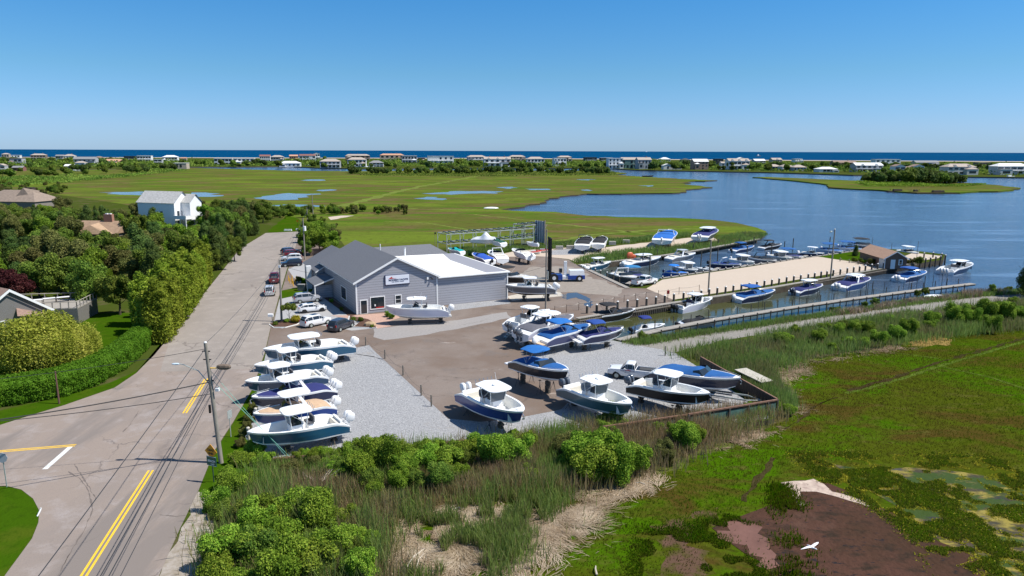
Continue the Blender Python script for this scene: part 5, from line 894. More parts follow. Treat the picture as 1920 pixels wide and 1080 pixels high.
def boat(lab, bow, stern, hc=(.7, .7, .7), bot=(.72, .72, .72), kind='cc', afloat=False, zk=.75, eng=2, ec=(.72, .72, .72), top=None, cov=None, bim=None, tilt=.25, group=None, seat=(.1, .1, .11), B=None, plat=None, ttx=.0, arch=None, wd=None, gun=None, mo=False, rad=False, ttc=None, stand='jack', top_l=.25, D=None, rl=False, es=None):
    if afloat: zk = None
    L = 8.5
    for _ in range(4):
        d_ = D or max(.75, min(1.95, .66+.118*L)); z0 = (WZ-.30*d_) if zk is None else zk; pb = G(*bow, z0+1.2*d_); ps = G(*stern, z0+.8*d_); L = ((pb-ps).xy).length
    d = pb-ps; rz = math.atan2(d.y, d.x); c = (pb+ps)/2; c.z = z0; D = d_; B = B or (.75+.285*L); rows = hull_pts(L, B, D)
    t = thing('moored_boat' if afloat else 'stored_boat', lab, 'boat', c, rz, group)
    HC, BC, GW = colmat(hc), colmat(bot, .5), colmat(gun) if gun else WHITE
    b = MB()
    for s in (1, -1):
        for j in range(5):
            g = [[(r[j][0], s*r[j][1], r[j][2]), (r[j+1][0], s*r[j+1][1], r[j+1][2])] for r in rows]; b.grid(g, BC if j < 1 else WHITE if (j == 1 or j == 4) else HC)
    r0 = rows[0]; pr = [(p[0], p[1], p[2]) for p in r0[:6]]; b.add(pr+[(p[0], -p[1], p[2]) for p in pr[::-1][:-1]], [tuple(range(11))], WHITE if kind != 'x' else HC); hu = b.build('hull', t, True)
    sole = D*.52; opn = kind in ('cc', 'skiff'); b = MB(); n0, n1 = 1, int(len(rows)*.86)
    for s in (1, -1):
        b.grid([[(r[5][0], s*r[5][1], r[5][2]), (r[6][0], s*r[6][1], r[6][2]), (r[7][0], s*r[7][1], r[7][2])] for r in rows], GW)
    if opn:
        for s in (1, -1): b.grid([[(r[7][0], s*r[7][1], r[7][2]), (wat(r, sole)[0], s*wat(r, sole)[1], sole), (wat(r, sole)[0], 0, sole)] for r in rows[n0:n1+1]], WDECK)
        b.grid([[(r[7][0], s*r[7][1], r[7][2]+.01) for s in (1, .5, 0, -.5, -1)] for r in rows[n1:]], GW)
        rr = rows[n1][7]; b.add([(rr[0], rr[1], rr[2]), (rr[0], -rr[1], rr[2]), (rr[0], -rr[1], sole), (rr[0], rr[1], sole)], [(0, 1, 2, 3)], WDECK)
        rr = rows[n0][7]; b.box((rr[0]+.25, 0, (sole+rr[2])/2), (.5, 2*rr[1], rr[2]-sole), WHITE)
    else:
        b.grid([[(r[7][0], s*r[7][1], r[7][2]+(.05*(1-abs(s)))) for s in (1, .5, 0, -.5, -1)] for r in rows], GW)
    b.build('deck', t, True)
    ds = D*sheer_fn(.5)
    if opn and kind == 'cc':
        k = L/9.; cx = ttx*L; b = MB()
        b.box((cx+.1*k, 0, sole+.5), (1.5*k, .95*k+.15, 1.0), WHITE, tap=.86); b.box((cx+1.05*k, 0, sole+.28), (.7*k, .9*k, .5), WHITE, tap=.85); b.build('console', t, True)
        b = MB(); x0, z0_, z1_ = cx+.62*k, sole+1.0, sole+1.75; hw = .45*k
        b.add([(x0, -hw, z0_), (x0, hw, z0_), (x0-.35, hw*.85, z1_), (x0-.35, -hw*.85, z1_), (x0-.9*k, -hw, z0_), (x0-.9*k, hw, z0_), (x0-.85*k, hw*.85, z0_+.45), (x0-.85*k, -hw*.85, z0_+.45)], [(0, 1, 2, 3), (0, 3, 7, 4), (1, 5, 6, 2)], GLASS); b.build('windshield', t)
        SM = CAN(seat); b = MB(); b.box((cx-1.15*k, 0, sole+.45), (.55*k, 1.1*k, .9), WHITE, tap=.9); b.box((cx-1.1*k, 0, sole+.98), (.6*k, 1.15*k, .18), SM); b.box((cx-1.4*k, 0, sole+1.28), (.16*k, 1.15*k, .55), SM); b.build('helm_seat', t)
        b = MB(); b.box((-L/2+.85*k, 0, sole+.3), (.5*k, B*.6, .55), CREAM, tap=.95); b.box((-L/2+.65*k, 0, sole+.62), (.2*k, B*.62, .35), WDECK); b.build('stern_seat', t)
        b = MB()
        for s in (1, -1):
            g = [[(wat(r, sole+.42)[0], s*wat(r, sole+.42, .1)[1], sole+.42), (wat(r, sole+.42)[0], s*wat(r, sole+.42, .1)[1]*.5, sole+.42), (wat(r, sole+.42)[0], s*wat(r, sole+.42, .1)[1]*.5, sole)] for r in rows[int(len(rows)*.70):n1+1]]; b.grid(g, CREAM)
        b.build('bow_seat', t)
        b = MB(); rr = rows[-3]; b.box((L/2-.75, 0, rr[5][2]+.06), (.5, .35, .06), WDECK); b.build('anchor_hatch', t)
    if kind == 'skiff':
        b = MB(); b.box((0, 0, sole+.35), (.7, .7, .75), WHITE, tap=.85); b.build('console', t, True); b = MB(); b.ell((-.65, 0, sole+.45), (.45, .45, .55), BLACK, 8, 6, .8); b.build('covered_seat', t, True)
    if top is not None:
        k = L/9.; cx = ttx*L; TM = colmat(top, .35); x0, x1 = cx-top_l*.60*L, cx+top_l*.66*L; tz = sole+2.22
        b = MB(); slab(b, (x0, x1), B*.36, tz, .08, TM); hd = b.build('hard_top', t, True)
        b = MB(); w1, w2 = min(.62, B*.22), B*.27
        for s in (1, -1):
            for xa_, xb_ in ((cx+.6*k, cx+.95*k), (cx-.55*k, cx-.75*k)): b.tube([(xa_, s*w1, sole if opn else ds), (xb_, s*w2, tz)], .04 if opn else .06, TRIM, 5)
            b.tube([(cx-.5*k, s*w1, sole+1.2), (cx+.8*k, s*w2, tz-.02)], .025, TRIM, 4)
        b.build('top_frame', hd)
        if opn and L > 7:
            b = MB()
            for i in range(5): b.tube([(x0+.05, (i-2)*B*.13, tz-.02), (x0-.12, (i-2)*B*.13, tz+.38)], .025, CHROME, 4)
            b.build('rod_holders', hd)
        if opn:
            b = MB(); g0 = [(cx+.93*k, s*B*.25, tz-.03) for s in (-1, 0, 1)]; g1 = [(cx+.72*k, s*B*.22, sole+1.0) for s in (-1, 0, 1)]; b.grid([g0, g1], mat('clear_enclosure', (.10, .12, .14), .08, .5)); b.build('front_screen', hd)
        if rad:
            b = MB(); b.ell((cx+.3*k, 0, tz+.28), (.28, .28, .12), WHITE, 10, 6); b.build('radar_dome', hd, True)
            b = MB(); b.tube([(cx-.4*k, B*.2, tz+.1), (cx-.7*k, B*.2, tz+1.1)], .02, TRIM, 4); b.build('antenna', hd)
            b = MB(); b.box((cx-.7*k, 0, tz+.16), (.7, .9, .03), NAVY); b.build('roof_hatch', hd)
    if kind in ('bow', 'exp'):
        CM_ = CAN(cov or (.02, .08, .25))
        if cov is not None:
            b = MB(); cover(b, rows, L, D, .07, .60, lambda q: .10+.42*math.exp(-((q-.86)/.2)**2)+.12*math.exp(-((q-.35)/.3)**2), CM_); b.build('cockpit_cover', t, True)
            b = MB(); cover(b, rows, L, D, .645, .93, lambda q: .06+.12*(1-q), CM_, .2); b.build('bow_cover', t, True)
        b = MB(); xw = -L/2+.62*L; w_ = rows[int(.62*(len(rows)-1))][5][1]*.8; zz = D*sheer_fn(.6)
        b.add([(xw+.45, 0, zz+.03), (xw+.1, w_, zz+.03), (xw-.9, w_*1.02, zz+.03), (xw-.2, 0, zz+.58), (xw-.45, w_*.82, zz+.56), (xw-1.1, w_*.9, zz+.4), (xw+.1, -w_, zz+.03), (xw-.9, -w_*1.02, zz+.03), (xw-.45, -w_*.82, zz+.56), (xw-1.1, -w_*.9, zz+.4)], [(0, 1, 4, 3), (1, 2, 5, 4), (6, 0, 3, 8), (7, 6, 8, 9)], GLASS)
        b.build('windshield', t)
        if cov is None:
            b = MB(); b.box((-L/2+.22*L, 0, ds*.96), (L*.2, B*.6, .12), CREAM); b.box((-L/2+.36*L, 0, ds+.1), (.3, B*.6, .5), CREAM); b.build('cockpit_seat', t); b = MB(); b.box((-L/2+.78*L, 0, D*sheer_fn(.78)+.08), (L*.12, B*.35, .05), CREAM); b.build('sun_pad', t)
    if arch is not None:
        AM = colmat(arch, .3); b = MB(); xa_ = -L/2+.38*L; w_ = B*.43; zz = ds
        for s in (1, -1): b.add([(xa_-.35, s*w_, zz), (xa_+.1, s*w_, zz), (xa_+.75, s*w_*.8, zz+1.35), (xa_+.5, s*w_*.8, zz+1.35), (xa_-.35, s*(w_-.1), zz), (xa_+.1, s*(w_-.1), zz), (xa_+.75, s*(w_*.8-.1), zz+1.33), (xa_+.5, s*(w_*.8-.1), zz+1.33)], [(0, 1, 2, 3), (4, 7, 6, 5), (0, 3, 7, 4), (1, 5, 6, 2)], AM)
        b.box((xa_+.62, 0, zz+1.37), (.35, w_*1.66, .09), AM); b.build('arch', t)
    if bim is not None:
        b = MB(); xa_ = -L/2+.36*L; zz = ds+1.35; slab(b, (xa_-L*.15, xa_+L*.16), B*.45, zz, .03, CAN(bim), camber=.18); bi = b.build('bimini_top', t, True); b = MB()
        for s in (1, -1):
            for q in (-.11, 0, .13): b.tube([(xa_, s*B*.42, ds), (xa_+q*L, s*B*.40, zz+.02)], .018, CHROME, 4)
        b.build('bimini_frame', bi)
    if plat is not None: b = MB(); b.box((-L/2-.35, 0, D*.52), (.85, B*.82, .12), colmat(plat, .5)); b.build('swim_platform', t)
    es = es or max(.7, min(1.08, .32+.085*L)); ym = (eng-1)/2*.60*es
    for i in range(eng): make_motor(t, -L/2-.05, (-ym+i*.60*es), D*.60, es, ec, tilt)
    if rl or kind in ('bow', 'exp'):
        b = MB(); z_ = D*1.24
        for s in (1, -1): b.tube([(r[5][0]-.02, s*max(0, r[5][1]-.06), r[5][2]+.16) for r in rows[int(len(rows)*.72):]], .015, CHROME, 4)
        b.build('bow_rail', t)
    b = MB(); b.tube([(L/2-.1, 0, D*1.1), (L/2+.12, 0, D*1.02), (L/2+.08, 0, D*.86)], .04, CHROME, 5); b.box((L/2+.05, 0, D*.86), (.06, .26, .14), CHROME); b.build('anchor', t)
    if not afloat and stand == 'jack' and z0 > .4:
        JS = mat('jack_stand_steel', (.05, .05, .055), .6); Rz = Matrix.Rotation(rz, 3, 'Z'); g = 'jack stands under the '+lab[:40]
        def js(x, y, h):
            p = c+Rz @ Vector((x, y, 0)); p.z = 0; q = thing('jack_stand', 'jack stand under the '+' '.join(lab.split()[:9]), 'boat stand', p, rz, 'tripod stands'+' of the '+' '.join(lab.split()[:8]))
            b = MB(); b.tube([(0, 0, h*.45), (0, 0, h)], .035, JS, 5)
            for k in range(3): b.tube([(0, 0, h*.7), (.38*cos(k*2.1), .38*sin(k*2.1), 0)], .025, JS, 4)
            b.build('tripod', q); MB().box((0, 0, h+.02), (.26, .22, .05), JS).build('pad', q)
        for x, y in ((-L*.33, B*.33), (-L*.33, -B*.33), (L*.10, B*.33), (L*.10, -B*.33)): js(x, y, z0+.28*D*abs(y)/(B*.42)*.85-.06)
        for x in (-L*.38, L*.12):
            p = c+Rz @ Vector((x, 0, 0)); p.z = 0; q = thing('keel_block', 'keel blocks under the '+' '.join(lab.split()[:9]), 'blocks', p, rz, 'keel blocks of the '+' '.join(lab.split()[:8])); n = 3
            for k in range(n): MB().box((0, 0, (k+.5)*z0/n), (.3 if k % 2 else .6, .6 if k % 2 else .3, z0/n-.01), WOODD).build('block', q)
    return t
TEAL, RBL, NVY, GRY, BLK, LAV, WHT = (.02, .10, .18), (.012, .05, .24), (.012, .02, .065), (.17, .175, .19), (.012, .012, .014), (.60, .60, .70), (.86, .86, .86)
CB, CN, CT, CK = (.012, .09, .28), (.02, .025, .12), (.48, .33, .21), (.02, .02, .022)
DG = (.10, .115, .14)
row = dict(zk=.5)
boat('long blue hulled centre console with a big white T-top, farthest in the left row', (493, 655), (658, 642), TEAL, top=WHT, ttx=.04, eng=2, top_l=.27, **row)
boat('blue hulled boat with three white outboards, second farthest in the left row', (476, 685), (615, 671), TEAL, top=WHT, ttx=.06, eng=3, top_l=.2, **row)
boat('blue hulled boat with open cream bow and three outboards, third in the left row', (459, 715), (607, 700), (.02, .06, .13), top=WHT, ttx=.08, eng=3, top_l=.22, **row)
boat('dark hulled boat with navy covers and white arch top, fourth in the left row', (471, 745), (622, 725), NVY, kind='exp', cov=CN, top=WHT, ttx=-.02, eng=3, top_l=.3, arch=WHT, **row)
boat('royal blue hulled boat with tan covers, second nearest in the left row', (474, 776), (622, 756), RBL, kind='exp', cov=CT, top=WHT, ttx=-.02, eng=2, top_l=.3, arch=WHT, **row)
boat('teal hulled centre console with white bottom, nearest in the left row by the reeds', (463, 811), (645, 786), TEAL, top=WHT, ttx=.0, eng=2, top_l=.24, **row)
boat('all white centre console parked in front of the grey building', (723, 574), (840, 579), LAV, top=WHT, eng=2, ttx=.0, rad=True, top_l=.25, zk=.7)
boat('grey hulled centre console with black bottom right of the building corner', (948, 534), (1038, 538), (.13, .135, .15), bot=BLK, top=WHT, eng=4, ttx=.0, top_l=.22, zk=1.0)
boat('white and black bowrider half hidden by the building corner', (993, 519), (925, 515), BLK, kind='bow', bim=CK, eng=0, zk=1.0)
boat('white centre console with raised white top behind the navy bowrider', (1030, 580), (957, 609), WHT, top=WHT, eng=2, ec=DG, ttx=-.02, top_l=.2, zk=.9, es=.9)
boat('white express boat with hardtop and dark mesh curtain', (1075, 590), (975, 622), LAV, kind='exp', top=WHT, eng=2, ec=DG, cov=(.12, .12, .14), ttx=-.03, top_l=.3, arch=WHT, zk=.8)
boat('navy and white bowrider with bright blue canopy over the gravel', (1107, 607), (1012, 635), (.05, .06, .14), kind='bow', cov=CB, bim=(.012, .13, .42), eng=1, ec=ALU.diffuse_color[:3], plat=(.6, .45, .3), tilt=.9, zk=.7)
boat('white and navy bowrider with dark blue canopy nearest the canal head', (1169, 614), (1086, 632), NVY, kind='bow', cov=CN, bim=(.015, .06, .26), eng=0, plat=WHT, zk=.7)
boat('black hulled bowrider with blue canopy and covers, perched high on stands', (1066, 695), (970, 673), (.035, .035, .04), kind='bow', cov=CB, bim=(.012, .12, .38), eng=0, plat=WHT, zk=1.35)
boat('white centre console with royal blue side stripe nearest the camera', (981, 773), (878, 731), (.02, .055, .22), top=WHT, eng=2, ttx=-.02, rad=True, top_l=.28, zk=.6)
boat('pale teal hulled centre console with two dark outboards', (1185, 758), (1064, 722), (.05, .13, .16), top=WHT, eng=2, ec=DG, ttx=-.04, rad=True, top_l=.25, seat=(.3, .32, .35), zk=.5)
boat('black hulled centre console beside the white work truck', (1332, 738), (1187, 716), BLK, bot=BLK, top=WHT, eng=2, ec=DG, ttx=-.04, top_l=.25, zk=.7)
boat('navy bowrider with long bright blue tarpaulin against the dark fence', (1389, 709), (1228, 690), (.02, .03, .07), kind='bow', cov=CB, eng=0, zk=.7)
# afloat, south canal
fl = dict(afloat=True)
boat('black bowrider with black canopy at the canal head', (1191, 579), (1110, 594), BLK, kind='bow', cov=CK, bim=CK, eng=0, plat=WHT, **fl)
boat('small white skiff with navy canopy beside the plank walkway', (1247, 607), (1186, 618), WHT, kind='skiff', bim=(.015, .03, .18), eng=1, ec=BLK, **fl)
boat('low white boat under a black cover beside the plank walkway', (1347, 597), (1276, 606), WHT, kind='bow', cov=CK, eng=1, ec=BLK, tilt=.8, **fl)
boat('white centre console with black outboards by the pilings', (1335, 557), (1268, 576), LAV, top=WHT, eng=2, ec=BLK, seat=(.012, .015, .05), top_l=.2, **fl)
boat('navy bowrider with blue canopy, third from the canal head', (1453, 543), (1380, 558), NVY, kind='bow', cov=CB, bim=(.015, .09, .32), eng=1, **fl)
boat('navy hulled boat with white hardtop and dark outboards in the canal', (1542, 533), (1489, 546), NVY, kind='exp', cov=CN, top=WHT, eng=2, ec=(.03, .04, .07), top_l=.3, **fl)
boat('blue hulled cruiser with white wrapped arch top in the canal', (1631, 520), (1573, 536), (.03, .07, .22), kind='exp', cov=CN, top=WHT, eng=2, arch=WHT, top_l=.28, **fl)
boat('white bowrider with blue canopy moored beside the hut', (1736, 508), (1685, 521), NVY, kind='bow', cov=CB, bim=(.015, .08, .3), eng=2, **fl)
boat('navy and white centre console moored at the end of the quay', (1821, 492), (1772, 507), NVY, top=WHT, eng=3, top_l=.27, **fl)
# north canal
boat('teal blue boat with white cabin top moored at the ramp', (1145, 490), (1096, 501), TEAL, kind='exp', top=WHT, eng=3, top_l=.3, **fl)
boat('large navy cruiser with an orange inflatable on its stern', (1239, 481), (1171, 494), NVY, kind='exp', top=WHT, eng=1, top_l=.28, ec=(.6, .65, .68), **fl)
boat('grey cruiser with white arch in the inner canal', (1304, 474), (1253, 484), GRY, kind='exp', arch=WHT, eng=0, top=(.5, .5, .5), top_l=.2, **fl)
boat('dark grey runabout with black framed canopy next to the pickup', (1192, 521), (1150, 512), GRY, kind='bow', bim=None, arch=WHT, eng=1, ec=BLK, **fl)
boat('small runabout with light blue canopy behind the pickup', (1206, 519), (1174, 511), NVY, kind='bow', cov=CN, bim=(.02, .16, .35), eng=1, ec=BLK, **fl)
boat('bright blue covered runabout with bright blue canopy', (1291, 512), (1247, 510), (.02, .12, .45), kind='bow', cov=(.01, .16, .6), bim=(.01, .17, .6), eng=1, ec=NVY, **fl)
boat('grey tender with white canopy beside the bright blue runabout', (1306, 507), (1272, 500), GRY, kind='skiff', top=WHT, eng=0, top_l=.3, **fl)
boat('pale grey dinghy tied to the sand lot edge', (1334, 506), (1311, 501), (.45, .46, .48), kind='skiff', eng=0, **fl)
boat('navy covered runabout with folded canopy beside the sand lot', (1391, 496), (1331, 494), NVY, kind='bow', cov=(.012, .04, .18), arch=WHT, eng=1, ec=BLK, **fl)
boat('white centre console tied right of the navy covered runabout', (1413, 492), (1372, 486), WHT, top=WHT, eng=1, top_l=.3, **fl)
boat('grey bowrider with black canopy frame on the sand lot edge', (1455, 489), (1407, 482), GRY, kind='bow', cov=CK, eng=0, arch=CK, **fl)
boat('cream centre console with white top, fifth along the sand lot', (1484, 484), (1442, 478), (.62, .58, .5), top=WHT, eng=1, top_l=.3, **fl)
boat('white runabout with blue canopy in the middle of the sand lot row', (1503, 482), (1462, 476), WHT, kind='bow', cov=CN, bim=CB, eng=1, **fl)
boat('navy hulled cabin boat with white hardtop and twin white outboards at the sand lot', (1546, 475), (1499, 474), NVY, kind='exp', top=WHT, eng=2, top_l=.3, **fl)
boat('white runabout with blue canopy left of the lawn', (1578, 472), (1541, 466), LAV, kind='bow', cov=CB, bim=CB, eng=1, **fl)
boat('white boat with blue canopy and tall outriggers behind the light pole', (1614, 468), (1572, 462), WHT, kind='bow', cov=CB, bim=CB, eng=1, arch=WHT, **fl)
boat('dark canopied boat just left of the hut roof', (1634, 462), (1603, 456), GRY, kind='bow', cov=CK, bim=CK, eng=0, **fl)
boat('navy bowrider tied to the far walkway', (1414, 461), (1373, 469), NVY, kind='bow', cov=CB, bim=CB, eng=1, ec=BLK, **fl)
boat('black bowrider with black canopy at the end of the far walkway', (1465, 457), (1427, 464), BLK, kind='bow', cov=CK, bim=CK, eng=0, arch=BLK, **fl)
boat('white boat with tall white side screens behind the hut', (1722, 474), (1682, 470), WHT, kind='exp', top=WHT, eng=0, top_l=.3, **fl)
# on land north of the canal
boat('white boat with black cover on the gravel beside the marsh, left of the pair', (1102, 443), (1091, 459), WHT, kind='bow', cov=CK, eng=0, arch=CK, zk=.9)
boat('white boat with black cover on the gravel beside the marsh, right of the pair', (1131, 443), (1121, 457), WHT, kind='bow', cov=CK, eng=0, zk=.9)
boat('white boat with bright blue cover and arch on the marsh edge', (1258, 431), (1241, 449), NVY, kind='bow', cov=(.015, .12, .42), eng=1, arch=WHT, zk=.8)
boat('dark hulled boat with white hardtop and twin outboards on the marsh edge', (1340, 428), (1312, 443), (.1, .1, .12), kind='exp', cov=CN, top=WHT, eng=2, top_l=.3, zk=.8)
boat('small boat with royal blue cover and tilted outboard below the storage rack', (887, 474), (920, 488), (.1, .12, .25), kind='bow', cov=(.02, .08, .38), eng=1, ec=BLK, tilt=.7, zk=.7)
boat('red and white wakeboard boat with tower below the storage rack', (918, 469), (943, 484), (.3, .03, .03), kind='bow', arch=WHT, eng=0, zk=.8)
boat('white cuddy boat with bow raised beside the jet skis', (961, 466), (995, 479), WHT, kind='exp', eng=1, ec=ALU.diffuse_color[:3], zk=.9)
boat('boat under a teal tarpaulin at the left end of the storage rack', (840, 465), (868, 472), (.5, .5, .5), kind='bow', cov=(.0, .28, .30), eng=0, zk=1.0)
boat('white boat with dark green cover on the middle rack shelf', (918, 448), (945, 456), WHT, kind='bow', cov=(.005, .06, .045), eng=0, zk=2.6, stand='none')
boat('upturned white skiff on the right rack shelf', (987, 453), (1010, 457), WHT, kind='skiff', eng=0, zk=3.0, stand='none')
t = thing('wrapped_boat', 'boat wrapped in white shrink film on the middle rack shelf', 'boat', G(908, 458, 2.9), R(-30)); b = MB(); rw = hull_pts(7, 2.4, 1.2)
for s in (1, -1):
    b.grid([[(r[0][0], 0, r[0][2]), (r[1][0], s*r[1][1], r[1][2]), (r[5][0], s*r[5][1], r[5][2]), (r[5][0]*.92, s*r[5][1]*.5, r[5][2]+.5+.7*math.exp(-(r[5][0]-.5)**2)), (r[5][0]*.9, 0, r[5][2]+.6+1.3*math.exp(-(r[5][0]-.5)**2/1.2))] for r in rw], WHITE)
b.build('film_wrapped_hull', t)
# ------------------------------------------------------------------ vehicles
def car(lab, front, rear, col, kind='suv', cat='car', L=None, group=None, sun=False):
    pf, pr = G(*front), G(*rear); d = pf-pr; rz = math.atan2(d.y, d.x); c = (pf+pr)/2
    L = L or dict(suv=4.75, hatch=4.45, pickup=5.9, crew=6.1)[kind]; W_ = dict(suv=1.9, hatch=1.8, pickup=2.02, crew=2.02)[kind]; hx = L/2
    t = thing({'pickup': 'pickup_truck', 'crew': 'pickup_truck'}.get(kind, 'parked_car'), lab, cat, c, rz, group); C = mat('car_paint_%02d_%02d_%02d' % tuple(int(x*99) for x in col), col, .25, .5, coat=.7)
    # stations: x, belt z, roof z (x from rear -1 to front +1)
    prof = dict(suv=[(-1, .75, .75), (-.985, 1.0, 1.05), (-.93, 1.03, 1.35), (-.80, 1.05, 1.66), (-.45, 1.05, 1.72), (.05, 1.04, 1.70), (.18, 1.04, 1.62), (.46, 1.04, 1.08), (.80, .98, .99), (.96, .86, .87), (1, .6, .6)],
        hatch=[(-1, .7, .7), (-.98, .95, 1.0), (-.90, .98, 1.12), (-.66, .98, 1.40), (-.35, .96, 1.47), (.05, .94, 1.44), (.14, .93, 1.38), (.46, .92, .96), (.80, .84, .85), (.96, .72, .73), (1, .5, .5)],
        pickup=[(-1, 1.15, 1.15), (-.99, 1.22, 1.22), (-.5, 1.22, 1.22), (-.10, 1.22, 1.23), (-.06, 1.22, 1.80), (.0, 1.22, 1.92), (.22, 1.22, 1.92), (.28, 1.22, 1.86), (.48, 1.20, 1.26), (.90, 1.12, 1.13), (1, .8, .8)],
        crew=[(-1, 1.15, 1.15), (-.99, 1.22, 1.22), (-.5, 1.22, 1.22), (-.22, 1.22, 1.23), (-.17, 1.22, 1.80), (-.1, 1.22, 1.93), (.22, 1.22, 1.93), (.28, 1.22, 1.86), (.50, 1.20, 1.26), (.90, 1.12, 1.13), (1, .8, .8)])[kind]
    b = MB(); g = MB(); rows = []; lo = .28 if kind in ('suv', 'hatch') else .42
    for x, zb, zr in prof:
        w_ = W_/2*(1-.22*abs(x)**7); rw = w_*(.74 if zr-zb > .2 else .9)
        rows.append([(x*hx, w_*.93, lo), (x*hx, w_, lo+.22), (x*hx, w_, (zb+lo)/2+.1), (x*hx, w_*.965, zb), (x*hx, rw, max(zb+.004, zr-.05)), (x*hx, rw*.8, zr), (x*hx, 0, zr+.015)])
    n = len(rows)
    for s in (1, -1):
        q = lambda p: (p[0], s*p[1], p[2])
        for i in range(n-1):
            gh = min(prof[i][2]-prof[i][1], prof[i+1][2]-prof[i+1][1]); gm = max(prof[i][2]-prof[i][1], prof[i+1][2]-prof[i+1][1])
            for j in range(6):
                f = [q(rows[i][j]), q(rows[i+1][j]), q(rows[i+1][j+1]), q(rows[i][j+1])]; b.add(f, [(0, 1, 2, 3)], C)
            if gm > .25:       # glass set just proud of the body side
                A, B_, C_, D_ = [Vector(q(p)) for p in (rows[i][3], rows[i+1][3], rows[i+1][4], rows[i][4])]; lerp = lambda a, c_, k: a.lerp(c_, k); a0, a1 = lerp(A, D_, .10), lerp(B_, C_, .10); d0, d1 = lerp(A, D_, .86), lerp(B_, C_, .86)
                off = Vector((0, s*.012, .006)); m0, m1 = (.04, .96); g.add([lerp(a0, a1, m0)+off, lerp(a0, a1, m1)+off, lerp(d0, d1, m1)+off, lerp(d0, d1, m0)+off], [(0, 1, 2, 3)], GLASS)
        for i in range(n-1):
            dz = abs(prof[i][2]-prof[i+1][2]); 
            if dz > .26 and max(prof[i][2], prof[i+1][2]) > 1.3:
                p = [Vector(rows[i][5]), Vector(rows[i+1][5]), Vector(rows[i+1][6]), Vector(rows[i][6])]; u_ = Vector((.012 if i > n/2 else -.012, 0, .014))
                f = [Vector((v.x, s*v.y*1.08, v.z)) for v in p]; f = [f[0].lerp(f[1], .08)+u_, f[0].lerp(f[1], .92)+u_, f[3].lerp(f[2], .92)+u_, f[3].lerp(f[2], .08)+u_]; g.add(f, [(0, 1, 2, 3)], GLASS)
    for r in (rows[0], rows[-1]): pr_ = [p for p in r]+[(p[0], -p[1], p[2]) for p in r[::-1][1:]]; b.add(pr_, [tuple(range(len(pr_)))], C)
    b.box((0, 0, lo), (L*.97, W_*.88, .12), BLACK); b.build('body', t, True); g.build('windows', t)
    if kind in ('pickup', 'crew'):
        x0, x1 = -.97*hx, (-.12 if kind == 'pickup' else -.24)*hx; b = MB(); b.box(((x0+x1)/2, 0, 1.235), (x1-x0, W_*.8, .02), BLACK); b.box(((x0+x1)/2-.1, 0, 1.25), ((x1-x0)*.8, W_*.5, .03), mat('bed_liner', (.06, .06, .06), .8)); b.build('cargo_bed', t)
    wr = .40 if kind in ('pickup', 'crew') else .35
    for x in (-.62 if kind != 'pickup' else -.58, .62):
        for s in (1, -1):
            b = MB(); b.tube([(x*hx, s*(W_/2-.22), wr), (x*hx, s*(W_/2+.015), wr)], wr, RUBBER, 14); b.tube([(x*hx, s*(W_/2-.23), wr), (x*hx, s*(W_/2-.005), wr+.02)], wr+.075, BLACK, 14); w_ = b.build('wheel', t)
            b = MB(); b.tube([(x*hx, s*(W_/2), wr), (x*hx, s*(W_/2+.03), wr)], wr*.62, ALU if kind != 'hatch' else BLACK, 10); b.build('rim', w_)
    for s in (1, -1):
        b = MB(); b.box((hx*.955, s*W_*.36, .72 if kind in ('suv', 'hatch') else .98), (.14, .36, .16), mat('headlight_lens', (.6, .62, .64), .1)); b.build('headlight', t)
        b = MB(); b.box((-hx*.985, s*W_*.40, .98), (.1, .2, .30 if kind != 'hatch' else .14), mat('tail_light', (.35, .015, .015), .2)); b.build('tail_light', t)
        b = MB(); b.box((hx*(.30 if kind != 'pickup' else .30), s*(W_/2+.08), 1.08 if kind in ('suv', 'hatch') else 1.3), (.14, .2, .14), C); b.build('wing_mirror', t)
    b = MB(); b.box((-hx*.995, 0, .8), (.04, .5, .15), TRIM); b.build('number_plate', t)
    if kind in ('suv', 'hatch') and sun:
        b = MB(); b.box((-.12*hx, 0, 1.735 if kind == 'suv' else 1.475), (1.0, .8, .02), GLASS); b.build('sunroof', t)
    return t
SV = (.40, .41, .44)
car('silver suv parked nose in beside the grey building, nearest the lawn', (597, 564), (556, 568), SV, 'suv', sun=True)
car('white hatchback with black wheels parked beside the silver suv', (606, 582), (564, 586.5), (.78, .78, .78), 'hatch', sun=True)
car('white suv with a red tail light behind the planted island', (612, 605), (572, 614), (.76, .76, .76), 'suv', sun=True)
car('dark grey suv parked by the brick walk next to the white suv', (655, 611), (624, 623), (.035, .04, .055), 'suv')
car('maroon pickup truck parked on the road edge, seen from behind', (518, 519), (512, 539), (.16, .012, .02), 'pickup', 'truck')
car('silver suv parked on the road edge, seen from behind', (508, 542), (504, 562), (.5, .5, .5), 'suv')
car('maroon suv parked between the road and the tree clump', (560, 479), (538, 481), (.15, .01, .018), 'suv')
car('dark blue car beside the maroon suv, mostly hidden', (556, 475), (534, 477), (.02, .03, .06), 'suv')
car('white suv in front of the maroon suv at the grey building', (532, 489), (562, 488), (.76, .76, .76), 'suv')
car('dark navy suv parked beside the white suv behind the utility pole', (532, 500), (560, 498), (.012, .018, .035), 'suv')
tk = car('white crew cab pickup with business lettering on the edge of the sand lot', (1226, 531), (1190, 537), (.76, .76, .76), 'crew', 'truck')
tk2 = car('white single cab work pickup between the pale teal and black hulled boats', (1156, 705), (1220, 712), (.76, .76, .76), 'pickup', 'truck')
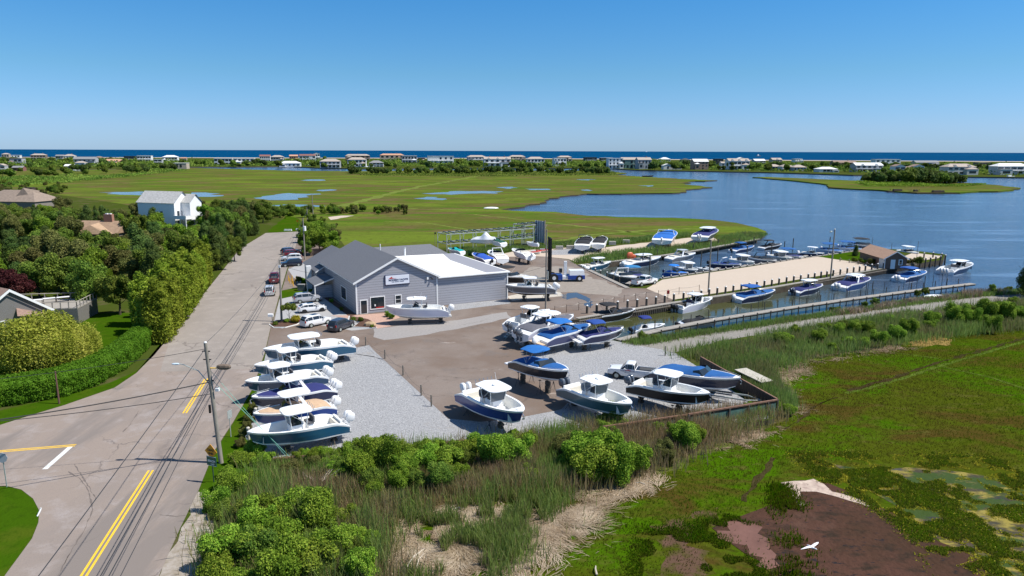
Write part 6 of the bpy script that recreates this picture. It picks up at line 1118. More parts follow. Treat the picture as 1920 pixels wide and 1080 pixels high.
for q, s, xx, rz_ in ((tk, -1, .35, 0), (tk2, 1, .55, pi)):
    text('MODERN YACHTS', .2, NAVY, q, (xx, s*1.022, .98), (pi/2, 0, rz_), ext=.004); text('SALES SERVICE', .11, NAVY, q, (xx, s*1.022, .82), (pi/2, 0, rz_), ext=.004)
    MB().add([(xx-.5, s*1.026, 1.13), (xx-.1, s*1.026, 1.25), (xx+.3, s*1.026, 1.13)], [(0, 1, 2)], RED).build('red_emblem', q)

# forklift
t = thing('marina_forklift', 'big blue and white marina forklift with a tall black mast raised beside the dock', 'forklift', G(1057, 527), R(6), sc_=(1.15, 1.15, 1.15)); BLU = mat('forklift_blue', (.015, .06, .30), .35)
b = MB(); b.box((2.2, 0, 1.45), (2.7, 2.0, 1.1), WHITE, tap=.93); b.box((2.1, 0, .8), (3.0, 2.1, .7), BLU); b.box((-1.4, 0, .85), (2.0, 2.0, .9), BLU); b.box((.2, 0, .75), (1.8, 1.6, .5), TRIM); b.build('chassis', t)
b = MB(); b.box((.3, .3, 2.3), (.5, .5, 2.4), TRIM); b.box((-.6, 0, 1.9), (.5, .7, .7), BLACK); b.build('operator_station', t)
b = MB()
for s in (-.7, .7): b.box((-2.5, s, 3.9), (.35, .22, 7.6), BLACK); b.box((-2.75, s*.7, 4.2), (.2, .16, 7.4), BLACK)
for z_ in (.6, 2.4, 5, 7.5): b.box((-2.55, 0, z_), (.2, 1.6, .22), BLACK)
b.build('mast', t); b = MB()
for s in (-.5, .5): b.box((-5, s, .55), (4.6, .22, .12), ALU)
b.box((-2.95, 0, 1.2), (.15, 2.2, 1.4), ALU); b.build('forks', t)
for x, r_ in ((2.6, .6), (-1.9, .75)):
    for s in (1, -1):
        b = MB(); b.tube([(x, s*.65, r_), (x, s*1.12, r_)], r_, RUBBER, 16); w_ = b.build('wheel', t); b = MB(); b.tube([(x, s*1.1, r_), (x, s*1.14, r_)], r_*.45, TRIM, 10); b.build('rim', w_)

# storage rack of galvanised steel, and the tall screen beside it
def rack(u0, v0, u1, v1, n, lab, hs=(2.5, 5.0), dep=5.0):
    a, c = G(u0, v0), G(u1, v1); rz = math.atan2(c.y-a.y, c.x-a.x); L = (c-a).length; t = thing('boat_rack', lab, 'rack', a, rz)
    for i in range(n+1):
        b = MB(); x = L*i/n
        for y in (0, dep): b.box((x, y, hs[1]/2), (.14, .14, hs[1]), ALU); b.tube([(x, y, hs[1]-1.6), (x+.9, y, hs[1]-.1)], .04, ALU, 4)
        b.build('post', t)
    for k, h in enumerate(hs):
        b = MB()
        for y in (0, dep): b.box((L/2, y, h), (L, .12, .22), ALU)
        for i in range(n+1): b.box((L*i/n, dep/2, h), (.1, dep, .16), ALU)
        sh = b.build('shelf', t); b = MB()
        for i in range(n):
            for q in (.3, .7): b.box((L*(i+q)/n, dep/2, h+.2), (.28, dep*1.05, .14), BLACK, rz=-.22)
        b.build('bunks', sh)
    return t
rack(838, 476, 1000, 462, 7, 'long two tier galvanised steel boat rack with black bunks behind the showroom')
rack(984, 462, 1021, 458, 2, 'short taller bay of the steel boat rack against the grey screen', (2.7, 5.8))
a, c = G(1004, 459), G(1021, 462); t = thing('steel_screen', 'tall grey ribbed screen standing at the right end of the boat rack', 'screen', a, math.atan2(c.y-a.y, c.x-a.x)); L = (c-a).length; b = MB(); SC = mat('screen_grey', (.22, .25, .30), .6)
b.box((L/2, 0, 3.9), (L, .12, 6.0), SC)
for i in range(5): b.box((L*i/4, -.1, 3.9), (.12, .14, 6.0), TRIM)
b.build('panel', t)
for x in (0, L): MB().box((x, .1, .6), (.2, .2, 1.2), BLACK).build('leg', t)
MB().box((L+.15, -.05, 3.6), (.16, .3, 7.2), WOOD).build('edge_board', t)
def jetski(p, rz, lab):
    t = thing('jet_ski', lab, 'jet ski', p, rz); b = MB(); RW_ = [(-1.5, .48, .5), (-.6, .58, .6), (.4, .55, .7), (1.1, .38, .75), (1.6, .04, .72)]; g = []
    for x, w_, z_ in RW_: g.append([(x, -w_, z_), (x, -w_*.7, z_-.25), (x, 0, z_-.38), (x, w_*.7, z_-.25), (x, w_, z_)])
    b.grid(g, WHITE); b.grid([[(x, -w_, z_), (x, -w_*.5, z_+.15), (x, 0, z_+.2), (x, w_*.5, z_+.15), (x, w_, z_)] for x, w_, z_ in RW_], RED); b.build('hull', t, True)
    MB().box((-.4, 0, .95), (1.3, .36, .22), WHITE).build('seat', t); b = MB(); b.tube([(.3, -.4, 1.25), (.35, 0, 1.2), (.3, .4, 1.25)], .04, BLACK); b.box((.5, 0, 1.05), (.4, .3, .3), RED); b.build('handlebar', t)
    b = MB(); b.box((0, 0, .25), (2.4, .7, .1), ALU); b.build('cradle', t)
jetski(G(1003, 477), R(10), 'red and white jet ski nearest the white cuddy boat'); jetski(G(1020, 474), R(-5), 'white jet ski with red trim nearest the tall screen')
# stern steps by the stored boats
def steps(p, rz, lab, m=ALU):
    t = thing('boarding_steps', lab, 'steps', p, rz)
    for i in range(3): MB().box((-.3*i, 0, .85-.28*i), (.3, .75, .05 if m is ALU else .28), m).build('tread', t)
    b = MB()
    for s in (-.37, .37): b.tube([(.15, s, .88), (-.75, s, 0)], .03, m, 4); b.tube([(.15, s, 1.6), (.15, s, 0)], .025, m, 4); b.tube([(.15, s, 1.6), (-.7, s, .75)], .02, m, 4)
    b.build('rail', t)
steps(G(1083, 651), R(15), 'aluminium boarding steps at the stern of the navy and white bowrider'); steps(G(955, 634), R(20), 'black tread boarding steps behind the white centre console'); steps(G(976, 641), R(20), 'white moulded steps beside the dark outboards', TRIM)

# ------------------------------------------------------------------ quays, piles, docks
CAPW = mat('pile_cap', (.72, .72, .70), .6)
def pile(p, h, lab, g, r=.16, cap=True, z0=WZ-.6, m=WOODD):
    t = thing('dock_piling', lab, 'piling', (p.x, p.y, z0), 0, g); key = (round(h, 1), round(r, 3), cap, z0, m.name)
    if key not in PC:
        b = MB(); b.tube([(0, 0, 0), (0, 0, h-z0)], r, m, 8); q = b.build('post', t); qq = None
        if cap: b = MB(); b.tube([(0, 0, h-z0), (0, 0, h-z0+.06), (0, 0, h-z0+.2)], r+.02, CAPW, 8, .04); qq = b.build('cap', t)
        PC[key] = (q, qq)
    else:
        for o in PC[key]:
            if o: c = o.copy(); sc.collection.objects.link(c); c.parent = t
    return t
PC = {}
qs = [(1010, 592), (1052, 588), (1080, 585)]
main = [(1100, 583), (1118, 581), (1137, 577.5), (1157, 575), (1175.5, 573), (1193.5, 571), (1211, 568.5), (1228.5, 566), (1245, 563), (1262, 560), (1280, 557.5), (1297, 555), (1313, 553), (1328, 550.5), (1343, 548), (1358.5, 546), (1373, 543.5), (1388, 541), (1403, 538.5), (1417, 536), (1431, 534), (1445, 532), (1458.5, 529.5), (1472.5, 527), (1486, 525), (1499, 523), (1513, 521), (1525, 519), (1537, 517), (1548, 515.5), (1560, 513), (1573, 511.5), (1586, 509.5), (1598, 507.5), (1609, 506), (1620, 504.5), (1632, 502.5), (1643, 501), (1654, 499.5), (1664, 498), (1674, 496.5), (1685, 495)]
for (u, v) in main[::1]: p = G(u, v+3.5, 0); p.y -= .5; pile(p, 1.3, 'white capped timber piling along the quay of the south canal', 'pilings along the south canal quay', .2)
for (u, v) in [(1725, 493), (1735, 491), (1744, 490), (1754, 488), (1763, 487), (1772, 485), (1749, 480), (1765, 482), (1732, 481)]: pile(G(u, v+3, 0), 1.3, 'white capped piling round the end of the quay', 'pilings at the end of the quay', .18)
for (u, v) in [(1107, 507), (1116, 510), (1126, 513.5), (1138, 517), (1150, 520.5), (1161, 525)]: pile(G(u, v, 0), .75, 'short white capped piling along the ramp bulkhead', 'pilings along the ramp bulkhead')
for i in range(34): t_ = i/33; p = G(1243, 523, 0).lerp(G(1642, 466, 0), t_); p.y += .35; pile(p, .45, 'low white capped piling beside the boats of the sand lot', 'low pilings at the sand lot edge', .13)
for (u, v, h) in [(1218, 508, 2.4), (1314, 498, 2.6), (1345, 490, 2.2), (1400, 487, 2.2), (1446, 479, 1.8), (1486, 471, 2.4), (1346, 468, 1.8), (1413, 462, 1.6), (1300, 476, 1.5), (1385, 465, 1.5), (1232, 486, 1.5), (1205, 500, 2), (1555, 465, 2), (1470, 474, 2)]: pile(G(u, v, WZ), h, 'tall bare mooring pile standing in the inner canal', 'mooring piles in the inner canal', .13, False)
# quay deck boards and fender fences
def boardwalk(pts, wd, z, lab, name, side=1, m=PLANK, th=.12):
    pts = [Vector(p) for p in pts]; o = pts[0].copy(); t = thing(name, lab, 'walkway', (o.x, o.y, 0))
    b = MB()
    for a, c in zip(pts[:-1], pts[1:]):
        L = (c-a).xy.length; rz = math.atan2(c.y-a.y, c.x-a.x); n = max(1, int(L/.32)); nr = Vector((-sin(rz), cos(rz), 0))
        for i in range(n):
            p = a.lerp(c, (i+.5)/n)+nr*wd/2*side-o; b.box((p.x, p.y, z+random.uniform(-.01, .01)), (L/n*.93, wd*random.uniform(.985, 1.01), th), m, rz=rz)
        mid_ = (a+c)/2+nr*wd/2*side-o
    b.build('planks', t); b = MB()
    for a, c in zip(pts[:-1], pts[1:]):
        L = (c-a).xy.length; rz = math.atan2(c.y-a.y, c.x-a.x); nr = Vector((-sin(rz), cos(rz), 0))
        for q in (.12, .88): p = (a+c)/2+nr*wd*q*side-o; b.box((p.x, p.y, z-.18), (L, .12, .22), WOODD, rz=rz)
    b.build('stringers', t); return t
boardwalk([G(1085, 598.5), G(1256, 570.5), G(1400, 548.5), G(1560, 521.5), G(1640, 506.5), G(1718, 493.5)], .9, .05, 'timber cap walk along the south canal quay behind the pilings', 'quay_walk')
boardwalk([G(1240, 523), G(1400, 499.7), G(1560, 477.6), G(1642, 465.7)], .55, .08, 'grey timber kerb along the sand lot beside the row of boats', 'quay_walk', 1)
boardwalk([G(1083, 497.5), G(1240, 479), G(1300, 470), G(1420, 448)], 1.0, .1, 'narrow plank walkway along the north side of the inner canal', 'plank_walkway', -1)
boardwalk([G(1100, 507), G(1172, 541)], 1.0, .1, 'plank walk along the ramp bulkhead by the forklift', 'plank_walkway', 1)
wk = [G(1166, 641), G(1240, 622), G(1340, 603), G(1470, 582), G(1600, 563), G(1720, 547), G(1830, 534)]
boardwalk(wk, 1.25, .12, 'long weathered plank walkway on posts beside the grassy bank', 'plank_walkway', 1)
for k, (a, c) in enumerate(zip(wk[:-1], wk[1:])):
    n = max(2, int((c-a).length/3.1))
    for i in range(n):
        p = a.lerp(c, i/n); q = p+(c-a).normalized().cross(Vector((0, 0, -1)))*1.35; pile(q, 1.25+.4*random.random(), 'thin bare post on the water side of the plank walkway', 'thin posts along the plank walkway', .07, False); pile(p, .3, 'low support post under the plank walkway', 'support posts of the plank walkway', .1, False)
for i in range(26):
    t_ = random.random(); p = G(1400, 583, WZ).lerp(G(1780, 535, WZ), t_)+Vector((0, random.uniform(.3, 1.6), 0)); pile(p, .9+.5*random.random(), 'thin stake standing in the water beyond the plank walkway', 'thin stakes in the water', .045, False)
# sheet of vertical fender boards on the quay face
def face(a, c, lab, step=.45):
    L = (c-a).length; rz = math.atan2(c.y-a.y, c.x-a.x); t = thing('fender_wall', lab, 'bulkhead', (a.x, a.y, 0), rz); b = MB()
    for i in range(int(L/step)): b.box((i*step+.2, -.08, -.5), (.14, .1, 1.2), WOODD)
    b.box((L/2, -.1, -.25), (L, .12, .18), WOOD); b.build('boards', t)
face(G(1085, 598.8), G(1256, 570.8), 'dark vertical timber boards on the quay face by the black bowrider'); face(G(1256, 570.8), G(1560, 521.8), 'dark vertical timber boards on the quay face below the sand lot'); face(G(1560, 521.8), G(1718, 494), 'dark vertical timber boards on the quay face below the hut'); face(G(1083, 498.2), G(1172, 540.5), 'dark timber boards on the ramp bulkhead')
for u0, v0, u1, v1 in [(1330, 508, 1352, 500), (1388, 500, 1412, 492), (1424, 495, 1440, 488), (1500, 484, 1516, 477), (1180, 530, 1196, 522), (1556, 476, 1570, 470)]:
    a, c = G(u0, v0), G(u1, v1); boardwalk([a, c], .9, -.3, 'short floating finger dock between boats of the sand lot row', 'finger_dock')['group'] = 'finger docks of the sand lot row'
# rope line posts on the asphalt edge
ro = mat('rusty_post', (.13, .075, .05), .8)
for i, (u, v) in enumerate([(1040, 589), (1062, 586), (1085, 582), (1107, 578), (1131, 574), (1151, 571), (1170, 567), (1191, 564), (1211, 561), (1234, 558), (1273, 552), (1311, 547)]):
    p = G(u, v); t = thing('rope_post', 'thin rusty post of the rope line along the asphalt edge', 'post', p, 0, 'posts of the rope line'); MB().tube([(0, 0, 0), (0, 0, 1.35)], .045, ro, 5).build('post', t)
a = [G(u, v, 1.2) for u, v in [(1040, 579), (1085, 572), (1131, 563), (1170, 557), (1234, 548), (1311, 537)]]
def rope(pts, r, m, name, lab, cat, sag=.1, n=10, grp=None):
    b = MB()
    for p, q in zip(pts[:-1], pts[1:]): b.tube([p.lerp(q, i/n)-Vector((0, 0, 4*sag*(i/n)*(1-i/n))) for i in range(n+1)], r, m, 4)
    return tag(b.build(name), lab, cat, grp)
rp = [G(u, v)+Vector((0, 0, 1.2)) for u, v in [(1040, 589), (1062, 586), (1085, 582), (1107, 578), (1131, 574), (1151, 571), (1170, 567), (1191, 564), (1211, 561), (1234, 558), (1273, 552), (1311, 547)]]
rope(rp, .02, BLACK, 'rope', 'dark rope slung along the thin rusty posts', 'rope', .15)
# hut surroundings
hp_ = [(1575, 490), (1592, 493), (1609, 496), (1625, 498.5), (1642, 501.5)]
for (u, v) in hp_: t = thing('bollard_post', 'short wooden post of the rope fence round the hut garden', 'post', G(u, v), 0, 'posts of the hut rope fence'); MB().tube([(0, 0, 0), (0, 0, .9)], .11, WOOD, 7).build('post', t)
rope([G(u, v)+Vector((0, 0, .75)) for u, v in hp_], .03, sandM, 'rope', 'pale rope sagging between posts of the hut garden', 'rope', .3)
for (u, v, s, k, l) in [(1634, 498, .75, 'dshrub', 'rounded clipped shrub beside the hut wall'), (1602, 492, .6, 'low', 'grey green shrub at the left end of the hut'), (1613, 494, .55, 'low', 'low shrub in front of the hut'), (1620, 495, .5, 'shrub', 'small shrub between the rope fence and the hut'), (1709, 494, .6, 'dshrub', 'dark green hedge shrub right of the hut'), (1700, 495, .6, 'dshrub', 'clipped shrub beside the hut gable'), (1721, 496, .95, 'low', 'dark round bush at the quay corner')]: plant(k, G(u, v), s, l, None, 'shrub')
plant('cedar', G(1604, 480), .42, 'small dark conifer beside the hut'); plant('tall', G(1935, 556), 1.1, 'dark pine at the right edge above the path')
# lot walls
DW = mat('dark_fence_boards', (.065, .048, .036), .85, noise=.45, scale=2, stretch=(8, 8, .6)); RIM = mat('rusty_timber_rim', (.22, .12, .08), .85, noise=.3, scale=3); GN = mat('green_sheet', (.08, .16, .13), .7, noise=.35, scale=1.5)
def wall(a, c, h, lab, z0=MZ, m=DW, out=-1, sheetm=None):
    L = (c-a).length; rz = math.atan2(c.y-a.y, c.x-a.x); t = thing('timber_wall', lab, 'wall', (a.x, a.y, z0-.4), rz); b = MB(); n = int(L/.3); H_ = h-z0+.4
    for i in range(n): b.box(((i+.5)*L/n, 0, H_/2), (L/n*.94, .06+.02*(i % 2), H_+random.uniform(-.04, .04)), m)
    b.build('boards', t); b = MB(); b.box((L/2, out*.1, H_-.06), (L, .14, .14), RIM); b.build('rim', t); b = MB()
    for i in range(int(L/2.4)+1): b.box((i*2.4, out*.16, H_/2-.1), (.16, .14, H_), WOODD)
    b.build('posts', t)
    if sheetm: b = MB(); b.box((L*.5, out*.06, H_*.5-.1), (L*.98, .02, H_*.75), sheetm); b.build('green_sheet', t)
    return t
wall(G(512, 863), G(690, 846), .22, 'low rusty timber wall of the gravel lot at the left end'); wall(G(690, 846), G(1000, 815), .22, 'low rusty timber wall of the gravel lot in the middle'); wall(G(1000, 816, .25), G(1130, 799, .4), .35, 'timber lot wall below the pale teal boat'); wall(G(1130, 799, .75), G(1290, 775, .8), .78, 'timber lot wall below the black hulled boat', sheetm=GN); wall(G(1290, 775, 1.4), G(1456, 748, 1.4), 1.4, 'timber lot wall with green sheeting at the right corner', sheetm=GN)
wall(G(1456, 748, 1.42), G(1313, 669, 1.42), 1.45, 'tall dark timber fence on the right side of the gravel lot', z0=-.1, out=-1)
t = thing('plywood_sheet', 'pale plywood sheet lying on the straw beyond the dark fence', 'board', G(1412, 708, .3), R(12)); MB().box((0, 0, .3), (2.2, 3.8, .08), mat('plywood', (.40, .37, .31), .7, noise=.08, scale=2)).build('board', t); t.rotation_euler = (R(8), R(5), R(35))
t = thing('boat_trailer', 'empty boat trailer parked in the corner under the dark fence', 'trailer', G(1350, 748), R(-25)); b = MB()
for s in (-.8, .8): b.box((0, s, .55), (5.5, .1, .14), ALU); b.box((-.5, s*.5, .75), (3.5, .18, .1), BLACK)
b.tube([(2.75, .8, .55), (4.2, 0, .5)], .06, ALU); b.tube([(2.75, -.8, .55), (4.2, 0, .5)], .06, ALU); b.build('frame', t)
for s in (-1, 1): b = MB(); b.tube([(-1, s*.95, .33), (-1, s*1.17, .33)], .33, RUBBER, 12); b.build('wheel', t); b = MB(); b.box((-1, s*1.05, .75), (1.0, .3, .05), TRIM); b.build('fender', t)
# lot posts
for (u, v) in [(686, 648), (722, 673), (756, 704), (790, 742), (809, 762)]: t = thing('marker_post', 'weathered wooden marker post on the edge of the gravel', 'post', G(u, v), 0, 'marker posts on the gravel edge'); MB().tube([(0, 0, 0), (0, 0, 1.25)], .09, WOOD, 7).build('post', t)
t = thing('marker_post', 'lone wooden post on the gravel beside the path', 'post', G(1247, 667)); MB().tube([(0, 0, 0), (0, 0, 1.3)], .08, WOOD, 7).build('post', t)
rope([G(u, v)+Vector((0, 0, .9)) for u, v in [(686, 648), (722, 673), (756, 704), (790, 742), (809, 762)]], .012, BLACK, 'rope', 'thin wire between the wooden marker posts', 'rope', .4)
for i, (u, v) in enumerate([(986, 464), (1049, 468), (1069, 467), (1148, 459), (1174, 456)]): t = thing('concrete_block', ['dark', 'grey', 'tan', 'pale', 'pale tan'][i]+' concrete block on the sand road, '+['by the rack', 'left of the pair', 'nearest the black covered boats', 'beside the marsh grass', 'rightmost of them'][i], 'block', G(u, v)); MB().box((0, 0, .5), (2, .9, 1), [BLACK, concM, concM, concM, concM][i], tap=.96).build('block', t)
t = thing('life_ring_post', 'red life ring box on a post at the quay', 'safety post', G(1252, 561)); MB().tube([(0, 0, 0), (0, 0, 1.8)], .06, WOOD, 5).build('post', t); MB().box((0, -.1, 1.3), (.45, .2, .6), RED).build('ring_box', t)
t = thing('inflatable_tube', 'orange inflatable towed tube standing on the navy cruiser', 'inflatable', G(1181, 484, .3), R(20)); b = MB(); OR = mat('orange_vinyl', (.55, .12, .05), .4); b.ell((0, 0, .7), (.9, .35, .8), OR, 12, 8, .8); b.ell((.9, 0, .4), (.8, .3, .55), OR, 12, 8, .8); b.build('tube', t, True)

# ------------------------------------------------------------------ poles, lamps, wires
def pole(base, h, lab, r=.16, name='utility_pole', lean=(0, 0), m=POLEM):
    t = thing(name, lab, 'pole', base); MB().tube([(0, 0, -.2), (lean[0]*.5, lean[1]*.5, h*.5), (lean[0], lean[1], h)], r*1.15, m, 10, r*.8).build('shaft', t, True); return t
PA = G(415, 868); hA = hgt(385, 643, PA); _x = ray(385, 643); lx = _x[0]*PA.y/_x[1]-PA.x
pa = pole(PA, hA, 'nearest weathered utility pole with a street light arm and transformer bag', .17, lean=(lx, 0)); A = lambda h: Vector((PA.x+lx*h/hA, PA.y, h))
CAPS = mat('pole_cap_white', (.7, .7, .7), .5); MB().ell((lx, 0, hA+.02), (.14, .14, .12), CAPS, 8, 5).build('cap', pa)
q = lambda h: Vector((lx*h/hA, 0, h)); h_ = hgt(392, 702, PA); b = MB(); b.tube([q(h_-1.0), q(h_-.2)+Vector((-.9, 0, .5)), q(h_)+Vector((-2.0, -.1, .85)), q(h_)+Vector((-2.4, -.1, .95))], .04, ALU, 6); ar = b.build('lamp_arm', pa); b = MB(); b.ell(q(h_)+Vector((-2.65, -.1, .92)), (.36, .16, .08), mat('lamp_head', (.5, .6, .68), .3), 10, 5); b.build('lamp_head', ar)
b = MB(); hb = hgt(400, 690, PA); b.ell(q(hb)+Vector((1.25, 0, .1)), (.62, .25, .24), mat('brown_bag', (.16, .12, .09), .8, noise=.2), 10, 6, .8); b.tube([q(hb)+Vector((.1, 0, 0)), q(hb)+Vector((.7, 0, 0))], .05, YEL, 5); b.build('covered_fitting', pa)
b = MB(); 
for hh in (hA-.7, hA-1.4, hA-3.2): b.tube([q(hh)+Vector((-.35, 0, 0)), q(hh)+Vector((.3, 0, 0))], .05, BLACK, 5)
b.box(q(h_-1.3)+Vector((.5, 0, 0)), (.3, .3, .25), TRIM); b.box(q(h_-2.9)+Vector((-.35, 0, -.1)), (.15, .15, .7), BLACK); b.build('fittings', pa)
PB = G(528, 603); hB = hgt(535, 487, PB); pb_ = pole(PB, hB, 'brown utility pole in the planted island beside the parked cars', .15, lean=(.25, 0)); B_ = lambda h: Vector((PB.x+.25*h/hB, PB.y, h)); MB().box((.25, -.2, hB-1), (.3, .2, .4), TRIM).build('meter_box', pb_)
PC_ = G(572, 487); hC = hgt(564, 409, PC_); pc_ = pole(PC_, hC, 'utility pole with a white transformer can behind the parked suvs', .15); b = MB(); b.tube([(.35, -.2, hC-3.0), (.35, -.2, hC-1.9)], .34, TRIM, 10); b.build('transformer', pc_)
PD = G(588, 422); pole(PD, hgt(586, 364, PD), 'tall utility pole standing above the bushes at the dead end', .15); PE = G(577, 424); pole(PE, hgt(572, 389, PE), 'shorter utility pole left of the tall one at the dead end', .13)
PF = G(1023, 582); hF = hgt(1021, 430, PF); pole(PF, hF, 'slim light coloured pole beside the grey hulled boat and forklift', .13)
PG_ = G(1328, 548); pole(PG_, hgt(1333, 450, PG_), 'bare wooden pole on the quay at the left of the sand lot', .14)
PH = G(1557, 522); hH = hgt(1565, 430, PH); ph = pole(PH, hH, 'wooden pole with a floodlight at the right of the sand lot', .15); b = MB(); b.ell((-.75, 0, hH-.5), (.3, .2, .18), ALU, 8, 5); b.tube([(0, 0, hH-.3), (-.6, 0, hH-.4)], .04, BLACK, 5); b.build('floodlight', ph); MB().ell((0, 0, hH), (.16, .16, .14), CAPS, 8, 5).build('cap', ph)
PI_ = G(816, 470); pi_ = pole(PI_, hgt(815, 437, PI_), 'thin lamp post on the marsh side behind the showroom', .05); MB().box((.1, 0, hgt(815, 437, PI_)), (.45, .3, .35), BLACK).build('lamp_head', pi_)
for (u, v, v2, l) in [(1634, 470, 444, 'white capped mooring mast left of the hut roof'), (1668, 498, 456, 'thin dark mast in front of the hut roof'), (1718, 490, 452, 'thin mast right of the hut'), (111, 757, 696, 'short brown pole standing at the hedge')]:
    p = G(u, v); pole(p, hgt(u, v2, p), l, .05 if u > 200 else .09, 'mast_pole' if u > 200 else 'utility_pole', m=WOODD if u > 200 else mat('brown_pole', (.13, .07, .05), .8))
WR = mat('power_cable', (.03, .03, .032), .5)
def wire(pts, r, lab, sag=.5, g=None): return rope(pts, r, WR, 'power_cable', lab, 'cable', sag, 14, g)
dirn = (G(85, 1080, 8.6)-A(hA-.4)); far1 = A(hA-.4)+dirn*2.6; far1.z = 8.6
wire([B_(hB-.15), A(hA-.05)], .022, 'top cable from the nearest pole to the pole in the planted island', .5)
wire([A(hA-.4), far1], .028, 'top cable running from the nearest pole out over the junction', .6)
for k, (uu, zz, za) in enumerate([(200, 6.0, 7.3), (215, 5.6, 6.9), (232, 5.2, 6.2)]):
    p = G(uu, 1080, zz); s0 = A(za); d = p-s0; e = s0+d*2.6; e.z = zz
    wire([B_(hB-1.2-.5*k), s0, e], .03 if k < 2 else .022, ['upper', 'middle', 'lower'][k]+' of the three lower cables on the street side of the nearest pole', .35)
for k, (u0, v0, u1, v1, z0_, z1_, r_) in enumerate([(376, 654, 0, 705, hA-.5, 8.5, .02), (383, 716, 0, 781, hgt(390, 716, PA), 6.6, .045), (380, 736, 0, 784, hgt(392, 738, PA), 6.0, .03)]):
    e = G(u1, v1, z1_); s0 = A(z0_); wire([s0, s0+(e-s0)*1.35], r_, ['thin top', 'thick middle', 'lower'][k]+' cable crossing the side street to the left', .3)
wire([B_(hB-.3), Vector((PC_.x, PC_.y, hC-.2))], .02, 'upper cable between the island pole and the transformer pole', .4); wire([B_(hB-1.2), Vector((PC_.x, PC_.y, hC-1.5))], .025, 'lower cable between the island pole and the transformer pole', .4)
wire([Vector((PC_.x, PC_.y, hC-.2)), Vector((PD.x, PD.y, 9))], .02, 'cable from the transformer pole to the tall pole at the dead end', .4)
bw = P1+Vector((cos(BA+pi/2)*10, sin(BA+pi/2)*10, 0)); wire([B_(hB-.8), Vector((bw.x, bw.y, 4.9))], .02, 'service cable from the island pole to the side wall of the showroom', .5); 
wire([Vector((PF.x, PF.y, hF*.55)), Vector((PF.x-10, PF.y+3, 4.9))], .015, 'thin cable from the slim pole to the showroom corner', .3)
GY = mat('guy_guard', (.16, .42, .33), .5); gy = G(552, 862); rope([A(hA-3), Vector((G(545, 860).x, G(545, 860).y, .1))], .02, GY, 'guy_wire', 'green guy wire running from the nearest pole to the lot edge', 'cable', 0); rope([A(hA-2.2), Vector((G(537, 858).x, G(537, 858).y, .1))], .016, GY, 'guy_wire', 'second thin guy wire just left of the green one', 'cable', 0)
# ------------------------------------------------------------------ signs
SP = mat('sign_post_green', (.03, .06, .045), .6)
def signpost(p, lab, h, m=SP, rz=0, cat='road sign'): t = thing('road_sign', lab, cat, p, rz); MB().box((0, 0, h/2), (.07, .05, h), m).build('post', t); return t
p = G(401, 904); k_ = (hgt(391, 838, p)-0); t = signpost(p, 'yellow diamond dead end sign above a green sign on a post by the verge', 2.6, rz=R(-22)); zt_ = hgt(391, 846, p)
b = MB(); b.add([(0, -.06, zt_-.62), (.62, -.06, zt_), (0, -.06, zt_+.62), (-.62, -.06, zt_), (0, -.03, zt_-.62), (.62, -.03, zt_), (0, -.03, zt_+.62), (-.62, -.03, zt_)], [(0, 1, 2, 3), (7, 6, 5, 4), (0, 4, 5, 1), (1, 5, 6, 2), (2, 6, 7, 3), (3, 7, 4, 0)], mat('sign_amber', (.62, .27, .01), .5)); di = b.build('diamond_sign', t)
text('DEAD', .25, BLACK, di, (0, -.07, zt_+.03), (pi/2, 0, 0), ext=.004, bold=.008); text('END', .25, BLACK, di, (0, -.07, zt_-.26), (pi/2, 0, 0), ext=.004, bold=.008)
zg = hgt(395, 864, p); gs = MB().box((.02, -.07, zg), (.98, .03, .78), mat('sign_green', (.01, .10, .065), .5)).build('green_sign', t); b = MB()
for s in (-.37, .37): b.box((.02, -.09, zg+s), (.94, .01, .025), TRIM)
b.build('sign_border', gs); text('BEACH', .24, TRIM, gs, (.02, -.092, zg-.06), (pi/2, 0, 0), ext=.003, bold=.006); text('LANE', .15, TRIM, gs, (.1, -.092, zg-.28), (pi/2, 0, 0), ext=.003, bold=.004)
p = G(433, 819); t = signpost(p, 'thin grey sign seen edge on beside the nearest boat', 2.6, ALU, R(75)); MB().box((0, -.05, 2.2), (.6, .02, .75), ALU).build('sign_plate', t)
p = G(13, 913); t = signpost(p, 'back of a grey octagonal stop sign at the grass corner', 2.9, ALU, R(8)); zs = hgt(5, 858, p); b = MB(); b.tube([(-.05, -.03, zs), (-.05, -.055, zs)], .42, mat('sign_back_grey', (.38, .40, .44), .5), 8); b.build('octagon', t)
p = G(558, 424); t = signpost(p, 'small amber diamond sign at the dead end clearing', 1.9, BLACK); MB().add([(0, -.05, 1.3), (.5, -.05, 1.8), (0, -.05, 2.3), (-.5, -.05, 1.8)], [(0, 1, 2, 3)], mat('sign_amber', (.62, .27, .01), .5)).build('diamond_sign', t)
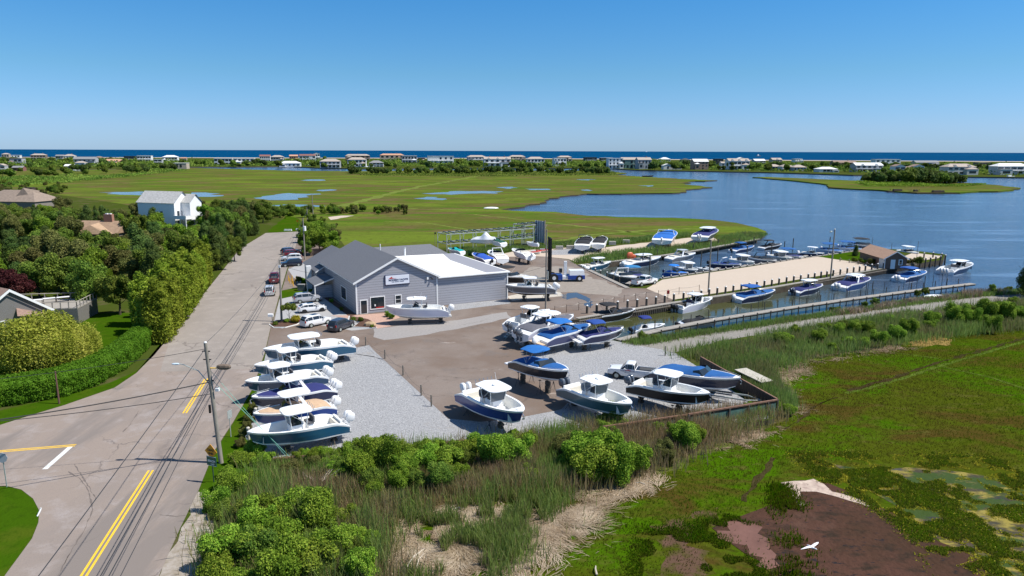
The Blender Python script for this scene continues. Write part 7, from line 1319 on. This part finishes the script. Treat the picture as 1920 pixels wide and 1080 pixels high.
# street furniture near the showroom
YB = mat('bollard_yellow', (.75, .42, .02), .5)
for (u, v) in [(541, 527), (543.5, 531), (547.5, 533), (550, 537), (553.5, 531), (557, 527), (548, 526.5)]: t = thing('yellow_bollard', 'yellow steel bollard on the small lawn beside the showroom', 'bollard', G(u, v), 0, 'yellow bollards on the lawn'); MB().tube([(0, 0, 0), (0, 0, 1.1)], .085, YB, 8).build('post', t)
t = thing('mailbox', 'white mailbox on a thin post at the planted island', 'mailbox', G(511, 608)); MB().box((0, 0, .6), (.08, .08, 1.2), WOOD).build('post', t); b = MB(); b.box((-.2, 0, 1.35), (.75, .35, .3), TRIM); b.tube([(-.57, 0, 1.5), (.17, 0, 1.5)], .175, TRIM, 10); b.build('box', t)
t = thing('planted_island', 'kerbed island of dark mulch around the brown utility pole', 'planting bed', G(533, 606)); o = G(533, 606); pts = rough_edge([Vector(p-o) for p in PX([(506, 609), (520, 602), (545, 599), (562, 600), (566, 603), (556, 609), (535, 614.5), (514, 614.5)])], 1.5, .1); MB().prism([(p.x*1.07, p.y*1.07) for p in pts], .01, .12, CAPW).build('kerb', t); MB().prism([(p.x, p.y) for p in pts], .1, .17, mulchM).build('mulch', t)
t = thing('planted_island', 'kerbed bed of dark mulch with a tan boulder at the brick walk', 'planting bed', G(690, 607)); o = G(690, 607); pts = [Vector(p-o) for p in PX([(664, 614), (676, 604), (655, 601), (656, 594), (690, 600), (700, 606), (706, 616)])]; MB().prism([(p.x*1.06, p.y*1.06) for p in pts], .01, .12, CAPW).build('kerb', t); MB().prism([(p.x, p.y) for p in pts], .1, .17, mulchM).build('mulch', t)
t = thing('boulder', 'rounded tan boulder in the mulch bed by the brick walk', 'rock', G(694, 612)); b = MB(); b.ell((0, 0, .25), (.95, .6, .5), mat('tan_rock', (.42, .30, .18), .9, noise=.25, scale=2, bump=.5), 9, 6, .85); b.build('stone', t)
yb_ = thing('yellow_shrub', 'yellow green mounded shrub in the planted island', 'shrub', G(553, 606)); crown('foliage', rblobs(9, .95, .6, .25, .3, .5, 4), 1500, .07, LM['yellow'], yb_)
t = thing('ornamental_tree', 'small umbrella shaped ornamental tree in the planted island', 'tree', G(542, 604)); trunk(t, 1.9, .06, 4); crown('crown', [(.9*cos(i), .9*sin(i), 2.3+.1*(i % 3), .42) for i in range(8)]+[(0, 0, 2.45, .6)], 1600, .09, LM['mid'], t)
for (u, v, s, l) in [(516, 611, .35, 'small low shrub at the left of the planted island'), (537, 606, .4, 'dark shrub beside the ornamental tree'), (662, 603, .35, 'leafy perennial at the left of the mulch bed'), (676, 604, .4, 'taller leafy perennial in the mulch bed'), (697, 615, .28, 'tiny green plant beside the boulder'), (735, 598, .5, 'olive shrub under the bow of the white boat'), (728, 594, .45, 'green shrub at the corner of the brick walk'), (560, 530, .6, 'round shrub behind the yellow bollards'), (640, 583, .3, 'small plant in the shaded bed by the wall'), (622, 567, .3, 'small plant in the shaded bed near the window')]: plant(random.choice(['low', 'shrub']), G(u, v), s, l, None, 'shrub')
t = thing('storage_bin', 'grey storage bin beside the showroom porch', 'bin', G(566, 545)); MB().box((0, 0, .6), (1.3, .8, 1.1), mat('bin_grey', (.18, .18, .17), .7), tap=1.05).build('bin', t); MB().box((0, 0, 1.2), (1.4, .9, .1), mat('bin_lid', (.25, .25, .24), .7)).build('lid', t)
t = thing('board_fence', 'short brown board fence beside the annex roof', 'fence', G(583, 480), BA); b = MB(); 
for i in range(14): b.box((i*.3, 0, .9), (.27, .05, 1.8), mat('fence_brown', (.12, .08, .06), .85))
b.build('boards', t)
# verge shrubs and post by the left row
for (u, v) in [(458, 817), (463, 805), (468, 793), (472, 782), (476, 770), (450, 838)]: plant('dshrub', G(u, v), .42, 'small clipped shrub on the verge under the bows of the left row', 'verge shrubs under the bows', 'shrub')
for i, (u, v) in enumerate([(467, 830), (481, 792)]): t = thing('gate_post', 'weathered white post on the verge '+['beside the nearest boat bow', 'under the tan covered boat'][i], 'post', G(u, v)); b = MB(); b.tube([(0, 0, 0), (0, 0, 1.3)], .12, mat('worn_white', (.5, .47, .4), .8), 7); b.ell((0, 0, 1.4), (.17, .17, .12), mat('worn_white', (.5, .47, .4), .8), 8, 5); b.build('post', t)
# driftwood, birds, blinds, ships
DR = mat('bleached_wood', (.50, .44, .36), .85)
def stick(u, v, L, rz, r, lab): t = thing('driftwood', lab, 'driftwood', G(u, v, MZ+.1), rz); b = MB(); b.tube([(-L/2, 0, 0), (0, .06*L, .12), (L/2, 0, .05)], r, DR, 5, r*.5); b.build('branch', t)
stick(779, 1048, 2.6, R(68), .06, 'long bleached pole lying on the dead reeds'); stick(788, 1052, 1.6, R(80), .04, 'short bleached stick beside the long pole'); stick(860, 955, 1.1, R(5), .05, 'pale stick on top of the dead reed mat'); stick(1118, 1070, .9, R(88), .07, 'stub of grey wood on the marsh grass at bottom'); stick(1200, 907, .8, R(-20), .05, 'white fragment on the drift line'); stick(1478, 676, 2.0, R(-25), .06, 'dark log on the straw near the plywood'); stick(1710, 638, 1.6, R(-60), .06, 'old log at the yellow patch'); stick(533, 849, 1.6, R(-50), .07, 'orange ended pole leaning at the lot wall')
t = thing('fallen_branches', 'tangle of bleached dead branches in the reed belt', 'dead branches', G(595, 915, MZ)); b = MB()
for i in range(16): a = random.uniform(-1.5, 1.6); l = random.uniform(.9, 2.0); b.tube([(0, 0, .4), (l*.5*sin(a), -.2+l*.2*cos(i), .8+.2*sin(i)), (l*sin(a), random.uniform(-.5, .5), 1.0+random.uniform(-.3, .6))], .045, DR, 5, .012)
b.build('branches', t)
def bird(p, rz, lab, s=1.0):
    t = thing('seabird', lab, 'bird', p, rz); BW = mat('white_feathers', (.78, .78, .78), .7); b = MB()
    body = [(-.32, .015, 0), (-.2, .06, 0), (0, .09, .01), (.16, .065, .02), (.24, .04, .04), (.32, .045, .06), (.38, .02, .055), (.44, .006, .04)]; g = []
    for x, r_, z_ in body: g.append([(x*s, r_*s*cos(k*pi/4), z_*s+r_*s*sin(k*pi/4)) for k in range(9)])
    b.grid(g, BW)
    for sg_ in (1, -1): b.grid([[(.12*s, sg_*.06*s, .04*s), (-.1*s, sg_*.06*s, .03*s)], [(.16*s, sg_*.35*s, .16*s), (-.06*s, sg_*.35*s, .14*s)], [(.05*s, sg_*.62*s, .12*s), (-.09*s, sg_*.6*s, .11*s)], [(-.1*s, sg_*.85*s, .05*s), (-.13*s, sg_*.83*s, .05*s)]], BW)
    b.build('body', t, True); MB().tube([(.42*s, 0, .045*s), (.5*s, 0, .03*s)], .01*s, mat('beak_orange', (.6, .25, .03), .5), 4).build('beak', t)
bird(G(1521, 1026, MZ+2.0), R(-60), 'white seabird gliding low over the brown mud flat', 1.0)
t = thing('white_marker', 'small white marker stake at the edge of the grass corner', 'marker', G(70, 968)); b = MB(); b.tube([(0, 0, 0), (.1, .25, .35), (.12, .3, .5)], .06, TRIM, 5); b.build('stake', t)
DB = mat('thatch_brown', (.085, .065, .045), .95, noise=.4, scale=3)
for i, (u, v, w_) in enumerate([(1679, 360.5, 11), (1714, 361.5, 8), (1756, 363, 9)]):
    p = G(u, v, WZ); t = thing('duck_blind', ['leftmost brush covered duck blind off the islet', 'low middle duck blind on the water off the islet', 'boxy right duck blind off the islet'][i], 'duck blind', p); b = MB(); b.box((0, 0, .4), (w_, 3, .9), DB); b.box((w_*.1, 0, 1.4), (w_*[.55, .3, .9][i], 2.4, 1.5), DB, tap=.85); b.build('hull', t); b = MB()
    for k in range(14): x = random.uniform(-w_/2, w_/2); b.tube([(x, random.uniform(-1.2, 1.2), 1), (x+random.uniform(-.3, .3), 0, 2.4)], .06, DB, 4)
    b.build('brush', t)
def ship(u, v, L, lab, mast=True):
    p = G(u, v, WZ); t = thing('ship', lab, 'ship', p, R(20)); b = MB(); b.extr([(-L/2, 0), (L*.42, 0), (L/2, L*.12), (-L/2, L*.1)], -L*.12, L*.12, DG_ if mast else WHITE); b.build('hull', t); b = MB(); b.box((-L*.1, 0, L*.2), (L*.3, L*.18, L*.2), TRIM); b.box((-L*.08, 0, L*.33), (L*.14, L*.12, L*.08), TRIM); b.build('wheelhouse', t)
    if mast: b = MB(); b.tube([(-.1*L, 0, L*.3), (-.1*L, 0, L*.65)], L*.015, BLACK, 5); b.tube([(-.1*L, 0, L*.55), (L*.2, 0, L*.3)], L*.008, BLACK, 4); b.build('mast', t)
DG_ = mat('ship_hull', (.12, .13, .15), .6); ship(1422, 293, 32, 'grey working ship with a mast out on the sea at right'); ship(1212, 284.7, 90, 'white motor vessel near the horizon', False)
for i, (u, v, L) in enumerate([(690, 314.5, 14), (712, 314.3, 12), (560, 311.8, 20), (610, 315, 9), (583, 310.5, 18), (1126, 316.5, 10), (870, 315, 8), (945, 311, 20), (1215, 331.5, 13), (1325, 316, 8), (1893, 333, 14), (518, 310, 8)]):
    p = G(u, v, WZ if u not in (945, 583, 518) else 0); t = thing('distant_boat', ['white boat moored at the pale house left', 'white boat beside the first on the channel', 'long white yacht by the low white house', 'small white boat at the porch house', 'white yacht laid up on the island shore', 'white boat at the head of the far seawall', 'little white boat behind the thicket', 'big white motor yacht in front of the three dormer mansion', 'dark flat barge off the marsh point', 'small white boat on the brown house seawall', 'white boat at the right end of the seawall', 'small white hull at the channel lawn'][i], 'boat', p, R(8)); b = MB(); q = L/2; HM = WHITE if i != 8 else DB
    b.add([(-q, -q*.25, 1.2), (q*.5, -q*.25, 1.4), (q, 0, 1.7), (q*.5, q*.25, 1.4), (-q, q*.25, 1.2), (-q, -q*.2, 0), (q*.4, -q*.2, 0), (q*.8, 0, .1), (q*.4, q*.2, 0), (-q, q*.2, 0)], [(0, 1, 2, 3, 4), (5, 6, 1, 0), (6, 7, 2, 1), (7, 8, 3, 2), (8, 9, 4, 3), (9, 5, 0, 4)], HM); b.build('hull', t)
    if i != 8: b = MB(); b.box((-q*.1, 0, 1.9), (q*.7, q*.3, 1.1), WHITE, tap=.8); b.build('cabin', t)
t = thing('upturned_dinghy', 'white upturned dinghy on the bank beside the walkway', 'boat', G(1751, 558, 0), R(5)); b = MB(); b.ell((0, 0, .1), (2.2, .8, .5), WHITE, 12, 6); b.build('hull', t, True)
t = thing('small_skiff', 'small white skiff drawn up on the far marsh shore', 'boat', G(921, 392, MZ), R(5)); b = MB(); b.ell((0, 0, .4), (3.5, 1.2, .6), WHITE, 12, 6); b.build('hull', t, True)
for i, (u, v) in enumerate([(537, 433), (543, 433), (559, 431.5)]): t = thing('barrier_block', 'white barrier block across the dead end of the road', 'barrier', G(u, v), 0, 'white blocks at the dead end'); MB().box((0, 0, .3), (1.5, .5, .55), TRIM, tap=.85).build('block', t)
